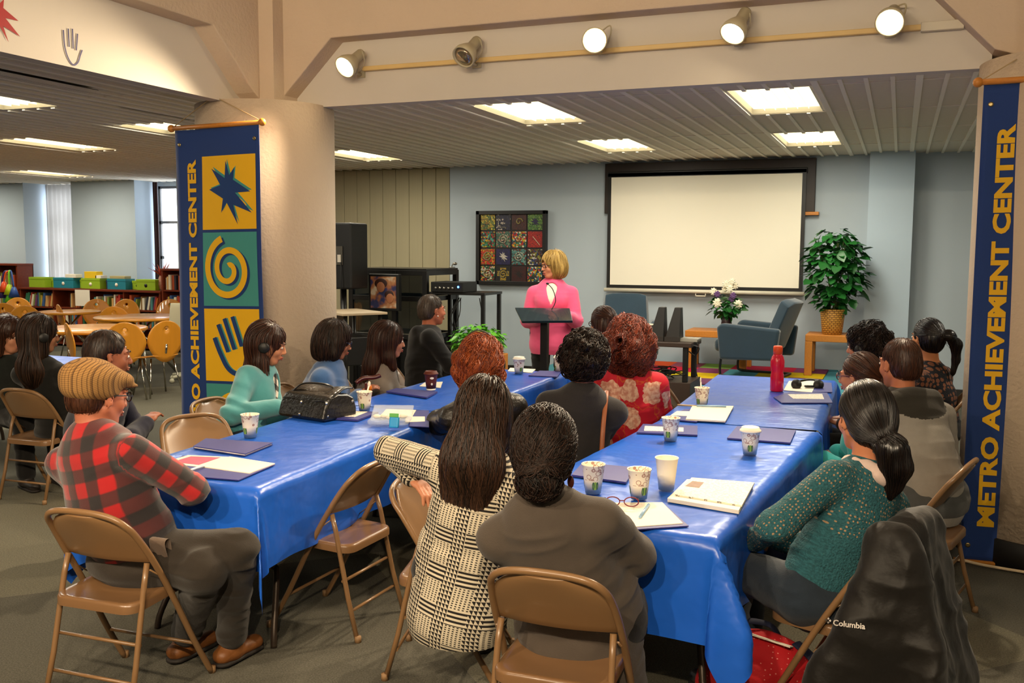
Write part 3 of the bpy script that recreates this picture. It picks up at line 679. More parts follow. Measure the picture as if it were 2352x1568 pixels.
t=thing('projector','white and grey projector on the black cart','projector',(-2.45,9.38,.787),R(-12))
fb(-.18,.18,-.14,.14,.012,.13).make('body',mat('taupe projector body','#8a7a66',.5),t,bevel=.015,seg=3)
fb(-.18,.18,-.14,.14,.13,.15).make('lid',mat('cream projector lid','#d9d0b8',.5),t,bevel=.008)
b=MB(); b.lathe([(.045,0),(.045,.03),(.03,.03),(.028,.01),(0,.012)],(.18,-.06,.08),20,rot=Matrix.Rotation(R(90),4,'Y')); b.make('lens',BLK,t)
b=MB(); b.tube([(.186,-.02,.07),(.19,0,.1),(.186,.03,.12)],.008,6); b.make('plug',mat('blue plug','#2a4aa0',.5),t)
def pyr(x,label):
    t=thing('desk_speaker',label,'speaker',(x,9.36,.787))
    b=MB(); b.add([(-.085,-.1,0),(.065,-.1,0),(.065,.1,0),(-.085,.1,0),(-.005,-.03,.33),(.06,-.03,.33),(.06,.05,.33),(-.005,.05,.33)],[(3,2,1,0),(4,5,6,7),(0,1,5,4),(1,2,6,5),(2,3,7,6),(3,0,4,7)])
    b.make('cabinet',BLK,t,bevel=.006); MB().bb(-.085,.066,-.105,-.1,.0,.045).make('base_strip',mat('dark grey strip','#34302c',.4),t)
pyr(-2.2,'black tapered desk speaker beside the projector'); pyr(-2.04,'black tapered desk speaker on the right, next to papers')
b=MB(); b.bb(-.12,.12,-.1,.1,0,.02); b.bb(-.1,.13,-.09,.1,.02,.03); o=b.make('paper_stack',mat('grey notebooks','#9a968a',.7)); o.location=(-1.93,9.4,.787); tag(o,'grey papers lying on the right end of the projector cart','papers')
# lectern
t=thing('lectern','black lectern with sloping tray in front of the standing speaker','lectern',(-2.93,8.0,0))
def LT(x,y,z): return (x,y+z*.0,z)
b=MB(); b.add([(-.33,.14,1.13),(.2,.14,1.13),(.32,-.16,1.045),(-.13,-.16,1.02)],[(0,1,2,3)])
b.v=[(-.34,.17,1.135),(.19,.17,1.145),(.33,-.17,1.06),(-.14,-.17,1.04)]
b.make('tray',mat('glossy blue black tray','#1a2c36',.2,coat=.5),t,solid=.022,bevel=.004)
fb(-.02,.045,-.03,.03,.02,1.09).make('post',BLK2,t,bevel=.004); fb(-.25,.25,-.2,.2,0,.025).make('base',BLK2,t,bevel=.008)
MB().tube(smoothpath([(.04,.1,1.14),(.07,.12,1.22),(.05,.1,1.32),(.01,.08,1.37)],5),.004,6).make('microphone_stem',BLK,t)
b=MB(); b.ell((.005,.08,1.375),(.014,.01,.01)); b.make('microphone',BLK,t)
# ------------------------------------------------------------------ data: outlines measured on the table tops
PX={
 'f1':[(-3.037, 3.539), (-3.106, 3.711), (-2.746, 3.754), (-2.709, 3.496)],
 'f2':[(-2.851, 3.066), (-2.964, 3.384), (-2.48, 3.403), (-2.444, 3.11)],
 'p2a':[(-2.939, 3.232), (-2.943, 3.394), (-2.748, 3.439), (-2.733, 3.23)],
 'p2b':[(-2.733, 3.23), (-2.748, 3.439), (-2.48, 3.403), (-2.47, 3.214)],
 'pen2':[(-2.705, 3.095), (-2.714, 3.229)],
 'f3':[(-2.857, 4.453), (-2.98, 4.678), (-2.729, 4.725), (-2.704, 4.461)],
 'p3':[(-2.886, 4.499), (-2.98, 4.678), (-2.783, 4.701), (-2.762, 4.524)],
 'f4':[(-3.075, 5.428), (-3.08, 5.576), (-2.762, 5.548), (-2.718, 5.308)],
 'pa':[(-2.639, 4.564), (-2.747, 4.847), (-2.573, 4.891), (-2.492, 4.689)],
 'pb':[(-2.444, 4.519), (-2.527, 4.674), (-2.428, 4.718), (-2.359, 4.585)],
 'f5b':[(-2.376, 4.437), (-2.599, 4.88), (-2.506, 4.921), (-2.27, 4.457)],
 'clam':[(-2.527, 4.289), (-2.645, 4.546), (-2.471, 4.565), (-2.363, 4.389)],
 'yog':[(-2.414, 4.34)],
 'pc':[(-3.018, 5.783), (-3.064, 5.95), (-2.967, 6.043), (-2.849, 5.768)],
 'pd':[(-2.771, 6.774), (-2.824, 6.958), (-2.613, 6.964), (-2.563, 6.754)],
 'fd':[(-2.524, 6.579), (-2.545, 6.877), (-2.383, 6.922), (-2.305, 6.599)],
 'f5':[(-1.22, 4.734), (-1.248, 4.977), (-0.968, 5.044), (-0.919, 4.791)],
 'p5':[(-1.194, 4.784), (-1.223, 4.918), (-1.024, 4.952), (-1.001, 4.844)],
 'f6':[(-0.767, 4.772), (-0.772, 5.117), (-0.471, 5.129), (-0.463, 4.776)],
 'f7':[(-1.173, 5.198), (-1.147, 5.559), (-0.974, 5.636), (-0.998, 5.172)],
 'p7':[(-1.061, 5.188), (-1.117, 5.641), (-0.889, 5.742), (-0.849, 5.209)],
 'p7b':[(-1.173, 5.305), (-1.17, 5.466), (-1.081, 5.489), (-1.065, 5.322)],
 'pen7':[(-1.215, 5.684), (-1.066, 5.698)],
 'pen7b':[(-1.087, 5.62), (-0.92, 5.66)],
 'f8':[(-0.717, 6.244), (-0.644, 6.522), (-0.414, 6.583), (-0.354, 6.159), (-0.642, 6.03)],
 'p8':[(-0.594, 6.221), (-0.647, 6.396), (-0.441, 6.509), (-0.412, 6.283)],
 'p8b':[(-0.695, 6.607), (-0.711, 7.092), (-0.52, 7.179), (-0.51, 6.582)],
 'f8b':[(-0.51, 6.582), (-0.503, 7.112), (-0.42, 7.101), (-0.385, 6.639)],
 'hs':[(-0.571, 6.797)],
 'f9':[(-1.231, 3.717), (-1.259, 3.952), (-1.021, 3.955), (-0.989, 3.683)],
 'pad':[(-0.965, 3.354), (-0.784, 3.439), (-0.656, 3.198), (-0.83, 3.068)],
 'padf':[(-0.97, 3.326), (-0.775, 3.429), (-0.633, 3.185), (-0.822, 3.049)],
 'pen':[(-0.806, 3.198), (-0.817, 3.366)],
 'gl':[(-0.954, 3.281), (-0.869, 3.317)],
 'mag':[(-0.773, 3.477), (-0.767, 3.803), (-0.507, 3.822), (-0.5, 3.413)],
 'magp':[(-0.784, 3.613), (-0.758, 3.823), (-0.642, 3.81), (-0.646, 3.601)],
 'cups':[(-2.964, 3.869), (-2.839, 4.757), (-2.862, 5.652), (-2.644, 6.689), (-2.398, 6.915), (-1.077, 5.729), (-1.02, 4.626), (-0.61, 4.451), (-1.068, 3.491), (-0.883, 3.478), (-0.819, 3.657)],
 'bottle':[(-0.736, 6.567)],
 'bag':[(-3.28, 4.528), (-3.104, 4.299), (-2.858, 4.224), (-2.802, 4.389), (-3.158, 4.925)],
}
FOLD=mat('navy folder card','#34367c',.55,var=.05,coat=.05); PAP=mat('white paper','#e9dfcb',.7,var=.02); PINKP=mat('pink printed page','#c0506a',.6,var=.3,vscale=30); PENW=mat('pale pen','#c9d6e0',.3); PENB=mat('clear blue pen','#9cc0e0',.2)
TAN=mat('tan enamelled steel','#80603f',.32,var=.04,coat=.25,spec=.6); RUB=mat('tan rubber foot','#8a6a48',.6); TAND=mat('worn tan steel','#79593b',.3,var=.06,coat=.3)
def printed(name,base,ink,sc=1):
    m=mat(name,base,.7); nt=m.node_tree; tc=nn(nt,'ShaderNodeTexCoord')
    w=nn(nt,'ShaderNodeTexWave',wave_type='BANDS',bands_direction='Y'); w.inputs['Scale'].default_value=26*sc; w.inputs['Distortion'].default_value=0
    n=nn(nt,'ShaderNodeTexNoise'); n.inputs['Scale'].default_value=120*sc
    nt.links.new(tc.outputs['Object'],w.inputs['Vector']); nt.links.new(tc.outputs['Object'],n.inputs['Vector'])
    a=nn(nt,'ShaderNodeMath',operation='GREATER_THAN'); a.inputs[1].default_value=.78; nt.links.new(w.outputs['Fac'],a.inputs[0])
    b=nn(nt,'ShaderNodeMath',operation='GREATER_THAN'); b.inputs[1].default_value=.5; nt.links.new(n.outputs['Fac'],b.inputs[0])
    c=nn(nt,'ShaderNodeMath',operation='MULTIPLY'); nt.links.new(a.outputs[0],c.inputs[0]); nt.links.new(b.outputs[0],c.inputs[1])
    mx=nn(nt,'ShaderNodeMix',data_type='RGBA'); mx.inputs[6].default_value=lin(base); mx.inputs[7].default_value=lin(ink); nt.links.new(c.outputs[0],mx.inputs[0]); nt.links.new(mx.outputs[2],base_of(m).inputs['Base Color']); return m
PRINT=printed('printed paper','#ebe2cf','#8a8478')
TZ=.742
def sheet(name,poly,z,th,m,label=None,cat=None,parent=None,bend=0):
    cx_=sum(p[0] for p in poly)/len(poly); cy_=sum(p[1] for p in poly)/len(poly)
    P=[(p[0]-cx_,p[1]-cy_) for p in poly]
    A=sum(P[i][0]*P[(i+1)%len(P)][1]-P[(i+1)%len(P)][0]*P[i][1] for i in range(len(P)))
    if A<0: P=P[::-1]
    b=MB(); b.prism(P,th); o=b.make(name,m)
    if parent: o.parent=parent; o.location=(cx_-parent.location[0],cy_-parent.location[1],z-parent.location[2])
    else: o.location=(cx_,cy_,z)
    if label: tag(o,label,cat)
    return o
# ------------------------------------------------------------------ tables
BC=mat('glossy blue plastic cloth','#1e5cc6',.30,var=.06,vscale=3,spec=.5); ntc=BC.node_tree
def addbump(m,scale,strength,dist=.01,detail=2,stretch=(1,1,1),coord='Object'):
    nt=m.node_tree; tc=nn(nt,'ShaderNodeTexCoord'); mp=nn(nt,'ShaderNodeMapping'); mp.inputs['Scale'].default_value=stretch; n=nn(nt,'ShaderNodeTexNoise'); n.inputs['Scale'].default_value=scale; n.inputs['Detail'].default_value=detail
    nt.links.new(tc.outputs[coord],mp.inputs[0]); nt.links.new(mp.outputs[0],n.inputs['Vector']); bp=nn(nt,'ShaderNodeBump'); bp.inputs['Strength'].default_value=strength; bp.inputs['Distance'].default_value=dist
    nt.links.new(n.outputs['Fac'],bp.inputs['Height']); nt.links.new(bp.outputs[0],base_of(m).inputs['Normal'])
addbump(BC,5,.5,.03,3)
def folding_table(x0,x1,y0,y1,label,rot=0):
    cx_,cy_=(x0+x1)/2,(y0+y1)/2; w,l=(x1-x0)/2,(y1-y0)/2
    t=thing('folding_table',label,'table',(cx_,cy_,0),R(rot))
    MB().bb(-w+.005,w-.005,-l+.005,l-.005,.70,.735).make('tabletop',mat('table laminate','#5a4a3a',.5),t,bevel=.006)
    for s in(-1,1):
        yy=s*(l-.30)
        for sx in(-1,1):
            b=MB(); b.tube(smoothpath([(sx*(w-.14),yy,.70),(sx*(w-.14),yy,.34),(sx*(w-.12),yy-s*-.0,.28),(sx*(w-.07),yy+s*.10,.08),(sx*(w-.06),yy+s*.12,.0)],5),.014,10); b.make('leg',mat('bronze leg tube','#3c3128',.4,metal=.4),t)
        MB().tube([(-(w-.14),yy,.36),(w-.14,yy,.36)],.011,8).make('crossbar',mat('bronze leg tube','#3c3128',.4,metal=.4),t)
    return t
def cloth(x0,x1,y0,y1,D,label,seed=1,drops=(1,1,1,1),zt=.7355,rot=0):
    """drops: hang factor for -x,+x,-y,+y"""
    W,L=x1-x0,y1-y0; r=random.Random(seed)
    us=list(np.linspace(-D*drops[0],0,15))[:-1]+list(np.linspace(0,W,22))+list(np.linspace(W,W+D*drops[1],15))[1:]
    vs_=list(np.linspace(-D*drops[2],0,15))[:-1]+list(np.linspace(0,L,60))+list(np.linspace(L,L+D*drops[3],15))[1:]
    V=[]
    def nz(a,b,c): return mnoise.noise(Vector((a,b,c+seed*7.3)))
    for v in vs_:
        for u in us:
            cu,cv=min(max(u,0),W),min(max(v,0),L); du,dv=u-cu,v-cv
            d=math.hypot(du,dv)
            if d<1e-6:
                z=zt+.0022+.002*nz(u*3,v*2,0)+.0016*max(0,1-abs(abs(u-W/2)/.012-0))*1
                z+= .0015*math.exp(-((v-L/2)/.02)**2)
                V.append((x0+u,y0+v,z)); continue
            rr=.014; arcl=rr*PI/2
            def drop(d):
                if d<arcl: a=d/rr; return rr*math.sin(a), -rr*(1-math.cos(a))
                return rr, -rr-(d-arcl)
            h,z=drop(d); k=min(1,d/.3)
            if abs(du)>1e-6 and abs(dv)>1e-6:
                th=math.atan2(abs(dv),abs(du)); s2=math.sin(2*th)
                # pleated corner: two loose folds with a tip that hangs lowest
                fl=.10*k*s2*(1+.6*math.sin(6*th+seed))+.008
                h+=fl; ax=math.cos(th)*(1 if du>0 else -1); ay=math.sin(th)*(1 if dv>0 else -1)
                tw=.03*k*math.sin(4*th+seed*1.3)
                V.append((x0+cu+ax*h-ay*tw,y0+cv+ay*h+ax*tw,zt+z*.985)); continue
            s=(v if abs(du)>0 else u)
            f=.010*k*(1+math.sin(s*17+2*nz(s*2,0,1)+seed))+.012*k*nz(s*5,d*3,2)+.006
            h+=max(f,.002)
            if abs(du)>0: V.append((x0+cu+(h if du>0 else -h),y0+v,zt+z+.012*nz(s*3,1,4)*k))
            else: V.append((x0+u,y0+cv+(h if dv>0 else -h),zt+z+.012*nz(s*3,1,4)*k))
    n=len(us); m_=len(vs_)
    ca,sa_=math.cos(R(rot)),math.sin(R(rot)); mx_,my_=(x0+x1)/2,(y0+y1)/2; V=[(mx_+(p[0]-mx_)*ca-(p[1]-my_)*sa_,my_+(p[0]-mx_)*sa_+(p[1]-my_)*ca,p[2]) for p in V]
    b=MB(); b.add(V,[(j*n+i,j*n+i+1,(j+1)*n+i+1,(j+1)*n+i) for j in range(m_-1) for i in range(n-1)],0,True)
    o=b.make('tablecloth',BC); tag(o,label,'tablecloth'); return o
folding_table(-3.08,-2.36,3.05,4.95,'folding table at the near left, by the man in the plaid shirt',2.5)
folding_table(-3.07,-2.35,4.97,6.88,'folding table at the far left, nearest the lectern')
folding_table(-1.275,-.455,3.15,5.18,'folding table at the near right, in front of the woman in the grey brown cardigan',-4.6)
folding_table(-1.22,-.40,5.23,7.28,'folding table at the far right, under the red bottle',1.2)
cloth(-3.09,-2.35,3.03,4.96,.335,'blue plastic tablecloth on the near left table',2,(1,1,1,.0),rot=2.5)
cloth(-3.085,-2.34,4.93,6.89,.32,'blue plastic tablecloth on the far left table, near the lectern',3,(1,1,0.0,1),zt=.7380)
cloth(-1.285,-.445,3.13,5.215,.36,'blue plastic tablecloth on the near right table',5,(.8,1,1,0.0),rot=-4.6)
cloth(-1.23,-.39,5.20,7.29,.34,'blue plastic tablecloth on the far right table with the red bottle',7,(1,1,0.0,1),zt=.7380,rot=1.2)
TT=.7415
# ------------------------------------------------------------------ papers, folders
def th_(n,label,cat,key,z=TT):
    p=PX[key]; cx_=sum(a[0] for a in p)/len(p); cy_=sum(a[1] for a in p)/len(p); return thing(n,label,cat,(cx_,cy_,z))
t=th_('folder','closed navy folder with papers inside, nearest the lone cup','folder','f1'); sheet('back_cover',PX['f1'],TT,.003,FOLD,parent=t); sheet('papers',[(p[0]*.97+-2.9*.03,p[1]*.97+3.62*.03) for p in PX['f1']],TT+.003,.006,PAP,parent=t); o=sheet('front_cover',PX['f1'],TT+.009,.003,FOLD,parent=t)
t=th_('open_folder','open navy folder with a magazine, at the near left table end','folder','f2'); sheet('cover',PX['f2'],TT,.004,FOLD,parent=t); sheet('left_page',PX['p2a'],TT+.004,.002,PAP,parent=t); sheet('right_page',PX['p2b'],TT+.004,.004,PAP,parent=t)
P=PX['p2a']; c=[sum(p[i] for p in P)/4 for i in (0,1)]; sheet('printed_photo',[(c[0]+(p[0]-c[0])*.7,c[1]+(p[1]-c[1])*.75) for p in P],TT+.006,.0008,PINKP,parent=t)
def pen(key,z,m,label):
    a,c=PX[key]; o=MB().tube([(a[0]-c[0],a[1]-c[1],0),(0,0,0)],.0055,8).make('pen',m); o.location=(c[0],c[1],z+.006); tag(o,label,'pen')
pen('pen2',TT+.0085,PENW,'pale pen lying on the open folder at the left'); pen('pen',TT+.006,PENB,'clear blue pen on the white pad'); pen('pen7',TT+.001,mat('tan pen','#c8a878',.4),'tan pen on cloth behind the white writing pad'); pen('pen7b',TT+.0155,PENB,'clear blue pen on the white writing pad in mid right table')
t=th_('folder','navy folder with a white sheet on it, beside the black handbag','folder','f3'); sheet('cover',PX['f3'],TT,.01,FOLD,parent=t); sheet('top_sheet',PX['p3'],TT+.01,.001,PRINT,parent=t)
o=sheet('folder',PX['f4'],TT+.003,.01,FOLD,'closed navy folder between the brown cup and the cup with a spoon','folder')
o=sheet('folder',PX['f5b'],TT,.004,FOLD,'navy folder under white papers near the houndstooth sleeve','folder')
sheet('paper_sheet',PX['pa'],TT+.004,.002,PRINT,'white sheet next to the houndstooth sleeve, larger of the two','paper'); sheet('paper_sheet',PX['pb'],TT+.0045,.001,PAP,'small white sheet on navy folder, next to the leather jacket','paper')
sheet('paper_sheet',PX['pc'],TT+.001,.002,PAP,'white papers under the brown coffee cup','paper')
sheet('folder',PX['fd'],TT,.008,FOLD,'navy folder at the far end of the left table','folder'); t=sheet('paper_sheet',PX['pd'],TT,.006,PAP,'white papers beside the lidded cup at the far left table','paper')
t=th_('folder','navy folder with a printed sheet, behind the plain open cup of mid table','folder','f5'); sheet('cover',PX['f5'],TT,.008,FOLD,parent=t); sheet('top_sheet',PX['p5'],TT+.008,.001,PRINT,parent=t)
sheet('folder',PX['f6'],TT,.008,FOLD,'closed navy folder behind the lidded cup on the right table','folder')
sheet('folder',PX['f7'],TT,.006,FOLD,'navy folder under the white writing pad','folder'); sheet('writing_pad',PX['p7'],TT+.006,.009,PAP,'white writing pad with blue pen near the cup with the spoon','pad'); sheet('paper_sheet',PX['p7b'],TT+.0065,.001,PAP,'small white slip on the navy folder near the writing pad','paper')
t=th_('folder','navy folder with white sheet at the right edge of far right table','folder','f8'); sheet('cover',PX['f8'],TT+.002,.006,FOLD,parent=t); sheet('top_sheet',PX['p8'],TT+.008,.001,PRINT,parent=t)
sheet('paper_sheet',PX['p8b'],TT+.002,.003,PAP,'white sheet under the black headphones','paper'); sheet('folder',PX['f8b'],TT+.002,.005,FOLD,'navy folder at the far right corner of the table behind the headphones','folder')
sheet('folder',PX['f9'],TT,.008,FOLD,'purplish navy folder left of the three near cups','folder')
t=th_('writing_pad','white pad on navy folder at the near end of the right table','pad','pad'); sheet('cover',PX['padf'],TT,.004,FOLD,parent=t); sheet('pages',PX['pad'],TT+.004,.003,PAP,parent=t)
t=th_('magazine','thick stack of open magazines near the teal sweater','magazine','mag'); sheet('lower_magazine',PX['mag'],TT,.014,PAP,parent=t)
P=PX['mag']; c=[sum(p[i] for p in P)/4 for i in (0,1)]; sheet('upper_page',[(c[0]+(p[0]-c[0])*.95+.01,c[1]+(p[1]-c[1])*.9+.03) for p in P],TT+.014,.006,PRINT,parent=t)
P=PX['magp']; sheet('printed_photo',[(p[0]*.4+c[0]*.6-.05,p[1]*.45+c[1]*.55+.04) for p in P],TT+.020,.0008,mat('brown printed picture','#7a5a44',.6,var=.6,vscale=40),parent=t)
# ------------------------------------------------------------------ cups
CUPW=mat('white paper cup','#f0e6d0',.55,var=.02)
def cup_print():
    m=mat('paper cup print','#efe5cf',.55); nt=m.node_tree; uv=nn(nt,'ShaderNodeUVMap')
    sx=nn(nt,'ShaderNodeSeparateXYZ'); nt.links.new(uv.outputs[0],sx.inputs[0])
    # curly flourish rings
    v=nn(nt,'ShaderNodeTexVoronoi',feature='F1'); v.inputs['Scale'].default_value=48; nt.links.new(uv.outputs[0],v.inputs['Vector'])
    a=nn(nt,'ShaderNodeMath',operation='SUBTRACT'); a.inputs[1].default_value=.42; nt.links.new(v.outputs['Distance'],a.inputs[0])
    b=nn(nt,'ShaderNodeMath',operation='ABSOLUTE'); nt.links.new(a.outputs[0],b.inputs[0])
    c=nn(nt,'ShaderNodeMath',operation='LESS_THAN'); c.inputs[1].default_value=.06; nt.links.new(b.outputs[0],c.inputs[0])
    zz=nn(nt,'ShaderNodeMath',operation='GREATER_THAN'); zz.inputs[1].default_value=.055; nt.links.new(sx.outputs[1],zz.inputs[0])
    d=nn(nt,'ShaderNodeMath',operation='MULTIPLY'); nt.links.new(c.outputs[0],d.inputs[0]); nt.links.new(zz.outputs[0],d.inputs[1])
    mx=nn(nt,'ShaderNodeMix',data_type='RGBA'); mx.inputs[6].default_value=lin('#f0e6d0'); mx.inputs[7].default_value=lin('#b08a7a'); nt.links.new(d.outputs[0],mx.inputs[0])
    nt.links.new(mx.outputs[2],base_of(m).inputs['Base Color']); return m
CP=cup_print(); GRN=mat('green leaf print','#8ab04a',.6); GRD=mat('dark leaf print','#3a5a4a',.6); LID=mat('white plastic lid','#f2ead8',.35,coat=.2); BRN=mat('brown cup card','#5a2416',.5)
def cup(x,y,label,kind='print',lid=False,spoon=None,h=.112,rz=0):
    t=thing('paper_cup',label,'cup',(x,y,TT+.0015),rz,)
    m={'print':CP,'plain':CUPW,'brown':BRN}[kind]
    r0,r1=.030,.044
    b=MB(); b.lathe([(0,.004),(r0-.002,.004),(r0,0),(r0+(r1-r0)*.5,h*.5),(r1,h-.002),(r1+.003,h),(r1+.002,h+.003),(r1-.002,h),(r0,.008),(0,.008)],(0,0,0),32)
    b.make('cup_body',m,t,uvf=lambda c:(math.atan2(c.y,c.x)*.037,c.z))
    if kind=='print':
        for a0 in (-100,20,140):
            for k,(da,m2) in enumerate(((0,GRN),(13,GRD),(-12,GRD))):
                def fn(px,py,pz,a0=a0,da=da):
                    a=R(a0+da)+px/.037; rr=r0+(r1-r0)*(py/h)+.0006+pz; return (rr*math.cos(a),rr*math.sin(a),py)
                P=[(.011*math.cos(q)*(.9 if k==0 else .45),.034+.016*math.sin(q)) for q in np.linspace(0,2*PI,13)[:-1]]
                MB().prism(P,.0004,fn).make('leaf_print',m2,t)
    if kind=='brown':
        b=MB(); b.lathe([(r0+.0005,0),(r0+.002,.012)],(0,0,0),32); b.make('cream_base',LID,t)
        for zz,w in ((.085,.012),(.045,.007)):
            P=[(w*math.cos(q),zz+.008*math.sin(q)) for q in np.linspace(0,2*PI,11)[:-1]]
            MB().prism(P,.0005,lambda px,py,pz:((r0+(r1-r0)*py/h+.0012+pz)*math.cos(R(-95)+px/.037),(r0+(r1-r0)*py/h+.0012+pz)*math.sin(R(-95)+px/.037),py)).make('logo_patch',LID,t)
    if lid:
        b=MB(); b.lathe([(r1+.004,h-.006),(r1+.006,h-.003),(r1+.004,h+.004),(r1-.002,h+.006),(r1-.004,h+.016),(r1-.012,h+.018),(r1-.014,h+.012),(0,h+.012)],(0,0,0),32); b.make('lid',LID if kind!='brown' else BRN,t)
    if spoon:
        MB().tube([(-.01,0,.015),(.025,.01,h+.035)],.0045,8).make('spoon_handle',LID,t); b=MB(); b.ell((.027,.011,h+.045),(.008,.005,.016)); b.make('spoon_bowl',LID,t)
    return t
cl=['printed paper cup standing alone beside the closed folder, left table','printed paper cup with a plastic spoon behind the handbag','brown paper cup with cream base on white papers','lidded white paper cup at the far left table, left of the lectern pole','lidded paper cup at the far left table, right of the lectern pole',
'printed paper cup with a spoon near the tan empty chair','printed open cup behind the other cups in mid right table','lidded printed cup on the right table nearest the folders','printed open cup, leftmost of the three near cups','printed open cup, middle of the three near cups','plain white paper cup, rightmost of the three near cups']
ck=[('print',0,0),('print',0,1),('brown',1,0),('print',1,0),('print',1,0),('print',0,1),('print',0,0),('print',1,0),('print',0,0),('print',0,0),('plain',0,0)]
for i,(x,y) in enumerate(PX['cups']): cup(x,y,cl[i],ck[i][0],ck[i][1],ck[i][2],rz=R(20*i),h=.125 if i==10 else .112)
# bottle
x,y=PX['bottle'][0]
t=thing('water_bottle','red water bottle with orange cap on the far right table','bottle',(x,y,TT+.001))
RB=mat('translucent red plastic','#d40f35',.25,coat=.4,sub=.0)
MB().lathe([(0,0),(.040,0),(.044,.006),(.044,.10),(.040,.125),(.040,.14),(.046,.165),(.046,.205),(.038,.232),(.030,.245),(.030,.25),(0,.25)],(0,0,0),32).make('bottle_body',RB,t)
MB().lathe([(.031,.25),(.031,.295),(.026,.305),(0,.305)],(0,0,0),28).make('cap',mat('orange cap','#e8501c',.4),t)
# headphones on the table
def headphone_arc(b,r,th,n=14,c=(0,0,0)): b.tube([(c[0]+r*math.cos(R(a)),c[1],c[2]+r*math.sin(R(a))) for a in np.linspace(0,180,n)],th,8,flat=.4)
t=thing('headphones','black headphones lying on white sheet at far right table','headphones',(-.57,6.80,TT+.012),R(20))
b=MB(); b.tube([(.085*math.cos(R(a)),.08*math.sin(R(a)),.03+.01*math.sin(R(2*a))) for a in np.linspace(-20,200,16)],.008,8); b.make('headband',BLK,t)
for s in(-1,1): b=MB(); b.lathe([(0,-.012),(.034,-.012),(.036,0),(.03,.014),(0,.014)],(s*.075,-.045,.02),20,rot=Matrix.Rotation(R(70),4,'X')); b.make('ear_cup',BLK,t)
MB().box((.03,-.03,.005),(.09,.03,.015)).make('receiver',BLK,t,bevel=.004)
# eyeglasses on the table
t=thing('eyeglasses','red framed glasses resting on the white pad','glasses',(-.90,3.30,TT+.009),R(18))
RGL=mat('dark red frame','#7a1a2c',.3,coat=.3)
for s in(-1,1):
    MB().tube([(s*.034+.026*math.cos(a),-.0,.022+.017*math.sin(a)) for a in np.linspace(0,2*PI,20)[:-1]],.0022,6,closed=True).make('lens_rim',RGL,t)
    MB().tube([(s*.06,0,.026),(s*.062,.06,.02),(s*.055,.13,.0)],.002,6).make('temple',BLK,t)
MB().tube([(-.01,0,.026),(.01,0,.026)],.002,6).make('bridge',RGL,t)
# handbag
t=thing('handbag','black leather handbag with silver studs on the left table','handbag',(-3.0,4.52,TT),R(-12))
LEA=mat('black leather','#15130f',.3,var=.15,bump=.35,bscale=50,coat=.2)
b=MB(); b.grid(lambda u,v:(-.17+.34*u,-.09+.02*math.sin(u*3)*0+ -.0,0),1,1)
b=MB(); prof=[(-.13,0),(-.135,.02),(-.115,.08),(-.08,.13),(-.02,.145),(.06,.135),(.11,.11),(.13,.05),(.13,0)]
b.prism(prof[::-1],.36,lambda px,py,pz:(pz-.18,px,py)); b.make('bag_body',LEA,t,bevel=.02,seg=4)
b=MB(); b.grid(lambda u,v:(-.17+.34*u+.01*math.sin(v*5),-.10+.22*v,.100+.06*math.sin(min(1,v*1.1)*PI*.62)+.006*math.sin(u*9)),14,10); b.make('flap',LEA,t,solid=.006)
b=MB(); b.tube(smoothpath([(-.15,-.05,.13),(-.1,-.02,.175),(.0,0,.185),(.08,.02,.175),(.12,.06,.13)],6),.008,8,flat=.6); b.make('strap',LEA,t)
for x_,y_,z_ in ((.175,-.10,.03),(.17,-.1,.10),(-.0,-.137,.03),(-.0,-.122,.095),(.18,.09,.09)): b=MB(); b.ell((x_,y_,z_),(.008,.008,.008),10,6); b.make('stud',mat('silver stud','#d8d0c4',.2,metal=1),t)
# clear food container with blue tube
t=thing('food_container','clear plastic clamshell container on the left table','container',(-2.50,4.45,TT+.009),R(20))
CLR=mat('clear plastic','#dfe8ee',.05,alpha=.28,spec=.8)
b=MB(); b.bb(-.11,.11,-.07,.07,0,.028); b.make('tray',CLR,t,bevel=.012,seg=3); b=MB(); b.box((0,.085,.04),(.22,.14,.012),(R(25),0,0)); b.make('lid',CLR,t,bevel=.005)
b=MB(); 
for i in range(5): b.ell((-.07+.035*i,.02*math.sin(i*2),.034),(.022,.02,.012),10,6)
b.make('crumpled_napkin',PAP,t)
t=thing('snack_pouch','small sky blue snack pouch beside the clear container','snack',(-2.415,4.345,TT+.001),R(10))
MB().box((0,0,.035),(.052,.022,.06),(R(-12),0,0)).make('pouch',mat('sky blue foil','#2aa0d8',.3,coat=.4),t,bevel=.008,seg=3); MB().box((0,-.002,.072),(.05,.006,.02),(R(-12),0,0)).make('green_top',mat('green foil','#5ab04a',.4),t,bevel=.002)
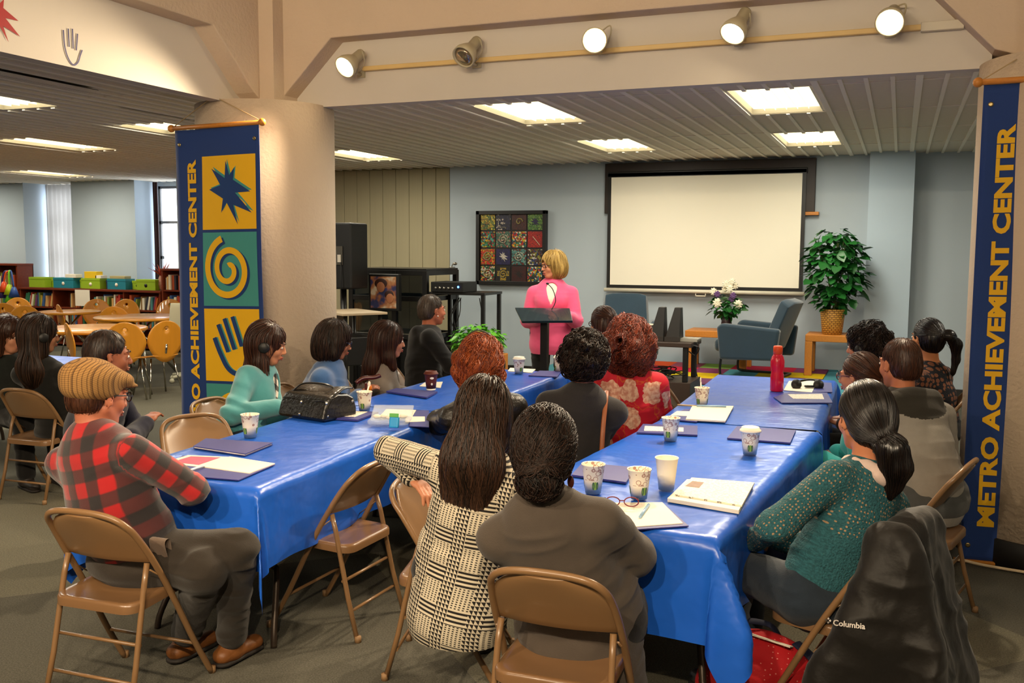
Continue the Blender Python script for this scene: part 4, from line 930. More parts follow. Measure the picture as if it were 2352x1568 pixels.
# ------------------------------------------------------------------ folding chairs
def folding_chair(label,loc,rz):
    t=thing('folding_chair',label,'chair',loc,rz)
    top=.79; r=.0125
    # side frame + arch, from front foot up to the arch
    def side(s): return [(s*.225,.235,.0),(s*.222,.13,.18),(s*.217,.0,.43),(s*.212,-.10,.60),(s*.200,-.165,.70)]
    archp=[(-.185,-.20,.745),(-.15,-.222,.775),(-.09,-.232,.79),(0,-.235,.794),(.09,-.232,.79),(.15,-.222,.775),(.185,-.20,.745)]
    path=side(-1)+archp+side(1)[::-1]
    MB().tube(smoothpath(path,4),r,12,flat=1).make('frame',TAN,t)
    def bk(u,v):  # curved panel
        x=(u-.5)*2; z=.575+.205*v; w=.205*(1 if v<.6 else math.sqrt(max(0,1-((v-.6)/.43)**2))*1)
        w=.203 if v<.45 else .203*math.sqrt(max(0.02,1-((v-.45)/.62)**2))
        yc=-.085-.135*v/1.0*1.0-.03*(1-x*x)+.012
        return (x*w,yc-.005,z)
    MB().grid(bk,16,8).make('backrest',TAN,t,solid=.010,bevel=.003)
    P=rrect(.39,.39,.06,6)
    b=MB(); n=len(P)
    rings=[(1.0,-.0,.405),(1.0,0,.432),(.985,0,.44),(.95,0,.444),(.86,0,.440),(.5,0,.434),(0.02,0,.433)]
    vs=[]
    for k,_,z in rings: vs+=[(p[0]*k,p[1]*k+.0,z+p[1]*k*.04) for p in P]
    fs=[(i*n+j,i*n+(j+1)%n,(i+1)*n+(j+1)%n,(i+1)*n+j) for i in range(len(rings)-1) for j in range(n)]; fs.append(tuple(range((len(rings)-1)*n,len(rings)*n)))
    b.add(vs,fs,0,True); b.add([(p[0],p[1],.412+p[1]*.04) for p in P],[tuple(range(n))],0)
    b.make('seat',TAND,t)
    for s in(-1,1):
        MB().tube([(s*.19,-.098,.575),(s*.193,-.12,.5),(s*.198,-.185,.2),(s*.205,-.24,.0)],.0115,10).make('rear_leg',TAN,t)
        MB().tube([(s*.205,-.10,.55),(s*.212,.02,.46)],.006,6,flat=.5).make('hinge_brace',TAN,t)
        for x_,y_ in ((s*.205,-.242),(s*.225,.237)): b=MB(); b.lathe([(.0,0),(.016,0),(.015,.028),(0,.03)],(x_,y_,0),12); b.make('foot',RUB,t)
    for z in (.13,.27): MB().tube([(-.2,-.225+.11*z/.27*.6,z),(.2,-.225+.11*z/.27*.6,z)],.0075,8).make('crossbar',TAN,t)
    MB().tube([(-.222,.14,.165),(.222,.14,.165)],.0075,8).make('crossbar',TAN,t)
    return t
fc=folding_chair('tan folding chair under the man in the red plaid shirt',(-2.67,2.72,0),R(3)); kids(fc); fc.scale=(.94,.94,.94)
CH=[((-2.31,3.63),88,'empty tan folding chair tucked under the left table, facing it'),((-1.63,3.40),-76,'tan folding chair under the woman in the houndstooth sweater'),
((-.93,2.76),2,'tan folding chair under the woman in the grey brown cardigan'),((-.16,3.50),75,'tan folding chair under the woman in the teal sweater, jacket on its back'),
((-3.44,4.12),-118,'empty tan folding chair at the left table behind the plaid sleeve'),((-1.40,6.92),-66,'empty tan folding chair at the far left side of the right table'),
((-5.33,4.76),3,'tan folding chair under the woman in the black blazer'),((-3.72,4.72),-90,'tan folding chair under the woman in teal fleece'),((-3.72,5.42),-90,'tan folding chair under the woman in blue fleece'),
((-3.68,6.03),-88,'tan folding chair under the woman in the grey cardigan'),((-3.62,6.75),-85,'tan folding chair under the man in the black hooded sweatshirt'),((-1.86,4.62),80,'tan folding chair under the woman with red hair and headband'),
((-1.66,4.85),-80,'tan folding chair under the curly haired woman in a dark blazer'),((-1.62,5.72),-72,'tan folding chair under the woman in the red floral blouse'),((-1.98,6.5),80,'tan folding chair under the person with pinned up hair'),
((.12,4.72),75,'tan folding chair under the man in the grey hooded sweatshirt'),((.02,6.15),85,'tan folding chair under the person in headphones at the right table'),((.22,6.95),88,'tan folding chair with a golden edge under the woman in the lace top'),((-3.86,3.98),-25,'tan folding chair under the man with crossed arms')]
for (x,y),a,lab in CH: dup(fc,(x,y,0),R(a),lab)
# ------------------------------------------------------------------ library, far left
MAH=mat('reddish wood','#6e2c14',.4,var=.25,vscale=4,stretch=(1,8,8)); 
BCOL=['#c7a53c','#b04a24','#2f6a4a','#d8ceb0','#3a5a8a','#8a6a3a','#a83024','#4f8a8a','#d0a060','#e0d8c0','#2a2a34','#7a8a3a','#c86a2a','#6a3a5a']
BM=[mat('book '+c,c,.6) for c in BCOL]
def shelf_unit(x0,x1,y0,y1,h,shelves,label,nbooks,seed,div=1):
    t=thing('bookcase',label,'bookcase',((x0+x1)/2,(y0+y1)/2,0)); w,d=(x1-x0)/2,(y1-y0)/2
    for sx in(-1,1): MB().bb(sx*w-sx*.03,sx*w,-d,d,0,h-.03).make('side_panel',MAH,t)
    MB().bb(-w-.01,w+.01,-d-.015,d,h-.035,h).make('top_board',MAH,t,bevel=.004); MB().bb(-w,w,d-.015,d,0,h-.03).make('back_panel',MAH,t)
    for i in range(1,div): xx=-w+2*w*i/div; MB().bb(xx-.012,xx+.012,-d+.005,d-.015,.05,h-.035).make('divider',MAH,t)
    for z in shelves: MB().bb(-w+.03,w-.03,-d+.005,d-.015,z-.025,z).make('shelf',MAH,t)
    return t
BC_=[0]
def books(x0,x1,y,z,hmax,seed,label,grp,lean=0):
    r=random.Random(seed); x=x0; out=0
    while x<x1 and BC_[0]<300:
        wd=r.uniform(.022,.05); hh=hmax*r.uniform(.72,1); ln=lean if r.random()<.8 else 0
        b=MB(); b.box((0,0,hh/2),(wd*.92,.18,hh)); o=b.make('book',BM[r.randrange(len(BM))],bevel=.002)
        o.rotation_euler=(0,ln,0); o.location=(x+wd/2,y+r.uniform(-.01,.02),z+abs(math.sin(ln))*wd/2+.001); tag(o,label,'book',grp); x+=wd+.001; BC_[0]+=1
        if r.random()<.05: x+=.06
Y0,Y1=12.12,12.45
shelf_unit(-14.05,-10.98,Y0,Y1,.98,(.06,.37,.66),'long low wooden bookcase under the windows',0,1,div=4)
shelf_unit(-14.75,-14.08,Y0,Y1,1.38,(.06,.36,.66,.98),'taller wooden bookcase cut by the left photo edge',0,2)
shelf_unit(-10.95,-9.6,Y0,Y1,1.34,(.06,.37,.68,1.0),'taller wooden bookcase just left of the left banner',0,3,div=2)
for k,(x0,x1) in enumerate(((-14.0,-13.33),(-13.2,-12.55),(-12.43,-11.8),(-11.66,-11.03))):
    books(x0+(.25 if k==1 else .02),x1,12.24,.66,.24,20+k,'book on the upper shelf of the long low bookcase','books on the upper shelf of the low bookcase',lean=.22 if k in(0,3) else .04)
    books(x0,x1-.1,12.24,.37,.23,30+k,'book on the middle shelf of the long low bookcase','books on the middle shelf of the low bookcase')
for z in (.68,1.0,.37): books(-10.9,-10.35,12.24,z,.24,int(40+z*10),'book in the taller bookcase beside the left banner','books beside the left banner')
for z in (.66,.98): books(-14.7,-14.2,12.24,z,.25,int(50+z*10),'book in the taller bookcase at the left photo edge','books at the left photo edge')
GB=mat('lime green card','#8fae1c',.6); TB=mat('teal card box','#1c7a8a',.6); NB=mat('navy card box','#2a3a5a',.6)
BX=[(68,107,GB,0,0),(110,127,GB,1,1),(127,175,TB,0,1),(177,193,GB,1,1),(193,237,GB,0,1),(238,253,NB,1,1),(253,295,TB,0,1),(297,318,GB,1,1),(318,360,GB,0,1)]
bxl=['plain lime green storage box, leftmost on the low bookcase','small lime green box behind the first teal box','teal storage box, left one of two, with a round emblem','small lime green box behind the yellow carton','lime green storage box under the yellow carton','small navy storage box between green and teal boxes','teal storage box, right one of two, with a round emblem','small lime green box behind the rightmost storage box','lime green storage box, rightmost beside the tall bookcase']
def px2x(p,y=12.2): return -13.892+(p-68)/(380-68)*2.954
for i,(a,c,m,back,emb) in enumerate(BX):
    x0,x1=px2x(a),px2x(c); h=.17 if not back else .14; yy=12.18 if not back else 12.30
    t=thing('storage_box',bxl[i],'box',((x0+x1)/2,yy,.981)); w=(x1-x0)/2-.004; w=w if not back else w+.03
    if back: w=w-.028
    MB().bb(-w,w,-.0,.12 if back else .2,0,h).make('box_body',m,t,bevel=.004)
    MB().bb(-w-.003,w+.003,-.004,.12 if back else .205,h-.035,h+.004).make('lid',m,t,bevel=.003)
    if emb:
        b=MB(); b.lathe([(0,0),(.03 if not back else .02,0),(.03 if not back else .02,.004),(0,.004)],(0,0,h*.45),16,rot=Matrix.Rotation(R(90),4,'X')); b.make('round_emblem',PAP if i in(2,6,4) else BLK,t)
for nme,p0,p1,z0,h,m,lab in (('carton',200,228,1.156,.11,mat('yellow carton','#e0b81c',.6),'yellow carton on the lime green storage boxes'),('book_stack',155,180,1.156,.06,PAP,'small stack of pale books on the left teal box'),('carton',225,238,1.156,.05,PAP,'small white carton right of the yellow carton'),('box_file',258,292,1.156,.045,mat('beige file','#a89a6a',.7),'beige flat file lying on the right teal box')):
    x0,x1=px2x(p0),px2x(p1); o=MB().bb(x0-(x0+x1)/2,x1-(x0+x1)/2,-.07,.07,0,h).make(nme,m,bevel=.004); o.location=((x0+x1)/2,12.26,z0); tag(o,lab,'box')
o=MB().bb(-.16,.16,-.002,.002,-.27,.0).make('paper_sign',PAP); o.location=(-12.6,12.095,.965); tag(o,'white paper sign taped to the front of the low bookcase','sign')
t=thing('tropical_flower_vase','red spiky flowers in a striped vase on the bookcase by the window','flower arrangement',(-11.1,12.3,.981))
MB().lathe([(0,0),(.04,0),(.06,.1),(.05,.2),(.035,.24)],(0,0,0),16).make('vase',mat('striped vase','#c08a70',.5,var=.6,vscale=40),t)
b=MB(); r=random.Random(5)
for i in range(16):
    a=r.uniform(0,6.3); d=Vector((math.cos(a)*r.uniform(.3,1),math.sin(a)*.6,r.uniform(.3,1.2))).normalized(); b.tube([(0,0,.22),Vector((0,0,.24))+d*.1,Vector((0,0,.24))+d*r.uniform(.14,.26)],[.006,.016,.002],5,flat=.4)
b.make('petals',mat('red orange petals','#b0402a',.6,var=.4,vscale=20),t)
# lamp with coloured cones
t=thing('floor_lamp','floor lamp with coloured flexible arms and cone shades at the left edge','floor lamp',(-13.4,11.4,0))
MB().tube([(0,0,0),(0,0,1.3)],.012,8).make('pole',BLK2,t); b=MB(); b.lathe([(0,0),(.13,0),(.13,.02),(0,.025)],(0,0,0),20); b.make('base',BLK2,t)
for i,(c,dx,zz) in enumerate((('#e0501c',-.09,1.02),('#b8c81c',.02,.98),('#3a2a6a',-.16,.92),('#2a4a8a',.12,.94),('#6ac82a',.03,.86))):
    m=mat('lamp cone '+c,c,.4); MB().tube(smoothpath([(0,0,1.28),(dx*.6,-.04,1.25),(dx,-.05,zz+.08)],5),.014,6).make('arm',m,t)
    b=MB(); b.lathe([(.085,-.16),(.03,0),(.0,.01)],(dx,-.05,zz+.08),20); b.make('lamp_shade',m,t,solid=.003)
# wooden chairs & tables
PLY=mat('honey plywood','#c98420',.35,var=.12,vscale=3,stretch=(8,1,1),coat=.3); CHR=mat('chrome tube','#b8b4a8',.15,metal=1)
def cafe_chair(label,loc,rz):
    t=thing('plywood_chair',label,'chair',loc,rz)
    b=MB(); n=28; out=[]
    def P(u,v): # u angle, v radius factor -> teardrop back outline
        return (u,v)
    # backrest: rounded disc shell with a hole near the top
    ring=[];hole=[]
    for i in range(n):
        a=2*PI*i/n; x=.215*math.sin(a); z=.235*math.cos(a)
        if z<0: x*=(1+z*.9)
        ring.append((x,z)); hole.append((.02*math.sin(a),.15+.02*math.cos(a)))
    def B(x,z): zz=.63+z; return (x,-.19-.10*(z+.235)+.25*x*x*1.6,zz)
    vs=[];fs=[]
    K=6
    for k in range(K+1):
        q=k/K
        for i in range(n): vs.append(B(ring[i][0]*(1-q)+hole[i][0]*q,ring[i][1]*(1-q)+hole[i][1]*q))
    for k in range(K):
        for i in range(n): fs.append((k*n+i,k*n+(i+1)%n,(k+1)*n+(i+1)%n,(k+1)*n+i))
    b.add(vs,fs,0,True); b.make('backrest',PLY,t,solid=.010)
    b=MB(); b.grid(lambda u,v:((u-.5)*.40*(1-.25*(1-v)**2),-.20+.40*v,.445+.03*(1-v)**3-.02*max(0,v-.8)*5*.2-.012*math.cos((u-.5)*PI)),8,8); b.make('seat',PLY,t,solid=.012,bevel=.004)
    for sx in(-1,1):
        for sy in(-1,1): MB().tube([(sx*.13,sy*.11,.435),(sx*.20,sy*.20,0)],.010,8).make('leg',CHR,t)
    MB().tube([(0,-.14,.44),(0,-.205,.50),(0,-.225,.6)],.014,6,flat=.5).make('back_stem',CHR,t)
    return t
def atp(px,py,z):
    m=sc.camera.matrix_world; d=m.to_3x3()@Vector((px-1176,-(py-784),-2200)); t=(z-1.68)/d.z; return (d.x*t,d.y*t)
def ccpos(px,py,a,k=.24):
    x,y=atp(px,py,.66); return (x-math.sin(R(a))*k,y+math.cos(R(a))*k,0)
cc=cafe_chair('honey plywood chair with white padded seat side-on beside the left banner',ccpos(384,778,70),R(70)); kids(cc)
CF=[(287,783,35,'honey plywood chair seen from behind, largest one, above the flat cap'),(392,716,215,'honey plywood chair at the far right of the far library table'),(292,716,205,'honey plywood chair with round hole behind the far library table'),
(262,737,38,'honey plywood chair between the two library tables'),(222,716,232,'honey plywood chair facing front with round hole, by the paper sign'),(42,712,222,'large looking honey plywood chair back behind the black haired woman'),
(133,732,-30,'honey plywood chair beside the near table, left of the books'),(152,785,-32,'honey plywood chair back right beside the black haired woman'),(8,728,40,'honey plywood chair at the left photo edge'),(58,735,50,'honey plywood chair directly above the black haired woman head')]
for px,py,a,lab in CF: dup(cc,ccpos(px,py,a),R(a),lab)
def round_table(x,y,rx,label):
    t=thing('library_table',label,'table',(x,y,0))
    b=MB(); b.lathe([(0,.72),(rx-.01,.72),(rx,.725),(rx,.75),(rx-.01,.755),(0,.755)],(0,0,0),40); b.make('tabletop',PLY,t)
    for a in (40,140,220,320): MB().tube([(.15*math.cos(R(a+180)),.15*math.sin(R(a+180)),.72),(.42*math.cos(R(a)),.42*math.sin(R(a)),0)],.018,8).make('leg',CHR,t)
    return t
round_table(*atp(212,752,.755),.60,'round honey coloured table in the near library area'); round_table(*atp(325,726,.755),.6,'round honey coloured table further back towards the bookcases'); round_table(*atp(160,714,.755),.42,'round honey coloured table close to the low bookcase')
t=thing('office_chair','cream plastic swivel chair half hidden by left banner','chair',(-8.25,9.6,0),R(40))
CRM=mat('cream plastic','#b8b49a',.5)
b=MB(); b.grid(lambda u,v:((u-.5)*.46*(1-.3*(v-.4)**2),-.22-.08*v+.08*math.cos((u-.5)*PI)*-1+.05,.45+.55*v),10,8); b.make('backrest',CRM,t,solid=.02,bevel=.006)
MB().box((0,0,.44),(.44,.44,.05)).make('seat',mat('brown seat pad','#4a3a30',.8),t,bevel=.02,seg=3); MB().tube([(0,0,.1),(0,0,.42)],.025,10).make('column',BLK2,t)
for a in range(0,360,72): MB().tube([(0,0,.1),(.26*math.cos(R(a)),.26*math.sin(R(a)),.07)],.02,8).make('base_arm',CRM,t); b=MB(); b.ell((.27*math.cos(R(a)),.27*math.sin(R(a)),.03),(.03,.03,.03)); b.make('caster',CRM,t)
# blue covered table at far left
folding_table(-7.25,-6.25,5.3,6.15,'folding table at the left edge behind the woman in black'); cloth(-7.27,-6.23,5.28,6.17,.2,'blue plastic tablecloth at the left edge behind the woman in black',9)
# ------------------------------------------------------------------ people: implicit surfaces turned into continuous meshes
CAMR=None
def at(px,py,z):
    """point of the photo at a known height above the floor"""
    m=sc.camera.matrix_world; d=m.to_3x3()@Vector((px-1176,-(py-784),-2200)); t=(z-1.68)/d.z
    return Vector((d.x*t,d.y*t,z))
V3=lambda *a: np.array(a,dtype=np.float64)
def nrm(v): v=np.asarray(v,float); return v/(np.linalg.norm(v)+1e-12)
_rs=np.random.RandomState(3); LAT=_rs.rand(32,32,32).astype(np.float32)
def vnoise(P):
    P=np.asarray(P,dtype=np.float32); i=np.floor(P).astype(np.int32); f=P-i; f=f*f*(3-2*f); i&=31; j=(i+1)&31
    a=0
    for dx in(0,1):
        for dy in(0,1):
            for dz in(0,1):
                w=(f[:,0] if dx else 1-f[:,0])*(f[:,1] if dy else 1-f[:,1])*(f[:,2] if dz else 1-f[:,2])
                a=a+w*LAT[(j if dx else i)[:,0],(j if dy else i)[:,1],(j if dz else i)[:,2]]
    return a*2-1
class Field:
    def __init__(s,lo,hi,h):
        s.h=h; s.lo=np.array(lo,float); n=np.ceil((np.array(hi)-s.lo)/h).astype(int)+1; s.n=n
        s.F=np.full(n,.2,np.float32); s.ax=[(s.lo[k]+h*np.arange(n[k])).astype(np.float32) for k in range(3)]
    def _sub(s,lo,hi):
        sl=[]
        for k in range(3):
            a=int(max(0,math.floor((lo[k]-s.lo[k])/s.h))); b=int(min(s.n[k],math.ceil((hi[k]-s.lo[k])/s.h)+1))
            if b<=a: return None
            sl.append(slice(a,b))
        return tuple(sl)
    def _xyz(s,sl): return s.ax[0][sl[0]][:,None,None],s.ax[1][sl[1]][None,:,None],s.ax[2][sl[2]][None,None,:]
    def _put(s,sl,d,k,op):
        A=s.F[sl]
        if op=='u':
            if k>0: h=np.clip(.5+.5*(A-d)/k,0,1); A[...]=A*(1-h)+d*h-k*h*(1-h)
            else: np.minimum(A,d,out=A)
        else:
            d=-d
            if k>0: h=np.clip(.5-.5*(A-d)/k,0,1); A[...]=A*(1-h)+d*h+k*h*(1-h)
            else: np.maximum(A,d,out=A)
    def cap(s,a,b,ra,rb,k=.02,fl=None,ratio=1,op='u'):
        """tapered capsule; fl: direction flattened by ratio"""
        a=np.asarray(a,float); b=np.asarray(b,float); rm=max(ra,rb)*max(1,ratio)+k+.03
        sl=s._sub(np.minimum(a,b)-rm,np.maximum(a,b)+rm)
        if sl is None: return
        x,y,z=s._xyz(sl); d=b-a; L=float(d@d)+1e-12
        t=np.clip(((x-a[0])*d[0]+(y-a[1])*d[1]+(z-a[2])*d[2])/L,0,1)
        qx=x-a[0]-t*d[0]; qy=y-a[1]-t*d[1]; qz=z-a[2]-t*d[2]
        q2=qx*qx+qy*qy+qz*qz; r=ra+(rb-ra)*t
        if fl is not None and ratio!=1:
            fl=nrm(fl); c=qx*fl[0]+qy*fl[1]+qz*fl[2]; q2=q2-c*c+(c/ratio)**2
            dd=np.sqrt(np.maximum(q2,0)); D=(dd-r)*(min(1,ratio)**.5 if ratio<1 else 1)
        else: D=np.sqrt(q2)-r
        s._put(sl,D,k,op)
    def ell(s,c,r,M=None,k=.02,op='u'):
        """ellipsoid, M: 3x3 whose columns are its axes"""
        c=np.asarray(c,float); rm=max(r)+k+.03; sl=s._sub(c-rm,c+rm)
        if sl is None: return
        x,y,z=s._xyz(sl); x=x-c[0]; y=y-c[1]; z=z-c[2]
        if M is None: M=np.eye(3)
        u=[(x*M[0,i]+y*M[1,i]+z*M[2,i]) for i in range(3)]
        k0=np.sqrt(sum((u[i]/r[i])**2 for i in range(3))); k1=np.sqrt(sum((u[i]/r[i]**2)**2 for i in range(3)))+1e-6
        s._put(sl,k0*(k0-1)/k1,k,op)
    def plane(s,p,n,k=.01):
        """remove what lies on the n side of p"""
        n=nrm(n); x,y,z=s._xyz((slice(None),)*3); d=(x-p[0])*n[0]+(y-p[1])*n[1]+(z-p[2])*n[2]
        A=s.F; h=np.clip(.5-.5*(A-d)/k,0,1); A[...]=A*(1-h)+d*h+k*h*(1-h)
    def sample(s,P):
        q=(np.asarray(P)-s.lo)/s.h; q=np.clip(q,0,np.array(s.n)-1.001); i=q.astype(int); f=q-i; v=0
        for dx in(0,1):
            for dy in(0,1):
                for dz in(0,1):
                    w=(f[:,0] if dx else 1-f[:,0])*(f[:,1] if dy else 1-f[:,1])*(f[:,2] if dz else 1-f[:,2]); v=v+w*s.F[i[:,0]+dx,i[:,1]+dy,i[:,2]+dz]
        return v
    def grad(s,P,e=None):
        e=e or s.h; g=np.stack([s.sample(P+np.eye(3)[k]*e)-s.sample(P-np.eye(3)[k]*e) for k in range(3)],1)
        return g/(np.linalg.norm(g,axis=1,keepdims=True)+1e-9)
    def mesh(s):
        F=s.F; S=F<0; n=s.n
        C8=[(0,0,0),(1,0,0),(0,1,0),(1,1,0),(0,0,1),(1,0,1),(0,1,1),(1,1,1)]
        cnt=np.zeros(n-1,np.uint8)
        for c in C8: cnt+=S[c[0]:n[0]-1+c[0],c[1]:n[1]-1+c[1],c[2]:n[2]-1+c[2]]
        act=(cnt>0)&(cnt<8); I=np.argwhere(act); idx=np.full(n-1,-1,np.int32); idx[act]=np.arange(len(I))
        vals=np.stack([F[I[:,0]+c[0],I[:,1]+c[1],I[:,2]+c[2]] for c in C8],1)
        acc=np.zeros((len(I),3)); num=np.zeros(len(I))
        for a in range(8):
            for b in range(a+1,8):
                ca,cb=np.array(C8[a]),np.array(C8[b])
                if abs(ca-cb).sum()!=1: continue
                va,vb=vals[:,a],vals[:,b]; m=(va<0)!=(vb<0); t=va/(va-vb+1e-12)
                p=ca+(cb-ca)*t[:,None]; acc[m]+=p[m]; num[m]+=1
        V=s.lo+s.h*(I+acc/num[:,None]); faces=[]
        for ax in range(3):
            o=[k for k in range(3) if k!=ax]
            sl0=[slice(None)]*3; sl1=[slice(None)]*3; sl0[ax]=slice(0,n[ax]-1); sl1[ax]=slice(1,n[ax])
            ch=S[tuple(sl0)]!=S[tuple(sl1)]
            E=np.argwhere(ch); ok=(E[:,o[0]]>0)&(E[:,o[1]]>0)&(E[:,o[0]]<n[o[0]]-1)&(E[:,o[1]]<n[o[1]]-1); E=E[ok]
            def g(a,b):
                q=E.copy(); q[:,o[0]]-=a; q[:,o[1]]-=b; return idx[q[:,0],q[:,1],q[:,2]]
            Q=np.stack([g(1,1),g(0,1),g(0,0),g(1,0)],1); ins=S[E[:,0],E[:,1],E[:,2]]
            flip=ins if ax!=1 else ~ins
            Q[~flip]=Q[~flip][:,::-1]; faces.append(Q[(Q>=0).all(1)])
        return V,np.concatenate(faces)
def mkmesh(name,V,Q,mats,parent,origin,uv=None,tone=None,fmat=None,tri=False):
    me=bpy.data.meshes.new(name); k=Q.shape[1]; V=np.asarray(V)-origin
    me.vertices.add(len(V)); me.vertices.foreach_set('co',V.astype(np.float32).ravel())
    me.loops.add(len(Q)*k); me.loops.foreach_set('vertex_index',Q.astype(np.int32).ravel())
    me.polygons.add(len(Q)); me.polygons.foreach_set('loop_start',np.arange(0,len(Q)*k,k,dtype=np.int32)); me.polygons.foreach_set('loop_total',np.full(len(Q),k,np.int32))
    me.polygons.foreach_set('use_smooth',np.ones(len(Q),bool))
    for m in (mats if isinstance(mats,(list,tuple)) else [mats]): me.materials.append(m)
    if fmat is not None: me.polygons.foreach_set('material_index',fmat.astype(np.int32))
    me.update(calc_edges=True)
    if uv is not None:
        l=me.uv_layers.new(name='UVMap'); l.data.foreach_set('uv',uv[Q.ravel()].astype(np.float32).ravel())
    if tone is not None:
        a=me.attributes.new('tone','FLOAT','POINT'); a.data.foreach_set('value',tone.astype(np.float32))
    o=bpy.data.objects.new(name,me); C.objects.link(o); o.parent=parent
    return o
def ik(S,T,a,b,pole):
    S,T=np.array(S,float),np.array(T,float); d=T-S; L=np.linalg.norm(d); L=min(L,(a+b)*.995); n=nrm(d); T=S+n*L
    x=(a*a-b*b+L*L)/(2*L); h=math.sqrt(max(0,a*a-x*x)); p=np.array(pole,float); p=nrm(p-n*(p@n)); return S+n*x+p*h,T
def frame(rz,pitch=0,roll=0):
    """columns right, forward, up"""
    M=Matrix.Rotation(rz,3,'Z')@Matrix.Rotation(pitch,3,'X')@Matrix.Rotation(roll,3,'Y'); return np.array(M)
# hair / skin / cloth materials
def hairmat(name,dark,light,rough=.42,spec=.5):
    m=mat(name,dark,rough,spec=spec); nt=m.node_tree; a=nn(nt,'ShaderNodeAttribute',attribute_name='tone')
    mx=nn(nt,'ShaderNodeMix',data_type='RGBA'); mx.inputs[6].default_value=lin(dark); mx.inputs[7].default_value=lin(light); nt.links.new(a.outputs['Fac'],mx.inputs[0]); nt.links.new(mx.outputs[2],base_of(m).inputs['Base Color'])
    return m
def skin(c): return mat('skin '+c,c,.5,var=.06,vscale=14,sub=.08,bump=.04,bscale=300,spec=.4)
def math2(nt,op,a,b=None):
    n=nn(nt,'ShaderNodeMath',operation=op)
    for i,v in enumerate((a,b)):
        if v is None: continue
        if isinstance(v,(int,float)): n.inputs[i].default_value=v
        else: nt.links.new(v,n.inputs[i])
    return n.outputs[0]
def uvxy(nt):
    s=nn(nt,'ShaderNodeSeparateXYZ'); nt.links.new(nn(nt,'ShaderNodeUVMap').outputs[0],s.inputs[0]); return s.outputs[0],s.outputs[1]
def mixc(nt,f,a,b):
    m=nn(nt,'ShaderNodeMix',data_type='RGBA'); nt.links.new(f,m.inputs[0]) if not isinstance(f,float) else None
    for i,v in ((6,a),(7,b)):
        if isinstance(v,str): m.inputs[i].default_value=lin(v)
        else: nt.links.new(v,m.inputs[i])
    return m.outputs[2]
def frac(nt,x,per,off=0): return math2(nt,'FRACT',math2(nt,'DIVIDE',math2(nt,'ADD',x,off+10*per),per))
def plaid_mat():
    m=mat('red black buffalo plaid flannel','#b01c18',.9,sheen=.3,bump=.2,bscale=400); nt=m.node_tree; u,v=uvxy(nt)
    def band(x,o):
        f=frac(nt,x,.105,o); a=math2(nt,'ABSOLUTE',math2(nt,'SUBTRACT',f,.5)); r=nn(nt,'ShaderNodeMapRange'); r.inputs[1].default_value=.23; r.inputs[2].default_value=.29; nt.links.new(a,r.inputs[0]); return r.outputs[0]
    a=band(u,.02); b=band(v,.03); s=math2(nt,'ADD',math2(nt,'MULTIPLY',a,.5),math2(nt,'MULTIPLY',b,.5))
    r=ramp(nt,s,[(0,'#a01014'),(.5,'#4a1c1c'),(1,'#201a1c')]); nt.links.new(r.outputs[0],base_of(m).inputs['Base Color']); return m
def hound_mat():
    m=mat('black and cream checked knit','#888888',.9,bump=.3,bscale=300); nt=m.node_tree; u,v=uvxy(nt)
    P=.0155
    fu,fv=frac(nt,u,P),frac(nt,v,P)
    su=math2(nt,'LESS_THAN',fu,.5); sv=math2(nt,'LESS_THAN',fv,.5)
    dg=math2(nt,'LESS_THAN',frac(nt,math2(nt,'ADD',u,v),P),.5)
    bu=math2(nt,'LESS_THAN',frac(nt,u,.135),.42); bv=math2(nt,'LESS_THAN',frac(nt,v,.135),.42)
    # tooth: where su==sv keep su, else diagonal
    same=math2(nt,'COMPARE',su,sv); nt.nodes[-1].inputs[2].default_value=.1
    tooth=math2(nt,'ADD',math2(nt,'MULTIPLY',same,su),math2(nt,'MULTIPLY',math2(nt,'SUBTRACT',1,same),dg))
    fine=math2(nt,'MULTIPLY',su,math2(nt,'LESS_THAN',frac(nt,v,P*.5),.5))
    both=math2(nt,'MULTIPLY',bu,bv)
    onlyu=math2(nt,'MULTIPLY',bu,math2(nt,'SUBTRACT',1,bv)); onlyv=math2(nt,'MULTIPLY',bv,math2(nt,'SUBTRACT',1,bu)); non=math2(nt,'MULTIPLY',math2(nt,'SUBTRACT',1,bu),math2(nt,'SUBTRACT',1,bv))
    t=math2(nt,'ADD',math2(nt,'ADD',math2(nt,'MULTIPLY',both,tooth),math2(nt,'MULTIPLY',onlyu,math2(nt,'MULTIPLY',tooth,1.0))),math2(nt,'ADD',math2(nt,'MULTIPLY',onlyv,sv),math2(nt,'MULTIPLY',non,fine)))
    nt.links.new(mixc(nt,t,'#c9bda6','#1c1816'),base_of(m).inputs['Base Color']); return m
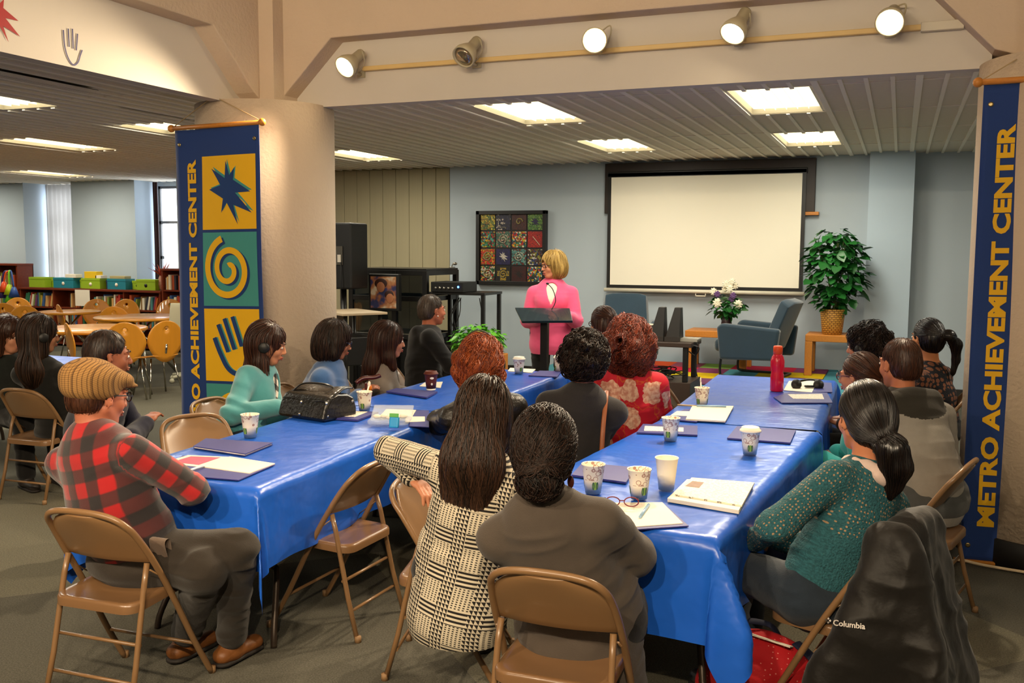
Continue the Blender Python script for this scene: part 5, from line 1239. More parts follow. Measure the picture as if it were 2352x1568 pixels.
def floral_mat():
    m=mat('red floral cloth','#c4142c',.75); nt=m.node_tree; uv=nn(nt,'ShaderNodeUVMap').outputs[0]
    n=nn(nt,'ShaderNodeTexNoise'); n.inputs['Scale'].default_value=14; n.inputs['Detail'].default_value=3; nt.links.new(uv,n.inputs['Vector'])
    ad=nn(nt,'ShaderNodeMix',data_type='RGBA',blend_type='ADD'); ad.inputs[0].default_value=.085; nt.links.new(uv,ad.inputs[6]); nt.links.new(n.outputs['Color'],ad.inputs[7])
    v=nn(nt,'ShaderNodeTexVoronoi',feature='F1'); v.inputs['Scale'].default_value=5.4; v.inputs['Randomness'].default_value=.75; nt.links.new(ad.outputs[2],v.inputs['Vector'])
    a=math2(nt,'LESS_THAN',v.outputs['Distance'],.37)
    n2=nn(nt,'ShaderNodeTexNoise'); n2.inputs['Scale'].default_value=40; nt.links.new(uv,n2.inputs['Vector']); r=ramp(nt,n2.outputs['Fac'],[(.4,'#cf8a74'),(.6,'#e8bfa4')])
    w=nn(nt,'ShaderNodeTexVoronoi',feature='DISTANCE_TO_EDGE'); w.inputs['Scale'].default_value=9; nt.links.new(ad.outputs[2],w.inputs['Vector']); b=math2(nt,'LESS_THAN',w.outputs['Distance'],.02)
    c=mixc(nt,b,'#c2122a','#c8501c'); nt.links.new(mixc(nt,a,c,r.outputs[0]),base_of(m).inputs['Base Color']); return m
def lace_mat(name,base,hole,scale=60,vmin=-9,thr=.25):
    m=mat(name,base,.9,bump=.8,bscale=150); nt=m.node_tree; uv=nn(nt,'ShaderNodeUVMap').outputs[0]; u,vv=uvxy(nt)
    v=nn(nt,'ShaderNodeTexVoronoi',feature='F1'); v.inputs['Scale'].default_value=scale; v.inputs['Randomness'].default_value=.35; nt.links.new(uv,v.inputs['Vector'])
    n=nn(nt,'ShaderNodeTexNoise'); n.inputs['Scale'].default_value=9; nt.links.new(uv,n.inputs['Vector'])
    a=math2(nt,'LESS_THAN',v.outputs['Distance'],math2(nt,'MULTIPLY',math2(nt,'GREATER_THAN',n.outputs['Fac'],.44),thr)); a=math2(nt,'MULTIPLY',a,math2(nt,'MAXIMUM',math2(nt,'GREATER_THAN',vv,vmin),math2(nt,'GREATER_THAN',u,.3)))
    n2=nn(nt,'ShaderNodeTexNoise'); n2.inputs['Scale'].default_value=120; nt.links.new(uv,n2.inputs['Vector'])
    b_=tuple(lin(base)); r=ramp(nt,n2.outputs['Fac'],[(.3,tuple(x*.65 for x in b_[:3])),(.7,tuple(min(1,x*1.25) for x in b_[:3]))])
    nt.links.new(mixc(nt,a,r.outputs[0],hole),base_of(m).inputs['Base Color']); return m
def cloth_mat(name,c,var=.1,rough=.9,sheen=.15,b=.25,bs=350,spec=.25): return mat(name,c,rough,var=var,vscale=30,sheen=sheen,bump=b,bscale=bs,spec=spec)
def tartan_mat():
    m=mat('black white plaid flannel','#888888',.9); nt=m.node_tree; u,v=uvxy(nt)
    a=math2(nt,'LESS_THAN',frac(nt,u,.07),.45); b=math2(nt,'LESS_THAN',frac(nt,v,.07),.45); s=math2(nt,'MULTIPLY',math2(nt,'ADD',a,b),.5)
    nt.links.new(ramp(nt,s,[(0,'#cfc6b8'),(.5,'#5a554f'),(1,'#1c1a1a')]).outputs[0],base_of(m).inputs['Base Color']); return m
EYEW=mat('eye white','#e0d6cc',.2); IRIS=mat('dark iris','#2a1a10',.1); LIPM={}
def strands(fld,V,N,flow,count,steps,ds,rad,seed,lift=.004,wave=0):
    rs=np.random.RandomState(seed); pick=rs.randint(0,len(V),count); P=V[pick].copy(); off=rs.rand(count)*lift+.0008
    path=[]; ph=rs.rand(count)*6.28
    for k in range(steps):
        g=fld.grad(P); s_=fld.sample(P); P=P-g*(s_-off)[:,None]*.7
        path.append(P.copy()); d=flow(P,k); 
        if wave: d=d+wave*np.stack([np.sin(ph+k*.9),np.cos(ph*1.3+k*.8),np.sin(ph*.7+k)],1)
        d=d-g*(np.sum(d*g,1,keepdims=True))*.85; d/= (np.linalg.norm(d,axis=1,keepdims=True)+1e-9); P=P+d*ds*(.7+.6*rs.rand(count))[:,None]
    path=np.stack(path,1)                        # count,steps,3
    T=np.gradient(path,axis=1); T/=np.linalg.norm(T,axis=2,keepdims=True)+1e-9
    ref=rs.randn(count,1,3); A=np.cross(T,ref); A/=np.linalg.norm(A,axis=2,keepdims=True)+1e-9; B=np.cross(T,A)
    prof=np.sin(np.linspace(.25,1,steps)*PI)**.6; prof[-1]=.08
    rr=rad*(.6+.8*rs.rand(count))[:,None]*prof[None,:]
    ring=[]
    for j in range(3): an=2*PI*j/3; ring.append(path+(A*math.cos(an)+B*math.sin(an))*rr[:,:,None])
    VV=np.stack(ring,2).reshape(-1,3)
    base=(np.arange(count)*steps*3)[:,None]+(np.arange(steps-1)*3)[None,:]; base=base.ravel(); Q=[]
    for j in range(3): j2=(j+1)%3; Q.append(np.stack([base+j,base+j2,base+3+j2,base+3+j],1))
    tone=np.repeat(np.clip(rs.rand(count)**1.3*1.15,0,1),steps*3); return VV,np.concatenate(Q),tone
PEOPLE={}
def person(name,label,head,hip,face=0,torso=None,hpitch=0,hroll=0,hs=1.0,build=1.0,sk='#b9805c',sex='f',vox=.008,
           top=None,topm=None,sleeve=1.0,inflate=.014,hem=0,collar=None,collarm=None,pants=None,shoes='#2a2420',
           Lw=None,Rw=None,Lpole=(-.35,-.35,-1),Rpole=(.35,-.35,-1),knees=None,feet=None,hair=None,hairm=None,standing=False,inner=None,
           folds=.006,mouth=0,eyes=True,seed=1,legs=True,belly=0,extra=None,detail=1,LEo=None,neck=.200):
    head=np.array(head,float); hip=np.array(hip,float); torso=face if torso is None else torso
    base=Vector((hip[0],hip[1],0)); org=np.array(base)
    root=thing('person',label,'person',base,0)
    T=frame(R(torso)); r_,f_,u_=T[:,0],T[:,1],T[:,2]
    Hd=frame(R(face),R(hpitch),R(hroll)); s=hs
    def hl(x,y,z): return head+Hd@(np.array([x,y,z])*s)
    skull=hl(0,-.03,-.07); nb=head+np.array([0,0,-neck*s])-f_*.035*s; nb=nb*1.0
    spine=nb-hip; su=nrm(spine); L=np.linalg.norm(spine)
    # torso axes: forward made perpendicular to spine
    tf=nrm(f_-su*(f_@su)); tr=np.cross(tf,su)
    B=build; shw=(.168 if sex=='f' else .192)*B**.4*s
    mid=hip+spine*.5-tf*.02; sh=nb-su*.055*s
    SL=sh-tr*shw-tf*.01; SR=sh+tr*shw-tf*.01
    def loc(p): return hip+r_*p[0]+f_*p[1]+np.array([0,0,1])*p[2]
    ua,fa=.285*s,.255*s
    Lw=Lw if Lw is not None else (-.10,.30,.12); Rw=Rw if Rw is not None else (.10,.30,.12)
    LWp=loc(Lw); RWp=loc(Rw)
    LE,LWp=ik(SL,LWp,ua,fa,tr*Lpole[0]+tf*Lpole[1]+su*Lpole[2]); RE,RWp=ik(SR,RWp,ua,fa,tr*Rpole[0]+tf*Rpole[1]+su*Rpole[2])
    if LEo is not None: LE=np.array(LEo[0],float); LWp=np.array(LEo[1],float)
    HL=hip-r_*.095*B; HR=hip+r_*.095*B
    if knees is None: knees=(hip+f_*.42-r_*.11+V3(0,0,-.02),hip+f_*.42+r_*.11+V3(0,0,-.02)) if not standing else (V3(HL[0],HL[1],.5)+f_*.01,V3(HR[0],HR[1],.5)+f_*.01)
    if feet is None: feet=tuple(V3(k[0],k[1],.075)+(f_*.03 if not standing else -f_*.01) for k in knees)
    feet=[np.array(q,float) for q in feet]; knees=[np.array(q,float) for q in knees]
    pts=np.array([head+V3(0,0,.2),head-V3(.17,.17,0),head+V3(.17,.17,0),hip,LE,RE,LWp,RWp,SL,SR,*knees,*[q-V3(0,0,.08) for q in feet]]); 
    lo=pts.min(0)-.16; hi=pts.max(0)+.14
    if not legs: lo[2]=hip[2]-.3
    def torsoprims(F,t,k=.05,skirt=0):
        F.cap(hip-su*.0,hip+su*.06,.150*B+t,.145*B+t,k,tf,.74)
        if sex=='f': F.cap(hip+spine*.22,mid,.128*B+t,.122*B+t,k,tf,.78+belly); F.cap(mid,hip+spine*.80,.125*B**.8+t,.135*B**.6+t,k,tf,.76)
        else: F.cap(hip+spine*.22,mid,.140*B+t,.138*B+t,k,tf,.78+belly); F.cap(mid,hip+spine*.80,.140*B**.8+t,.150*B**.6+t,k,tf,.74)
        F.cap(sh-tr*(shw-.045)-su*.03,sh+tr*(shw-.045)-su*.03,.045+t*.8,.045+t*.8,k,tf,1.05); F.cap(nb-su*.035-tr*.03,nb-su*.06-tr*(shw-.05),.034+t*.7,.028+t*.7,.04); F.cap(nb-su*.035+tr*.03,nb-su*.06+tr*(shw-.05),.034+t*.7,.028+t*.7,.04)
        F.cap(nb-su*.04,nb+su*.015,.085+t*.8,.05+t*.6,.06,tf,.8)
        if sex=='f':
            for q in(-1,1): F.ell(hip+spine*.64+tr*q*.065+tf*(.065+.02*B),(.060*B+t*.5,.050*B+t*.5,.062*B+t*.5),None,.07)
        if belly: F.ell(hip+spine*.3+tf*.06*B,(.13*B+t,.12*B+t,.12*B+t),None,.06)
        if skirt: F.cap(hip+su*.05,hip-V3(0,0,skirt)-tf*(.03 if not standing else 0),.155*B+t,.165*B+t+.01,.04,tf,.8)
    def armprims(F,t,full=1.0,k=.025,cuff=0):
        for S,E,W in((SL,LE,LWp),(SR,RE,RWp)):
            F.cap(S-su*.012,E,.047*B**.6+t*.85,.038*B**.5+t*.9,.035)
            if full>0: 
                W2=E+(W-E)*full*.97; F.cap(E,W2,.038*B**.5+t*.9,(.038+(.026-.038)*full)*B**.4+t*.8+cuff,k)
    # ---- body
    F=Field(lo,hi,vox)
    torsoprims(F,0); armprims(F,0)
    F.cap(nb-su*.02,skull,.056*s,.053*s,.025)
    if legs or 1:
        for Hh,K,Ft in((HL,knees[0],feet[0]),(HR,knees[1],feet[1])):
            F.cap(Hh,K,.082*B,.056*B**.6,.04); F.cap(K,Ft,.053*B**.5,.037,.03)
    E_=lambda c,r,k=.02,op='u',M=None: F.ell(hl(*c),tuple(np.array(r)*s),Hd if M is None else M,k,op)
    cp=lambda a,b,ra,rb,k=.012,op='u': F.cap(hl(*a),hl(*b),ra*s,rb*s,k,op=op)
    E_((0,-.018,.03),(.074,.095,.09)); E_((0,.03,-.03),(.060,.066,.082),.03); E_((0,.060,-.098),(.026,.022,.018),.025)
    for q in(-1,1):
        cp((q*.054,.0,-.05),(q*.022,.055,-.096),.02,.016,.02); E_((q*.038,.062,-.032),(.022,.022,.024),.015)
        E_((q*.031,.100,.002),(.016,.014,.010),.008,'s')
        cp((q*.012,.094,.022),(q*.045,.082,.022),.008,.007,.008)
        E_((q*.032,.0835,.0),(.0145,.012,.0115),.004)
        M2=Hd@np.array(Matrix.Rotation(R(-22*q),3,'Z')); E_((q*.080,-.004,-.012),(.006,.019,.031),.006,'u',M2); E_((q*.087,.004,-.006),(.004,.009,.016),.003,'s',M2)
        E_((q*.010,.104,-.036),(.009,.010,.007),.005)
    cp((0,.090,.018),(0,.110,-.030),.006,.0105,.010); 
    E_((0,.093,-.060),(.024,.011,.006),.005); E_((0,.090,-.073-.006*mouth),(.020,.012,.007),.005)
    if mouth: E_((0,.106,-.0665),(.017,.014,.0035+.002*mouth),.002,'s')
    # hands
    HB=[]
    for W,E,q,hp in((LWp,LE,-1,'L'),(RWp,RE,1,'R')):
        d=nrm(W-E); side=nrm(np.cross(d,V3(0,0,1))) if abs(d[2])<.9 else tr; pn=np.cross(side,d); 
        if pn[2]>0: pn=-pn
        pc=W+d*.045*s; F.cap(W-d*.01,W+d*.02,.026*s,.028*s,.015,pn,.8); F.cap(pc-side*.016*s,pc+side*.016*s,.029*s,.029*s,.012,pn,.5)
        inw=-q*tr; sgn=1 if side@inw>0 else -1     # thumb on the inner side
        for i,(o,l) in enumerate(((.028,.068),(.010,.076),(-.009,.070),(-.027,.055))):
            a=W+d*.082*s+side*sgn*o*s; b=a+d*l*.5*s+pn*.012*s; c=b+d*l*.38*s+pn*.028*s
            F.cap(a-d*.02*s,b,.0098*s,.0088*s,.004); F.cap(b,c,.0085*s,.0072*s,.003)
        a=W+d*.025*s+side*sgn*.026*s; b=a+d*.035*s+side*sgn*.026*s+pn*.012*s; c=b+d*.03*s+side*sgn*.006*s+pn*.008*s
        F.cap(a,b,.0125*s,.0105*s,.008); F.cap(b,c,.0100*s,.0085*s,.004)
    V,Q=F.mesh(); mkmesh('body',V,Q,skin(sk),root,org)
    # eyes, lips, brows
    if eyes:
        for q in(-1,1):
            b=MB(); M=Matrix(Hd.tolist()).to_4x4(); b.ell(Vector(hl(q*.032,.0885,.0)-org),(.0125*s,.009*s,.0075*s),14,10,rot=M); e=b.make('eye',EYEW,root)
            b=MB(); b.ell(Vector(hl(q*.032,.0935,.0)-org),(.006*s,.0048*s,.006*s),12,8,rot=M); b.make('iris',IRIS,e)
            b=MB(); b.tube([Vector(hl(q*.014,.1025,.022)-org),Vector(hl(q*.034,.098,.030)-org),Vector(hl(q*.052,.078,.024)-org)],[.0022*s,.003*s,.0015*s],6); b.make('eyebrow',(hairm or HAIRS['dark']) if sex!='x' else HAIRS['dark'],root)
        b=MB(); b.tube([Vector(hl(-.024,.094,-.064)-org),Vector(hl(-.008,.1035,-.0615)-org),Vector(hl(.008,.1035,-.0615)-org),Vector(hl(.024,.094,-.064)-org)],[.001*s,.0042*s,.0042*s,.001*s],8)
        b.tube([Vector(hl(-.022,.092,-.068)-org),Vector(hl(-.008,.100,-.073-.005*mouth)-org),Vector(hl(.008,.100,-.073-.005*mouth)-org),Vector(hl(.022,.092,-.068)-org)],[.001*s,.005*s,.005*s,.001*s],8)
        b.make('lips',mat('lips '+('f' if sex=='f' else 'm'),'#a04a40' if sex=='f' else '#9a5a48',.4),root)
    # ---- clothes
    def uvfor(V):
        uv=np.zeros((len(V),2)); best=np.full(len(V),9.)
        def seg(a,b,R0,uo):
            nonlocal uv,best
            d=b-a; L_=np.linalg.norm(d); d=d/L_; t=np.clip((V-a)@d,0,L_); q=V-a-np.outer(t,d); dist=np.linalg.norm(q,axis=1)-R0
            ref=nrm(np.cross(d,tf)) if abs(d@tf)<.9 else tr; ref2=np.cross(d,ref); ang=np.arctan2(q@ref2,q@ref)
            m=dist<best; best[m]=dist[m]; uv[m,0]=ang[m]*(R0+.012)+uo; uv[m,1]=((V-a)@d)[m]
        q=V-hip; x=q@tr; y=q@tf; z=q@su; d0=np.abs(z-L*.45)*0+np.sqrt(x*x+(y/.75)**2)-.165*B
        best=np.where(z>-.3,d0,9.); uv[:,0]=x*1.1; uv[:,1]=z
        for S,E,W in((SL,LE,LWp),(SR,RE,RWp)): seg(S+nrm(E-S)*.03,E,.05,.5); seg(E,W,.04,.5)
        return uv
    def foldit(Fd,V,amp,sd,kind='top'):
        N=Fd.grad(V); q=V-hip; l=np.stack([q@tr,q@tf,q@su],1)
        a=vnoise(l*np.array([5,5,26])+sd*3.1); b_=vnoise(l*np.array([17,17,5])+sd*1.7+9); c=vnoise(l*np.array([11,11,13])+sd)
        ridg=(1-np.abs(a)*2)*.55+(1-np.abs(b_)*2)*.25+c*.5
        w=np.ones(len(V))*.6
        for Ej in(LE,RE): w+=1.1*np.exp(-(np.linalg.norm(V-Ej,axis=1)/.09)**2)
        w+=.8*np.exp(-(((V-hip)@su-.10)/.09)**2)
        return V+N*(ridg*w*amp)[:,None]
    hi2=hi.copy(); hi2[2]=max(nb[2],LE[2],RE[2],LWp[2],RWp[2])+.14
    if topm is not None:
        lo2=lo.copy(); lo2[2]=min(hip[2]-.12-hem,LWp[2]-.05,RWp[2]-.05) if not standing else hip[2]-.14-hem
        G=Field(lo2,hi2,vox); torsoprims(G,inflate,skirt=hem+(.04 if hem else 0)); armprims(G,inflate,sleeve,cuff=.004)
        if sleeve>.9:
            for E,W in((LE,LWp),(RE,RWp)): G.cap(E+(W-E)*.93,E+(W-E)*.97,.029+inflate*.9,.031+inflate*.8,.004)
        if collar=='hood':
            for i in range(9):
                a=R(-150+i*37.5); p=nb+tr*math.cos(a-PI/2)*.085+tf*(math.sin(a-PI/2)*.075+.01)*-1+su*(.03-.02*math.cos(a)); 
            for i in range(8):
                a0=R(20+i*40); a1=R(20+(i+1)*40); P=lambda a:nb+tr*math.sin(a)*.082+tf*math.cos(a)*.072+su*(.022-.015*math.cos(a)*-1)
                G.cap(P(a0),P(a1),.026,.026,.02)
            G.ell(nb-tf*.10-su*.07,(.15,.055,.12),np.stack([tr,tf,su],1),.04); G.cap(nb-tf*.10+tr*.10,nb-tf*.10-tr*.10,.042,.042,.03)
        elif collar in('cowl','scarf'):
            for i in range(9):
                a0=R(i*40); a1=R((i+1)*40); P=lambda a:nb+tr*math.sin(a)*.074+tf*(math.cos(a)*.072+.008)+su*(.028-.014*math.cos(a)); G.cap(P(a0),P(a1),.024,.024,.01)
        elif collar=='crew':
            for i in range(12):
                a0=R(i*30); a1=R((i+1)*30); P=lambda a:nb+tr*math.sin(a)*.070+tf*(math.cos(a)*.068+.006)+su*(.012-.022*math.cos(a)); G.cap(P(a0),P(a1),.011,.011,.008)
        elif collar=='shirt':
            for i in range(12):
                a0=R(i*30); a1=R((i+1)*30)
                if i in(0,11): continue
                P=lambda a:nb+tr*math.sin(a)*.066+tf*(math.cos(a)*.064+.006)+su*(.034-.02*math.cos(a)); P2=lambda a:nb+tr*math.sin(a)*.084+tf*(math.cos(a)*.080+.006)+su*(-.004-.03*math.cos(a)); G.cap(P(a0),P(a1),.010,.010,.006); G.cap(P2(a0),P2(a1),.012,.012,.012); G.cap(P(a0),P2(a0),.010,.010,.01)
        if extra: extra(G,dict(nb=nb,tr=tr,tf=tf,su=su,hip=hip,spine=spine,SL=SL,SR=SR,LE=LE,RE=RE,LW=LWp,RW=RWp,B=B))
        if inner: # open front showing an inner layer
            for kk in range(6): G.cap(hip+spine*(.62+.07*kk)+tf*.10,hip+spine*(.62+.07*kk)+tf*.26,.006+.009*kk,.02+.012*kk,.006,op='s')
        V,Q=G.mesh(); V0=V.copy(); V=foldit(G,V,folds,seed)
        P_=mkmesh(top or 'shirt',V,Q,topm,root,org,uv=uvfor(V0))
        if collarm:
            c=V0[Q].mean(1)-nb; m=(c@su>-.03)&(np.linalg.norm(c-np.outer(c@su,su),axis=1)<.15) if collar!='hood' else ((c@su>-.005)|(c@tf<-.07)&(c@su>-.17))&(np.linalg.norm(c,axis=1)<.20)
            P_.data.materials.append(collarm); P_.data.polygons.foreach_set('material_index',m.astype(np.int32))
        if inner:
            G=Field(lo2,hi2,vox); torsoprims(G,inflate*.45); V,Q=G.mesh(); mkmesh('undershirt',V,Q,inner,root,org,uv=uvfor(V))
    if pants is not None and legs:
        hi3=hi.copy(); hi3[2]=hip[2]+.14 if not standing else hip[2]+.05
        G=Field(lo,hi3,vox*1.15); t=.010
        G.cap(hip,hip+su*.05,.148*B+t-.012*standing,.143*B+t-.012*standing,.04,tf,.76)
        for Hh,K,Ft in((HL,knees[0],feet[0]),(HR,knees[1],feet[1])): G.cap(Hh,K,.088*B+t,.062*B**.6+t,.03); G.cap(K,Ft+(K-Ft)*.1,.058*B**.5+t,.05+t,.025)
        if not standing: G.ell(hip-V3(0,0,.03)-f_*.02,(.17*B,.13*B,.07),np.stack([r_,f_,V3(0,0,1)],1),.04)
        V,Q=G.mesh(); N=G.grad(V); dk=np.minimum(np.linalg.norm(V-knees[0],axis=1),np.linalg.norm(V-knees[1],axis=1))
        amp=.004+.007*np.exp(-(dk/.12)**2); V=V+N*((1-np.abs(vnoise(V*np.array([9,9,24])+seed))*2)*amp)[:,None]
        mkmesh('trousers',V,Q,pants,root,org,uv=np.stack([V[:,0],V[:,2]],1))
        for Ft,K in zip(feet,knees):
            fd=nrm(np.array([*(f_[:2]),0]))
            G=Field(Ft-V3(.2,.2,.09),Ft+V3(.2,.2,.12),.008)
            a=V3(Ft[0],Ft[1],.045)-fd*.045; b=V3(Ft[0],Ft[1],.038)+fd*.13; G.cap(a,b,.042,.038,.02,V3(0,0,1),.8); G.cap(V3(Ft[0],Ft[1],.05),V3(Ft[0],Ft[1],.12),.045,.047,.02); G.plane(V3(0,0,.004),V3(0,0,-1),.003)
            V,Q=G.mesh(); sh_=mkmesh('shoe',V,Q,mat('shoe '+shoes,shoes,.5,var=.15,bump=.15,bscale=90),root,org)
            G=Field(Ft-V3(.2,.2,.09),Ft+V3(.2,.2,.0),.008); G.cap(a-V3(0,0,.03),b-V3(0,0,.025),.045,.041,.01,V3(0,0,1),.35); G.plane(V3(0,0,.002),V3(0,0,-1),.003); V,Q=G.mesh()
            if len(Q): mkmesh('sole',V,Q,mat('dark shoe sole','#1c1612',.7),sh_,org)
    info=dict(root=root,org=org,Hd=Hd,head=head,hl=hl,s=s,nb=nb,tr=tr,tf=tf,su=su,hip=hip,spine=spine,SL=SL,SR=SR,LE=LE,RE=RE,LW=LWp,RW=RWp,f=f_,r=r_,skin=sk,sh=sh,B=B,vox=vox,lo=lo,hi=hi)
    if hair: hair(info,hairm)
    PEOPLE[label]=info; return info
HAIRS={'black':hairmat('black hair','#0a0706','#33221a',.5,.3),'dark':hairmat('dark brown hair','#100a07','#442c1e',.45,.4),'brown':hairmat('brown hair','#2a150c','#5a3420'),'red':hairmat('copper red hair','#5e200c','#a8501f'),
'auburn':hairmat('auburn hair','#3a120a','#84351a'),'blond':hairmat('blond hair','#8a6a30','#d8b468'),'grey':hairmat('greying dark hair','#2c221c','#6a5a4c'),'espresso':hairmat('glossy black hair','#080606','#241812',.3,.7),'chestnut':hairmat('chestnut hair','#24120a','#4e2a18')}
def hairfield(I,hi_=.22,lo_=.2,wide=.2,vox=None):
    h=I['head']; return Field(h-V3(wide,wide,lo_),h+V3(wide,wide,hi_),vox or min(I['vox'],.007))
def scalp(G,I,t=.014,front=.0,side=0,face=True,back=-.06,wide=1.0):
    s=I['s']; hl=I['hl']; Hd=I['Hd']
    G.ell(hl(0,-.022,.034),((.076*wide+t)*s,(.097+t)*s,(.091+t)*s),Hd,.0)
    G.ell(hl(0,-.055,-.02),((.070*wide+t)*s,(.062+t)*s,(.075+t*.6)*s),Hd,.03)
def cutface(G,I,low=-.05,z=.055,w=.062,ears=True):
    s=I['s']; hl=I['hl']; Hd=I['Hd']
    G.ell(hl(0,.115,-.03),(w*s,.085*s,(z+.045)*s),Hd,.012,'s')
    if ears:
        for q in(-1,1): G.ell(hl(q*.088,.012,-.035),(.03*s,.034*s,.042*s),Hd,.01,'s'); G.ell(hl(q*.085,.05,-.06),(.035*s,.05*s,.06*s),Hd,.01,'s')
def finish_hair(I,G,m,flow,count,steps=12,ds=.018,rad=.0016,lift=.005,groove=.0025,gfreq=95,name='hair',seed=1,wave=0,fine=None):
    if wave>.5: groove*=1.5
    V,Q=G.mesh(); hl=I['hl']; org=I['org']; c=I['head']
    q=(V-c)@I['Hd']; ang=np.arctan2(q[:,0],q[:,1]+.0)
    N=G.grad(V); P=np.stack([ang*gfreq/6.28*1.0,q[:,2]*6,q[:,1]*0+seed],1); g=vnoise(P*1.5)*.6+vnoise(P*3.7+5)*.4; cl=vnoise(P*np.array([.35,.5,1])+3)*.6+vnoise(P*np.array([.8,.9,1])+8)*.4
    V2=V+N*(g*groove*1.3+cl*groove*1.6)[:,None]; tone=np.clip(.22+.55*g+.35*cl,0,1)
    SV,SQ,st=strands(G,V2,N,flow,count,steps,ds,rad,seed,lift,wave)
    VV=np.concatenate([V2,SV]); QQ=np.concatenate([Q,SQ+len(V2)]); tt=np.concatenate([tone,st])
    return mkmesh(name,VV,QQ,m,I['root'],org,tone=tt)
def flow_down(I,crown=(0,-.03,.12),mixz=.02,out=.0):
    c=I['hl'](*crown); h=I['head']; s=I['s']; up=I['Hd'][:,2]
    def f(P,k):
        q=P-c; z=(P-h)@up; w=np.clip((z-mixz)/.07,0,1)[:,None]; a=q/(np.linalg.norm(q,axis=1,keepdims=True)+1e-6); return a*w+np.array([0,0,-1])*(1.05-w)
    return f
def flow_to(I,tie,after=None,rr=.035):
    tie=np.array(tie)
    def f(P,k):
        q=tie-P; d=np.linalg.norm(q,axis=1,keepdims=True); a=q/(d+1e-6); w=(P[:,2]<tie[2]-.01)[:,None]|(d<rr)
        return np.where(w,np.array([[0,0,-1.]]),a)
    return f
# hair styles -------------------------------------------------------
def H_short(t=.009,count=900,z=.06,low=-.03,wave=.15,top=0,steps=4,ds=.010):
    def fn(I,m):
        G=hairfield(I); scalp(G,I,t,wide=.985)
        for q in(-1,1): G.ell(I['hl'](q*.094,-.004,-.022),(.026*I['s'],.032*I['s'],.046*I['s']),I['Hd'],.006,'s')
        if top: G.ell(I['hl'](0,.0,.10),(.065,.085,.03+top),I['Hd'],.03)
        cutface(G,I,z=z+.008,w=.074); s=I['s']
        # nape and sides taper
        G.ell(I['hl'](0,-.03,-.135),(.12*s,.12*s,.075*s),I['Hd'],.02,'s')
        for q in(-1,1): G.ell(I['hl'](q*.095,.03,-.02),(.035*s,.045*s,.05*s),I['Hd'],.012,'s')
        finish_hair(I,G,m,flow_down(I),count,steps,ds,.0010,.003,.0008,160,seed=3,wave=wave)
    return fn
def H_long(length=.38,width=.085,back=.06,part=0,count=1500,frontL=.0,t=.016,steps=22,spread=1.0,rad=.0017,lean=(0,0,0),cover=False,wave=.0,depth=.55,sidefront=0,ears=False):
    def fn(I,m):
        h=I['head']; G=Field(h-V3(.22,.22,length+.12),h+V3(.22,.22,.2),I['vox'] if I['vox']<.008 else .008); s=I['s']; hl=I['hl']
        scalp(G,I,t,wide=1.04); tf,tr,su=I['tf'],I['tr'],I['su']; Hd=I['Hd']
        bk=hl(0,-.06,0); end=I['nb']-tf*(.085+back*.3)-su*(length-.22)+np.array(lean)
        mid=I['nb']-tf*(.075+back*.2)+V3(0,0,.01)
        G.cap(bk,mid,.078,width*.95,.04,Hd[:,1],.75); G.cap(mid,end,width,width*.72*spread,.04,tf,depth)
        for q in(-1,1):
            a=hl(q*.068,-.01,.0); b_=hl(q*.076,-.01,-.11); G.cap(a,b_,.034,.036,.03,Hd[:,0],.75)
            if sidefront: c=b_+V3(0,0,-sidefront)+tf*.03; G.cap(b_,c,.034,.024,.02)
        cutface(G,I,z=.055,w=.062,ears=False)
        G.ell(hl(0,.10,-.10),(.060,.085,.10),Hd,.01,'s')
        if ears: G.ell(hl(.088,.025,-.03),(.03,.034,.05),Hd,.01,'s'); G.ell(hl(-.088,.025,-.03),(.03,.034,.05),Hd,.01,'s')
        finish_hair(I,G,m,flow_down(I,(part*.02,.02,.12)),count,steps,.02,rad,.010,.004,110,seed=5,wave=wave)
    return fn
def H_bob(length=.13,count=900,t=.022,puff=.03,wave=.2,face=.060,flip=0,steps=9,zc=.055,rad=.0016,groove=.004,back=0):
    def fn(I,m):
        G=hairfield(I,lo_=.16+length,wide=.2); s=I['s']; hl=I['hl']; Hd=I['Hd']; scalp(G,I,t,wide=1.06)
        G.ell(hl(0,-.045,-.02-length*.25),((.085+puff)*s,(.082+puff)*s,(.075+length*.55)*s),Hd,.03)
        for q in(-1,1): G.cap(hl(q*.07,.01-.03*back,0),hl(q*.078,.0-.035*back,-length*.8),.032,.036-.008*back,.03)
        if wave>.9:
            rs=np.random.RandomState(9)
            for i in range(46):
                d=nrm(rs.randn(3))
                if d[1]>.35 or d[2]>.92: continue
                rz_=.034+t+.075*(d[2]>0)+(.05+length*.5)*(d[2]<=0); p=hl(d[0]*(.080+t*.5+puff*.6),-.035+d[1]*(.085+t*.5+puff*.6),-.02+d[2]*rz_); G.ell(p,(.030,.030,.036),None,.012)
        cutface(G,I,z=zc,w=face,ears=False); G.ell(hl(0,.105,-.10),(.062+.012*back,.085+.012*back,.10),Hd,.012,'s')
        G.plane(hl(0,0,-.05-length),-Hd[:,2],.03)
        finish_hair(I,G,m,flow_down(I),count,steps,.018,rad,.008,groove,90,seed=8,wave=wave)
    return fn
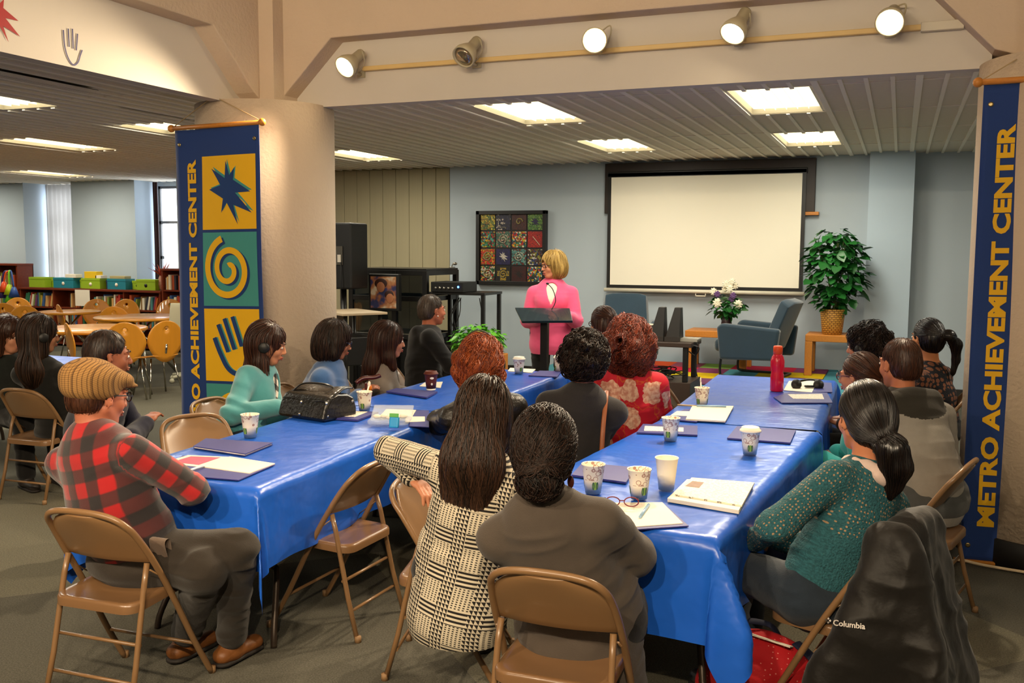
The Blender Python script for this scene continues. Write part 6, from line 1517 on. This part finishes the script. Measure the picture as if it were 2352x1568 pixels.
def H_curly(t=.026,count=1400,low=-.09,puff=.02,rad=.0022,steps=8,wave=1.3,lift=.014):
    def fn(I,m):
        G=hairfield(I,lo_=.2,wide=.2); s=I['s']; hl=I['hl']; Hd=I['Hd']; scalp(G,I,t,wide=1.05)
        G.ell(hl(0,-.05,-.03),((.088+puff)*s,(.075+puff)*s,.09*s),Hd,.03)
        rs=np.random.RandomState(4)
        for i in range(70):
            d=nrm(rs.randn(3)); 
            if d[1]>.45 and d[2]<.35: continue
            if d[2]<-.75: continue
            p=hl(d[0]*(.085+t),-.03+d[1]*(.10+t),.015+d[2]*(.095+t)); G.ell(p,(.022,.022,.022),None,.012)
        cutface(G,I,z=.05,w=.062,ears=True); G.plane(hl(0,0,low),-Hd[:,2],.02)
        finish_hair(I,G,m,flow_down(I),count,steps,.012,rad,lift,.004,60,seed=11,wave=wave)
    return fn
def ponytail(I,G,tie,path,r0,k=.02):
    pts=[np.array(tie)]+[np.array(tie)+np.array(p) for p in path]
    for i in range(len(pts)-1):
        f0=i/(len(pts)-1); f1=(i+1)/(len(pts)-1); rr=lambda f:r0*(.55+1.0*math.sin(min(1,f*1.15+.08)*PI)**.8*.75) if f<.9 else r0*.45
        G.cap(pts[i],pts[i+1],rr(f0),rr(f1),k)
    return pts
def H_pony(lift=.004,tie=(0,-.12,-.01),path=((0,-.03,-.03),(0,-.05,-.12),(0,-.03,-.22)),r=.03,count=1300,t=.010,tail=True,bun=None,steps=16,wave=.0,rad=.0013,world=True):
    def fn(I,m):
        h=I['head']; G=Field(h-V3(.25,.25,.36),h+V3(.25,.25,.16),min(I['vox'],.0065)); s=I['s']; hl=I['hl']; Hd=I['Hd']; scalp(G,I,t)
        G.cap(hl(0,-.06,0),hl(*tie),.07*s,.03*s,.03); tp=hl(*tie)
        cutface(G,I,z=.055,w=.064,ears=True); G.ell(hl(0,-.02,-.15),(.09*s,.085*s,.062*s),Hd,.02,'s')
        if tail:
            fr=np.stack([I['r'],I['f'],V3(0,0,1)],1); ponytail(I,G,tp,[fr@np.array(p) for p in path],r)
        if bun: G.ell(hl(*bun[0]),tuple(np.array(bun[1])*s),Hd,.012)
        finish_hair(I,G,m,flow_to(I,tp),count,steps,.017,rad,lift,.0022,150,seed=13,wave=wave)
        b=MB(); n=nrm(hl(*tie)-hl(0,-.05,0)); q=Vector(n).to_track_quat('Z','Y').to_matrix().to_4x4()
        b.lathe([(.020,-.006),(.026,0),(.020,.006)],Vector(tp-I['org']),16,rot=q); b.make('hair_tie',BLK,I['root'])
    return fn
# accessories --------------------------------------------------------
def glasses(I,m=None,r=(.024,.018)):
    m=m or mat('black glasses frame','#0e0c0b',.25); hl=I['hl']; o=I['org']; root=I['root']; L=lambda *p:Vector(hl(*p)-o)
    b=MB()
    for q in(-1,1):
        b.tube([L(q*.032+r[0]*math.cos(a),.112-.010*abs(q*.032+r[0]*math.cos(a))/.05,.0+r[1]*math.sin(a)) for a in np.linspace(0,2*PI,18)[:-1]],.0026,6,closed=True)
        b.tube([L(q*.056,.105,.006),L(q*.076,.05,.006),L(q*.083,-.01,.002),L(q*.082,-.022,-.012)],.0028,6)
    b.tube([L(-.009,.113,.003),L(.009,.113,.003)],.0025,6)
    return b.make('eyeglasses',m,root)
def headset(I,m=None,tilt=-.02,wide=.101,top=.152):
    hl=I['hl']; o=I['org']; L=lambda *p:Vector(hl(*p)-o); m=m or BLK
    b=MB(); b.tube([L(wide*math.cos(a),-.01+tilt*math.sin(a),-.012+top*math.sin(a)) for a in np.linspace(-.05,PI+.05,22)],.0048,8,flat=.7); hb=b.make('headset_band',mat('steel grey band','#4a463f',.35,metal=.6),I['root'])
    for q in(-1,1):
        b=MB(); M=Matrix(I['Hd'].tolist()).to_4x4()@Matrix.Rotation(R(90),4,'Y'); b.lathe([(0,-.014),(.03,-.014),(.034,-.004),(.034,.006),(.026,.014),(0,.014)],L(q*(wide+.002),-.008,-.014),20,rot=M); b.make('ear_cup',m,I['root'])
# ------------------------------------------------------------------ the people
A=lambda *p:np.array(at(*p))
P_BR=cloth_mat('grey brown trousers','#2c2620'); DEN=cloth_mat('dark denim','#232c36',.25,b=.3); BLKC=cloth_mat('black cloth','#151312'); DEN2=cloth_mat('faded grey denim','#4a4c4c',.25)
def tweed():
    m=mat('tan checked tweed','#9a7040',.95,bump=.3,bscale=500); nt=m.node_tree; u,v=uvxy(nt)
    a=math2(nt,'LESS_THAN',frac(nt,u,.0078),.22); b=math2(nt,'LESS_THAN',frac(nt,v,.0078),.22); c=math2(nt,'LESS_THAN',frac(nt,u,.031,.01),.12)
    s=math2(nt,'ADD',math2(nt,'MULTIPLY',math2(nt,'ADD',a,b),.35),math2(nt,'MULTIPLY',c,.3))
    nt.links.new(ramp(nt,s,[(0,'#97703f'),(.35,'#6e4e28'),(.8,'#3c2614')]).outputs[0],base_of(m).inputs['Base Color']); return m
# man in cap
I=person('person','man in a tan checked flat cap and red and black plaid shirt, seen from behind',A(228,906,1.12),(-2.70,2.82,.49),face=-14,neck=.172,torso=-6,hpitch=-10,build=1.13,sex='m',sk='#b06a50',vox=.0065,
 top='plaid_shirt',topm=plaid_mat(),collar='shirt',inflate=.017,hem=.0,folds=.006,pants=P_BR,shoes='#7a4a22',Rw=(.02,.24,.20),Lw=(-.10,.26,.20),Rpole=(1.3,-.1,-.75),
 knees=(A(470,1310,.48),A(545,1265,.53)),feet=((-2.66,3.02,.085),(-2.46,3.06,.085)),hair=H_short(.004,500),hairm=HAIRS['brown'],seed=2)
glasses(I)
hl=I['hl']; Hd=I['Hd']; G=Field(I['head']-V3(.2,.2,.1),I['head']+V3(.2,.2,.2),.006)
G.ell(hl(0,-.045,.060),(.108,.112,.078),Hd,.0); G.ell(hl(0,-.040,.015),(.092,.106,.050),Hd,.03); G.ell(hl(0,.045,.066),(.086,.075,.036),Hd,.03); G.ell(hl(0,.090,.046),(.064,.055,.012),Hd,.014)
V,Q=G.mesh(); q=(V-I['head'])@Hd; V=V+G.grad(V)*(vnoise(q*22+3)*.002)[:,None]; mkmesh('flat_cap',V,Q,tweed(),I['root'],I['org'],uv=np.stack([np.arctan2(q[:,0],-q[:,1]+.12)*.13,q[:,2]-q[:,1]*.6],1))
b=MB(); b.ell(Vector(hl(0,-.03,.126)-I['org']),(.012,.012,.005)); b.make('cap_button',tweed(),I['root'])
# sweater tied at waist
G=Field(A(360,1270,.5)-V3(.15,.15,.15),A(360,1270,.5)+V3(.15,.15,.15),.008)
c0=A(372,1262,.56)
for i in range(5): G.cap(c0+V3(-.04+.02*i,.0,.03),c0+V3(-.05+.035*i,.02,-.07),.016,.012,.008)
V,Q=G.mesh(); mkmesh('tied_cloth',V,Q,cloth_mat('taupe cloth','#6a5a4e'),I['root'],I['org'])
# navy man
I=person('person','dark haired man in a navy sweater with crossed arms, behind the flat cap',A(250,815,1.12),(-3.98,3.84,.52),face=-38,torso=-62,hpitch=-6,build=1.1,sex='m',sk='#94583e',vox=.009,
 top='sweater',topm=cloth_mat('navy knit','#1b1c2c'),collar='crew',inflate=.016,pants=BLKC,Rw=(-.10,.26,.20),Lw=(.12,.24,.17),Rpole=(1,.1,-.7),Lpole=(-1,.1,-.6),hair=H_short(.007,700),hairm=HAIRS['dark'],seed=3)
# black blazer woman
I=person('person','woman with long dark wavy hair, headset and black blazer, at the left',A(93,768,1.10),(-5.25,4.85,.52),face=-28,torso=6,hpitch=-4,build=.98,sk='#b07a5c',vox=.009,
 top='blazer',topm=cloth_mat('black blazer cloth','#12110f'),inflate=.018,hem=.03,pants=BLKC,hair=H_long(.42,.085,.03,frontL=1,steps=24,count=1200,lean=(-.03,.02,0)),hairm=HAIRS['dark'],seed=4)
headset(I)
I=person('person','brown haired woman in a dark top, cut by the left photo edge',A(18,768,1.07),(-5.95,5.05,.50),face=-78,torso=-110,hpitch=-12,build=.98,sk='#c08466',vox=.009,
 top='blouse',topm=cloth_mat('dark patterned cloth','#1c1f1c',.5),inflate=.014,pants=BLKC,hair=H_long(.30,.075,.05,count=700),hairm=HAIRS['brown'],seed=5)
# teal fleece
I=person('person','woman with headset in a teal fleece jacket over checked shirt, looking down',A(616,790,1.09),(-3.66,4.66,.53),face=-62,torso=-78,hpitch=-14,build=1.0,sk='#b97c5a',vox=.0075,
 top='fleece_jacket',topm=cloth_mat('teal fleece','#4a8f93',.08,sheen=.5),collar='shirt',inflate=.022,folds=.007,hem=.04,pants=DEN,inner=tartan_mat(),Rw=(.10,.30,.22),Lw=(-.10,.30,.22),hair=H_long(.33,.062,.03,part=1,sidefront=.10,count=1800,ears=True),hairm=HAIRS['chestnut'],seed=6)
headset(I)
# blue fleece
I=person('person','woman with black bob and dark glasses in a blue fleece jacket',A(770,782,1.06),(-3.62,5.40,.50),face=-50,torso=-66,hpitch=-14,build=1.12,sk='#a86c50',vox=.0085,
 top='fleece_jacket',topm=cloth_mat('slate blue fleece','#3a5f92',.1,sheen=.5),collar='shirt',inflate=.024,folds=.009,hem=.04,pants=BLKC,Rw=(.06,.32,.20),Lw=(-.12,.30,.18),hair=H_bob(.10,900,.020,.02,face=.056,zc=.05),hairm=HAIRS['dark'],seed=7)
glasses(I,mat('navy glasses frame','#14183a',.25),(.026,.019))
# grey cardigan
I=person('person','woman with long dark red brown hair in a grey cardigan, in profile',A(893,782,1.03),(-3.56,6.02,.48),face=-50,torso=-58,hpitch=-4,build=1.05,sk='#b8785a',vox=.009,
 top='cardigan',topm=cloth_mat('taupe grey knit','#7d7268'),inflate=.02,hem=.04,pants=BLKC,inner=lace_mat('sequinned dark cloth','#1a1c1a','#9ab0a0',160,thr=.3),hair=H_long(.40,.085,.05,count=1300,sidefront=.06),hairm=HAIRS['chestnut'],seed=8)
# hoodie man
I=person('person','man with short greying hair in a black hooded sweatshirt, arms crossed',A(993,712,1.19),(-3.45,6.68,.53),face=-36,torso=-55,hpitch=0,build=1.15,sex='m',sk='#b5694a',vox=.009,
 top='hooded_sweatshirt',topm=cloth_mat('black jersey','#191816'),collar='hood',inflate=.02,pants=DEN,Rw=(-.10,.27,.22),Lw=(.12,.25,.18),Rpole=(1,.1,-.7),Lpole=(-1,.1,-.6),hair=H_short(.003,900),hairm=HAIRS['grey'],seed=9)
b=MB(); b.ell(Vector(I['hl'](.086,.004,-.045)-I['org']),(.006,.006,.006)); b.make('earring',mat('silver stud','#d8d0c4',.2,metal=1),I['root'])
# red haired woman
I=person('person','woman with copper red hair, black headband and a black leather jacket',A(1104,830,1.09),(-2.02,4.66,.50),face=10,torso=36,hpitch=-2,build=1.08,sk='#b87858',vox=.008,
 top='leather_jacket',topm=mat('black leather jacket','#1c1814',.4,var=.2,bump=.4,bscale=60,coat=.15),collar='shirt',inflate=.024,folds=.010,pants=BLKC,Lw=(-.05,.36,.27),Rw=(.12,.28,.14),Lpole=(-1,-.1,-.3),hair=H_bob(.11,3000,.024,.034,wave=1.0,face=.058,steps=11,rad=.0018),hairm=HAIRS['red'],seed=10)
headset(I,tilt=-.03,wide=.115,top=.178)
# houndstooth
I=person('person','woman with very long dark hair in a black and cream checked sweater',A(1116,942,1.09),(-1.47,3.14,.49),face=8,torso=-2,hpitch=-2,build=.98,hs=.94,sk='#c08060',vox=.0065,
 top='checked_sweater',topm=hound_mat(),inflate=.02,folds=.005,hem=.12,pants=BLKC,LEo=(A(895,1035,.88),A(948,1092,.80)),Rw=(.14,.30,.22),Rpole=(.8,-.2,-.8),hair=H_long(.54,.105,.05,count=4200,steps=30,spread=.62,rad=.0019,wave=.28,depth=.42,t=.013),hairm=HAIRS['dark'],seed=11)
# bun
I=person('person','woman with dark hair in a low bun and a grey brown cardigan, nearest the camera',A(1252,1032,1.06),(-.93,2.93,.48),face=12,torso=10,hpitch=-6,build=1.12,hs=.95,sk='#a8664a',vox=.0062,
 top='cardigan',topm=cloth_mat('grey brown knit','#4b423a',.08),collar='crew',inflate=.022,folds=.010,hem=.16,pants=BLKC,Lw=(-.10,.28,.20),Rw=(.16,.24,.12),Lpole=(-.7,-.4,-1),Rpole=(1,-.5,-1.2),
 hair=H_pony(tie=(0,-.115,-.06),tail=False,bun=((0,-.125,-.085),(.066,.042,.052)),count=7000,t=.017,steps=12,wave=.75,rad=.0016,lift=.014),hairm=HAIRS['black'],seed=12)
b=MB(); hl=I['hl']; o=I['org']
b.tube([Vector(hl(.099*math.cos(a),.012+.02*math.sin(a),.045+.098*math.sin(a))-o) for a in np.linspace(.1,PI-.1,20)],.004,8); b.make('hairband_glasses',mat('tortoise shell','#8a5a1c',.2,coat=.5),I['root'])
for q in(-1,1):
    b=MB(); p=Vector(hl(q*.086,0,-.045)-o); b.tube([p,p-Vector((0,0,.035))],.0012,5); b.ell(p-Vector((0,0,.055)),(.011,.004,.020)); b.make('earring',mat('dark red wood bead','#4a1c10',.4),I['root'])
G=Field(I['nb']-V3(.15,.15,.08),I['nb']+V3(.15,.15,.1),.007); nb,tr,tf,su=I['nb'],I['tr'],I['tf'],I['su']
for i in range(12):
    a0=R(i*30); a1=R((i+1)*30); P=lambda a:nb+tr*math.sin(a)*.078+tf*(math.cos(a)*.070+.008)+su*(.020-.010*math.cos(a)); G.cap(P(a0),P(a1),.017,.017,.01)
V,Q=G.mesh(); mkmesh('blue_scarf',V,Q,cloth_mat('blue ribbed knit','#1f4a9c',b=.8,bs=120),I['root'],I['org'])
# curly dark blazer
I=person('person','curly dark haired person in a charcoal blazer with a brown shoulder strap',A(1340,822,1.12),(-1.60,4.86,.52),face=20,torso=18,hpitch=-2,build=1.08,sk='#a86a50',vox=.008,
 top='blazer',topm=cloth_mat('charcoal blazer cloth','#2a2727',.08),collar='shirt',inflate=.024,folds=.006,hem=.03,pants=BLKC,hair=H_curly(low=-.10,t=.022),hairm=HAIRS['black'],seed=13)
b=MB(); o=I['org']; sR=I['SR']; c=[A(1352,905,1.0)]; 
pts=[Vector(p-o) for p in (I['nb']+I['tr']*.12+I['tf']*.05+V3(0,0,.02),I['nb']+I['tr']*.12-I['tf']*.03+V3(0,0,.022),I['nb']+I['tr']*.11-I['tf']*.125-V3(0,0,.07),I['nb']+I['tr']*.105-I['tf']*.155-V3(0,0,.20))]
b.tube(smoothpath(pts,6),.012,8,flat=.3); b.make('shoulder_strap',mat('brown leather strap','#8a4a24',.5,coat=.2),I['root'])
b=MB(); 
for k in range(9): p=pts[-1]+Vector((0,0,-.008-.016*k)); b.ell(p,(.006,.004,.009),8,6)
b.make('chain',mat('silver chain','#c8c0b4',.2,metal=1),I['root'])
# floral
I=person('person','woman with thick wavy auburn hair in a red blouse with pale flowers',A(1440,785,1.12),(-1.50,5.72,.50),face=24,torso=14,hpitch=-3,build=1.16,sk='#b87858',vox=.008,
 top='floral_blouse',topm=floral_mat(),inflate=.024,folds=.006,hem=.03,pants=BLKC,hair=H_bob(.15,5200,.042,.072,wave=1.1,face=.056,steps=11,rad=.0022,groove=.008),hairm=HAIRS['auburn'],seed=14)
# pinned hair, glasses
I=person('person','person with pinned up light brown hair and glasses, behind the auburn hair',A(1384,745,1.14),(-1.98,6.65,.5),face=48,torso=50,build=.95,sk='#b87c5c',vox=.009,
 top='sweater',topm=cloth_mat('brown knit','#3a2a20'),inflate=.016,pants=BLKC,hair=H_pony(tie=(0,-.10,.05),tail=False,bun=((0,-.10,.05),(.05,.035,.045)),count=900,t=.013,steps=8,rad=.0015),hairm=HAIRS['brown'],seed=15)
glasses(I)
# pink speaker
hp=A(1268,622,1.53)
hx,hy=-3.045,8.55
I=person('person','standing woman with blond hair in a bright pink jacket laughing behind the lectern',(hx,hy,1.53),(hx-.01,hy+.03,.93),face=138,torso=194,hpitch=-4,build=1.12,sk='#d8906c',vox=.0075,standing=True,
 top='pink_jacket',topm=cloth_mat('bright pink wool','#ee5c86',.05,sheen=.3),collar=None,inflate=.024,folds=.004,hem=.10,pants=BLKC,shoes='#14110f',inner=cloth_mat('white blouse','#e8dcc8'),Rw=(.10,.22,.10),Lw=(-.12,.30,.16),Rpole=(.6,-.6,-1),Lpole=(-.6,-.6,-1),mouth=1,
 hair=H_bob(.07,1500,.020,.014,wave=.1,face=.070,zc=.058,back=1,steps=8,rad=.0018),hairm=HAIRS['blond'],seed=16)
glasses(I,None,(.021,.016))
b=MB(); o=I['org']; n_=I['nb']; b.tube([Vector(n_+I['tr']*.062*math.cos(a)+I['tf']*(.05+.055*math.sin(a))-V3(0,0,.015+.05*math.sin(a))-o) for a in np.linspace(0,PI,14)],.003,6); b.make('necklace',mat('gold chain','#c8a050',.3,metal=.9),I['root'])
# right side of right table
I=person('person','dark curly haired person wearing a headset at the right table, in profile',A(1988,795,1.10),(.02,6.2,.5),face=72,torso=80,hpitch=-4,build=.95,sex='f',sk='#b8785a',vox=.0085,
 top='sweater',topm=cloth_mat('dark maroon knit','#3a1c1c'),inflate=.016,pants=BLKC,hair=H_curly(low=-.06,t=.020,puff=.012,count=1500),hairm=HAIRS['black'],seed=17)
headset(I,tilt=-.02,wide=.108,top=.170)
I=person('person','smooth brown haired child with glasses between the two men, partly hidden',A(1972,862,1.04),(-.02,5.28,.46),face=66,torso=75,hpitch=-6,build=.80,hs=.93,sk='#b87a5c',vox=.0085,
 top='turquoise_jacket',topm=cloth_mat('turquoise cloth','#3aa8a8'),collar='hood',inflate=.022,hem=.02,pants=DEN,hair=H_pony(tie=(0,-.11,-.02),tail=True,r=.022,count=900,t=.008),hairm=HAIRS['brown'],seed=18)
glasses(I,mat('red brown glasses','#5a2420',.3))
I=person('person','buzz cut man in a light grey sweatshirt with a dark hood, seen from behind',A(2065,835,1.13),(.16,4.86,.53),face=40,torso=38,hpitch=-4,build=1.08,sex='m',sk='#b8704c',vox=.0075,
 top='hooded_sweatshirt',topm=cloth_mat('heather grey jersey','#8d8880',.12),collar='hood',collarm=cloth_mat('dark grey hood jersey','#2f2c26'),inflate=.024,folds=.007,pants=DEN2,Lw=(-.10,.34,.08),Rw=(.08,.34,.08),
 hair=H_short(.003,1800),hairm=HAIRS['brown'],seed=19)
I=person('person','woman with a black ponytail in a dark lace top at the far right',A(2128,775,1.10),(.30,7.0,.5),face=42,torso=62,hpitch=-2,build=.88,sk='#b8784e',vox=.0085,
 top='lace_top',topm=lace_mat('dark lace','#14141c','#7a4c34',28,thr=.42),sleeve=0,inflate=.010,pants=BLKC,hair=H_pony(tie=(0,-.13,.02),path=((.035,-.04,.0),(.09,-.06,-.06),(.10,-.06,-.16),(.085,-.05,-.25)),r=.027,count=1500,t=.010),hairm=HAIRS['espresso'],seed=20)
I=person('person','woman with a low black ponytail in a teal lace knit sweater and jeans',A(1984,958,1.09),(-.22,3.46,.49),face=34,torso=50,hpitch=-6,build=.98,sk='#c07c58',vox=.0062,
 top='lace_sweater',topm=lace_mat('teal lace knit','#265860','#a08262',72,vmin=.20,thr=.26),inflate=.016,folds=.006,hem=.0,pants=DEN,shoes='#2a2a2a',Lw=(-.10,.22,.13),Rw=(.02,.24,.12),Lpole=(-.9,-.6,-.5),
 knees=(A(1700,1305,.49),A(1740,1205,.52)),feet=((-.56,3.50,.085),(-.52,3.80,.085)),
 hair=H_pony(tie=(0,-.120,-.070),path=((.02,-.02,-.03),(.03,-.03,-.09),(.03,-.02,-.15),(.02,-.01,-.19)),r=.040,count=4200,t=.010,steps=20,rad=.0012),hairm=HAIRS['espresso'],seed=21)
G=Field(I['nb']-V3(.16,.16,.1),I['nb']+V3(.16,.16,.1),.007); nb,tr,tf,su=I['nb'],I['tr'],I['tf'],I['su']
for i in range(12):
    a0=R(i*30); a1=R((i+1)*30); P=lambda a:nb+tr*math.sin(a)*.085+tf*(math.cos(a)*.085+.0)+su*(.014-.004*math.cos(a)); G.cap(P(a0),P(a1),.022,.022,.01)
G.ell(nb-tf*.09-su*.0,(.08,.03,.03),np.stack([tr,tf,su],1),.02)
V,Q=G.mesh(); V=V+G.grad(V)*(vnoise(V*40)*.004)[:,None]; mkmesh('cowl',V,Q,cloth_mat('pale pink cowl','#d0b8ae'),I['root'],I['org'])
# ------------------------------------------------------------------ black jacket on chair, backpack, cane
fw=V3(-.966,.259,0); rt=V3(.259,.966,0); bw=-fw; jc=V3(-.16,3.50,0)-fw*.235
G=Field(V3(-.50,2.80,.02),V3(.60,3.95,.95),.0085)
near=jc-rt*.215+V3(0,0,.735)
for i in range(15):
    f_=i/14; e=V3(-.200+.37*f_,3.17+.09*f_,.26-.13*math.sin(f_*2.6)); m_=near*.5+e*.5+V3(0,-.02,0)
    G.cap(near+rt*.02*f_,m_,.036,.036,.05); G.cap(m_,e,.036,.036+.004*math.sin(i*1.7),.05)
for i in range(12):
    s_=-.2+.40*i/11; a=jc+rt*s_+V3(0,0,.745-.03*(abs(s_)/.2)**2); e=jc+rt*(s_*1.1)+bw*.13+V3(0,0,.20); G.cap(a,e,.036,.044,.05)
    G.cap(a,jc+rt*s_+fw*.05+V3(0,0,.56),.030,.018,.04)
G.cap(near+bw*.05-V3(0,0,.03),V3(.15,3.16,.30),.045,.050,.03); G.cap(V3(.15,3.16,.30),V3(.14,3.12,.08),.055,.05,.03)
V,Q=G.mesh(); N=G.grad(V); q=V-jc; l=np.stack([q@rt,q@bw,q[:,2]],1); V=V+N*((1-2*np.abs(vnoise(l*np.array([7,9,2.6])+2)))*.012+(1-2*np.abs(vnoise(l*np.array([8,8,12])+7)))*.008+vnoise(l*30)*.002)[:,None]
jt=thing('jacket','black jacket with small white chest logo hung on the chair back at lower right','jacket',(jc[0],jc[1],0))
JM=mat('black nylon shell','#171411',.55,var=.15,sheen=.1,bump=.25,bscale=30,spec=.3); JO=mkmesh('shell',V,Q,JM,jt,np.array(jt.location))
# logo text on the outward face: walk from the text plane to the surface
v,f=text_mesh('Columbia',.025,.0005); LG=mat('white embroidery','#d8d0c8',.7)
tc0=A(1936,1438,.36)
def onj(x,y):
    p=tc0+V3(*( (V3(.93,.30,0)/np.linalg.norm(V3(.93,.30,0)))*x ))+V3(0,0,y); d=V3(*(-p+V3(0,0,1.68))); d=nrm(d); p=p-d*.25
    for _ in range(60):
        s_=G.sample(p[None])[0]
        if s_>.02 and _>3: break
        p=p+d*.012
    return p
if 1:
    xs=[p[0] for p in v]; xm=(min(xs)+max(xs))/2; p0=A(1950,1440,.40)
    # find outward surface point closest to the camera
    d=nrm(V3(0,0,1.68)-p0); ts=np.arange(-.35,.7,.004); Pn=p0+ts[:,None]*d; ok=[k for k in range(len(ts)) if True and G.sample(Pn[k:k+1])[0]<0]
    pc=Pn[max(ok)]+d*.03 if ok else p0
    gx=nrm(V3(.96,.18,-.05)); gz=nrm(np.cross(gx,d)); gz=gz if gz[2]>0 else -gz; o_=np.array(jt.location)
    LV=[(p[0],p[1]) for p in v]; LF=[tuple(q) for q in f]
    for (dx,dz) in ((0,.006),(0,-.006),(.006,0),(-.006,0)):
        k=len(LV); bx_=min(xs)-.016+dx; LV+=[(bx_+.004,.013+dz),(bx_,.017+dz),(bx_-.004,.013+dz),(bx_,.009+dz)]; LF.append((k,k+1,k+2,k+3))
    P0=np.array([pc+gx*(x_-xm)+gz*y_ for x_,y_ in LV]); tt=np.full(len(P0),.30)
    live=np.ones(len(P0),bool)
    for _ in range(150):
        sv=G.sample(P0+tt[:,None]*d); live&=(sv>.022); tt=np.where(live,tt-.004,tt)
    tt=np.where(live,0,tt); P0=P0+tt[:,None]*d
    b=MB(); b.add([tuple(p-o_) for p in P0],LF)
    b.make('chest_logo',LG,jt)
# backpack
RP=mat('red dotted canvas','#b8141c',.8,bump=.2); nt=RP.node_tree; tc=nn(nt,'ShaderNodeTexCoord'); v_=nn(nt,'ShaderNodeTexVoronoi',feature='F1'); v_.inputs['Scale'].default_value=70; v_.inputs['Randomness'].default_value=0; nt.links.new(tc.outputs['Object'],v_.inputs['Vector'])
nt.links.new(mixc(nt,math2(nt,'LESS_THAN',v_.outputs['Distance'],.17),'#b8141c','#e08a80'),base_of(RP).inputs['Base Color'])
bpk=A(1745,1535,.14); t=thing('backpack','red dotted backpack with navy straps on the carpet under the near right table','backpack',(bpk[0],bpk[1],0)); t.scale=(1.25,1.1,1.0)
G=Field(V3(-.3,-.3,0),V3(.3,.3,.4),.008); G.ell((0,0,.13),(.17,.12,.15),None,.02); G.cap((-.1,0,.05),(.1,0,.05),.09,.09,.04); G.cap((0,-.09,.06),(0,-.09,.16),.07,.06,.02); G.plane(V3(0,0,.004),V3(0,0,-1),.004)
V,Q=G.mesh(); V=V+G.grad(V)*(vnoise(V*14)*.006)[:,None]; V[:,2]=np.maximum(V[:,2],.002); mkmesh('bag_body',V,Q,RP,t,np.zeros(3))
NVY=mat('navy webbing','#141a34',.8); 
MB().tube(smoothpath([(-.06,-.05,.27),(-.05,0,.31),(.02,.03,.30),(.05,.03,.26)],6),.014,8,flat=.4).make('top_handle',NVY,t)
MB().tube(smoothpath([(.10,.0,.26),(.17,-.04,.20),(.19,-.06,.08),(.17,-.06,.02)],6),.022,8,flat=.3).make('shoulder_strap',NVY,t)
b=MB(); b.box((.03,-.045,.275),(.13,.05,.006),(R(-22),R(8),R(-10))); b.make('cream_label',PAP,t,bevel=.002)
# cane
t=thing('walking_cane','dark red wooden cane handle with an orange tassel beside the blue fleece','cane',(-3.22,5.42,0))
cn=mat('dark red wood','#4a1410',.3,coat=.5)
MB().tube([(0,0,0),(0,0,.80)],.011,10).make('shaft',cn,t); MB().tube(smoothpath([(-.06,-.03,.80),(-.02,0,.83),(.04,.03,.835),(.08,.05,.85)],5),.014,10).make('handle',cn,t)
b=MB(); b.ell((.03,.0,.77),(.012,.012,.02)); b.tube([(.03,0,.81),(.03,0,.76)],.003,5); b.ell((.035,0,.735),(.008,.008,.02)); b.make('tassel',mat('orange bead','#e07a1c',.4),t)
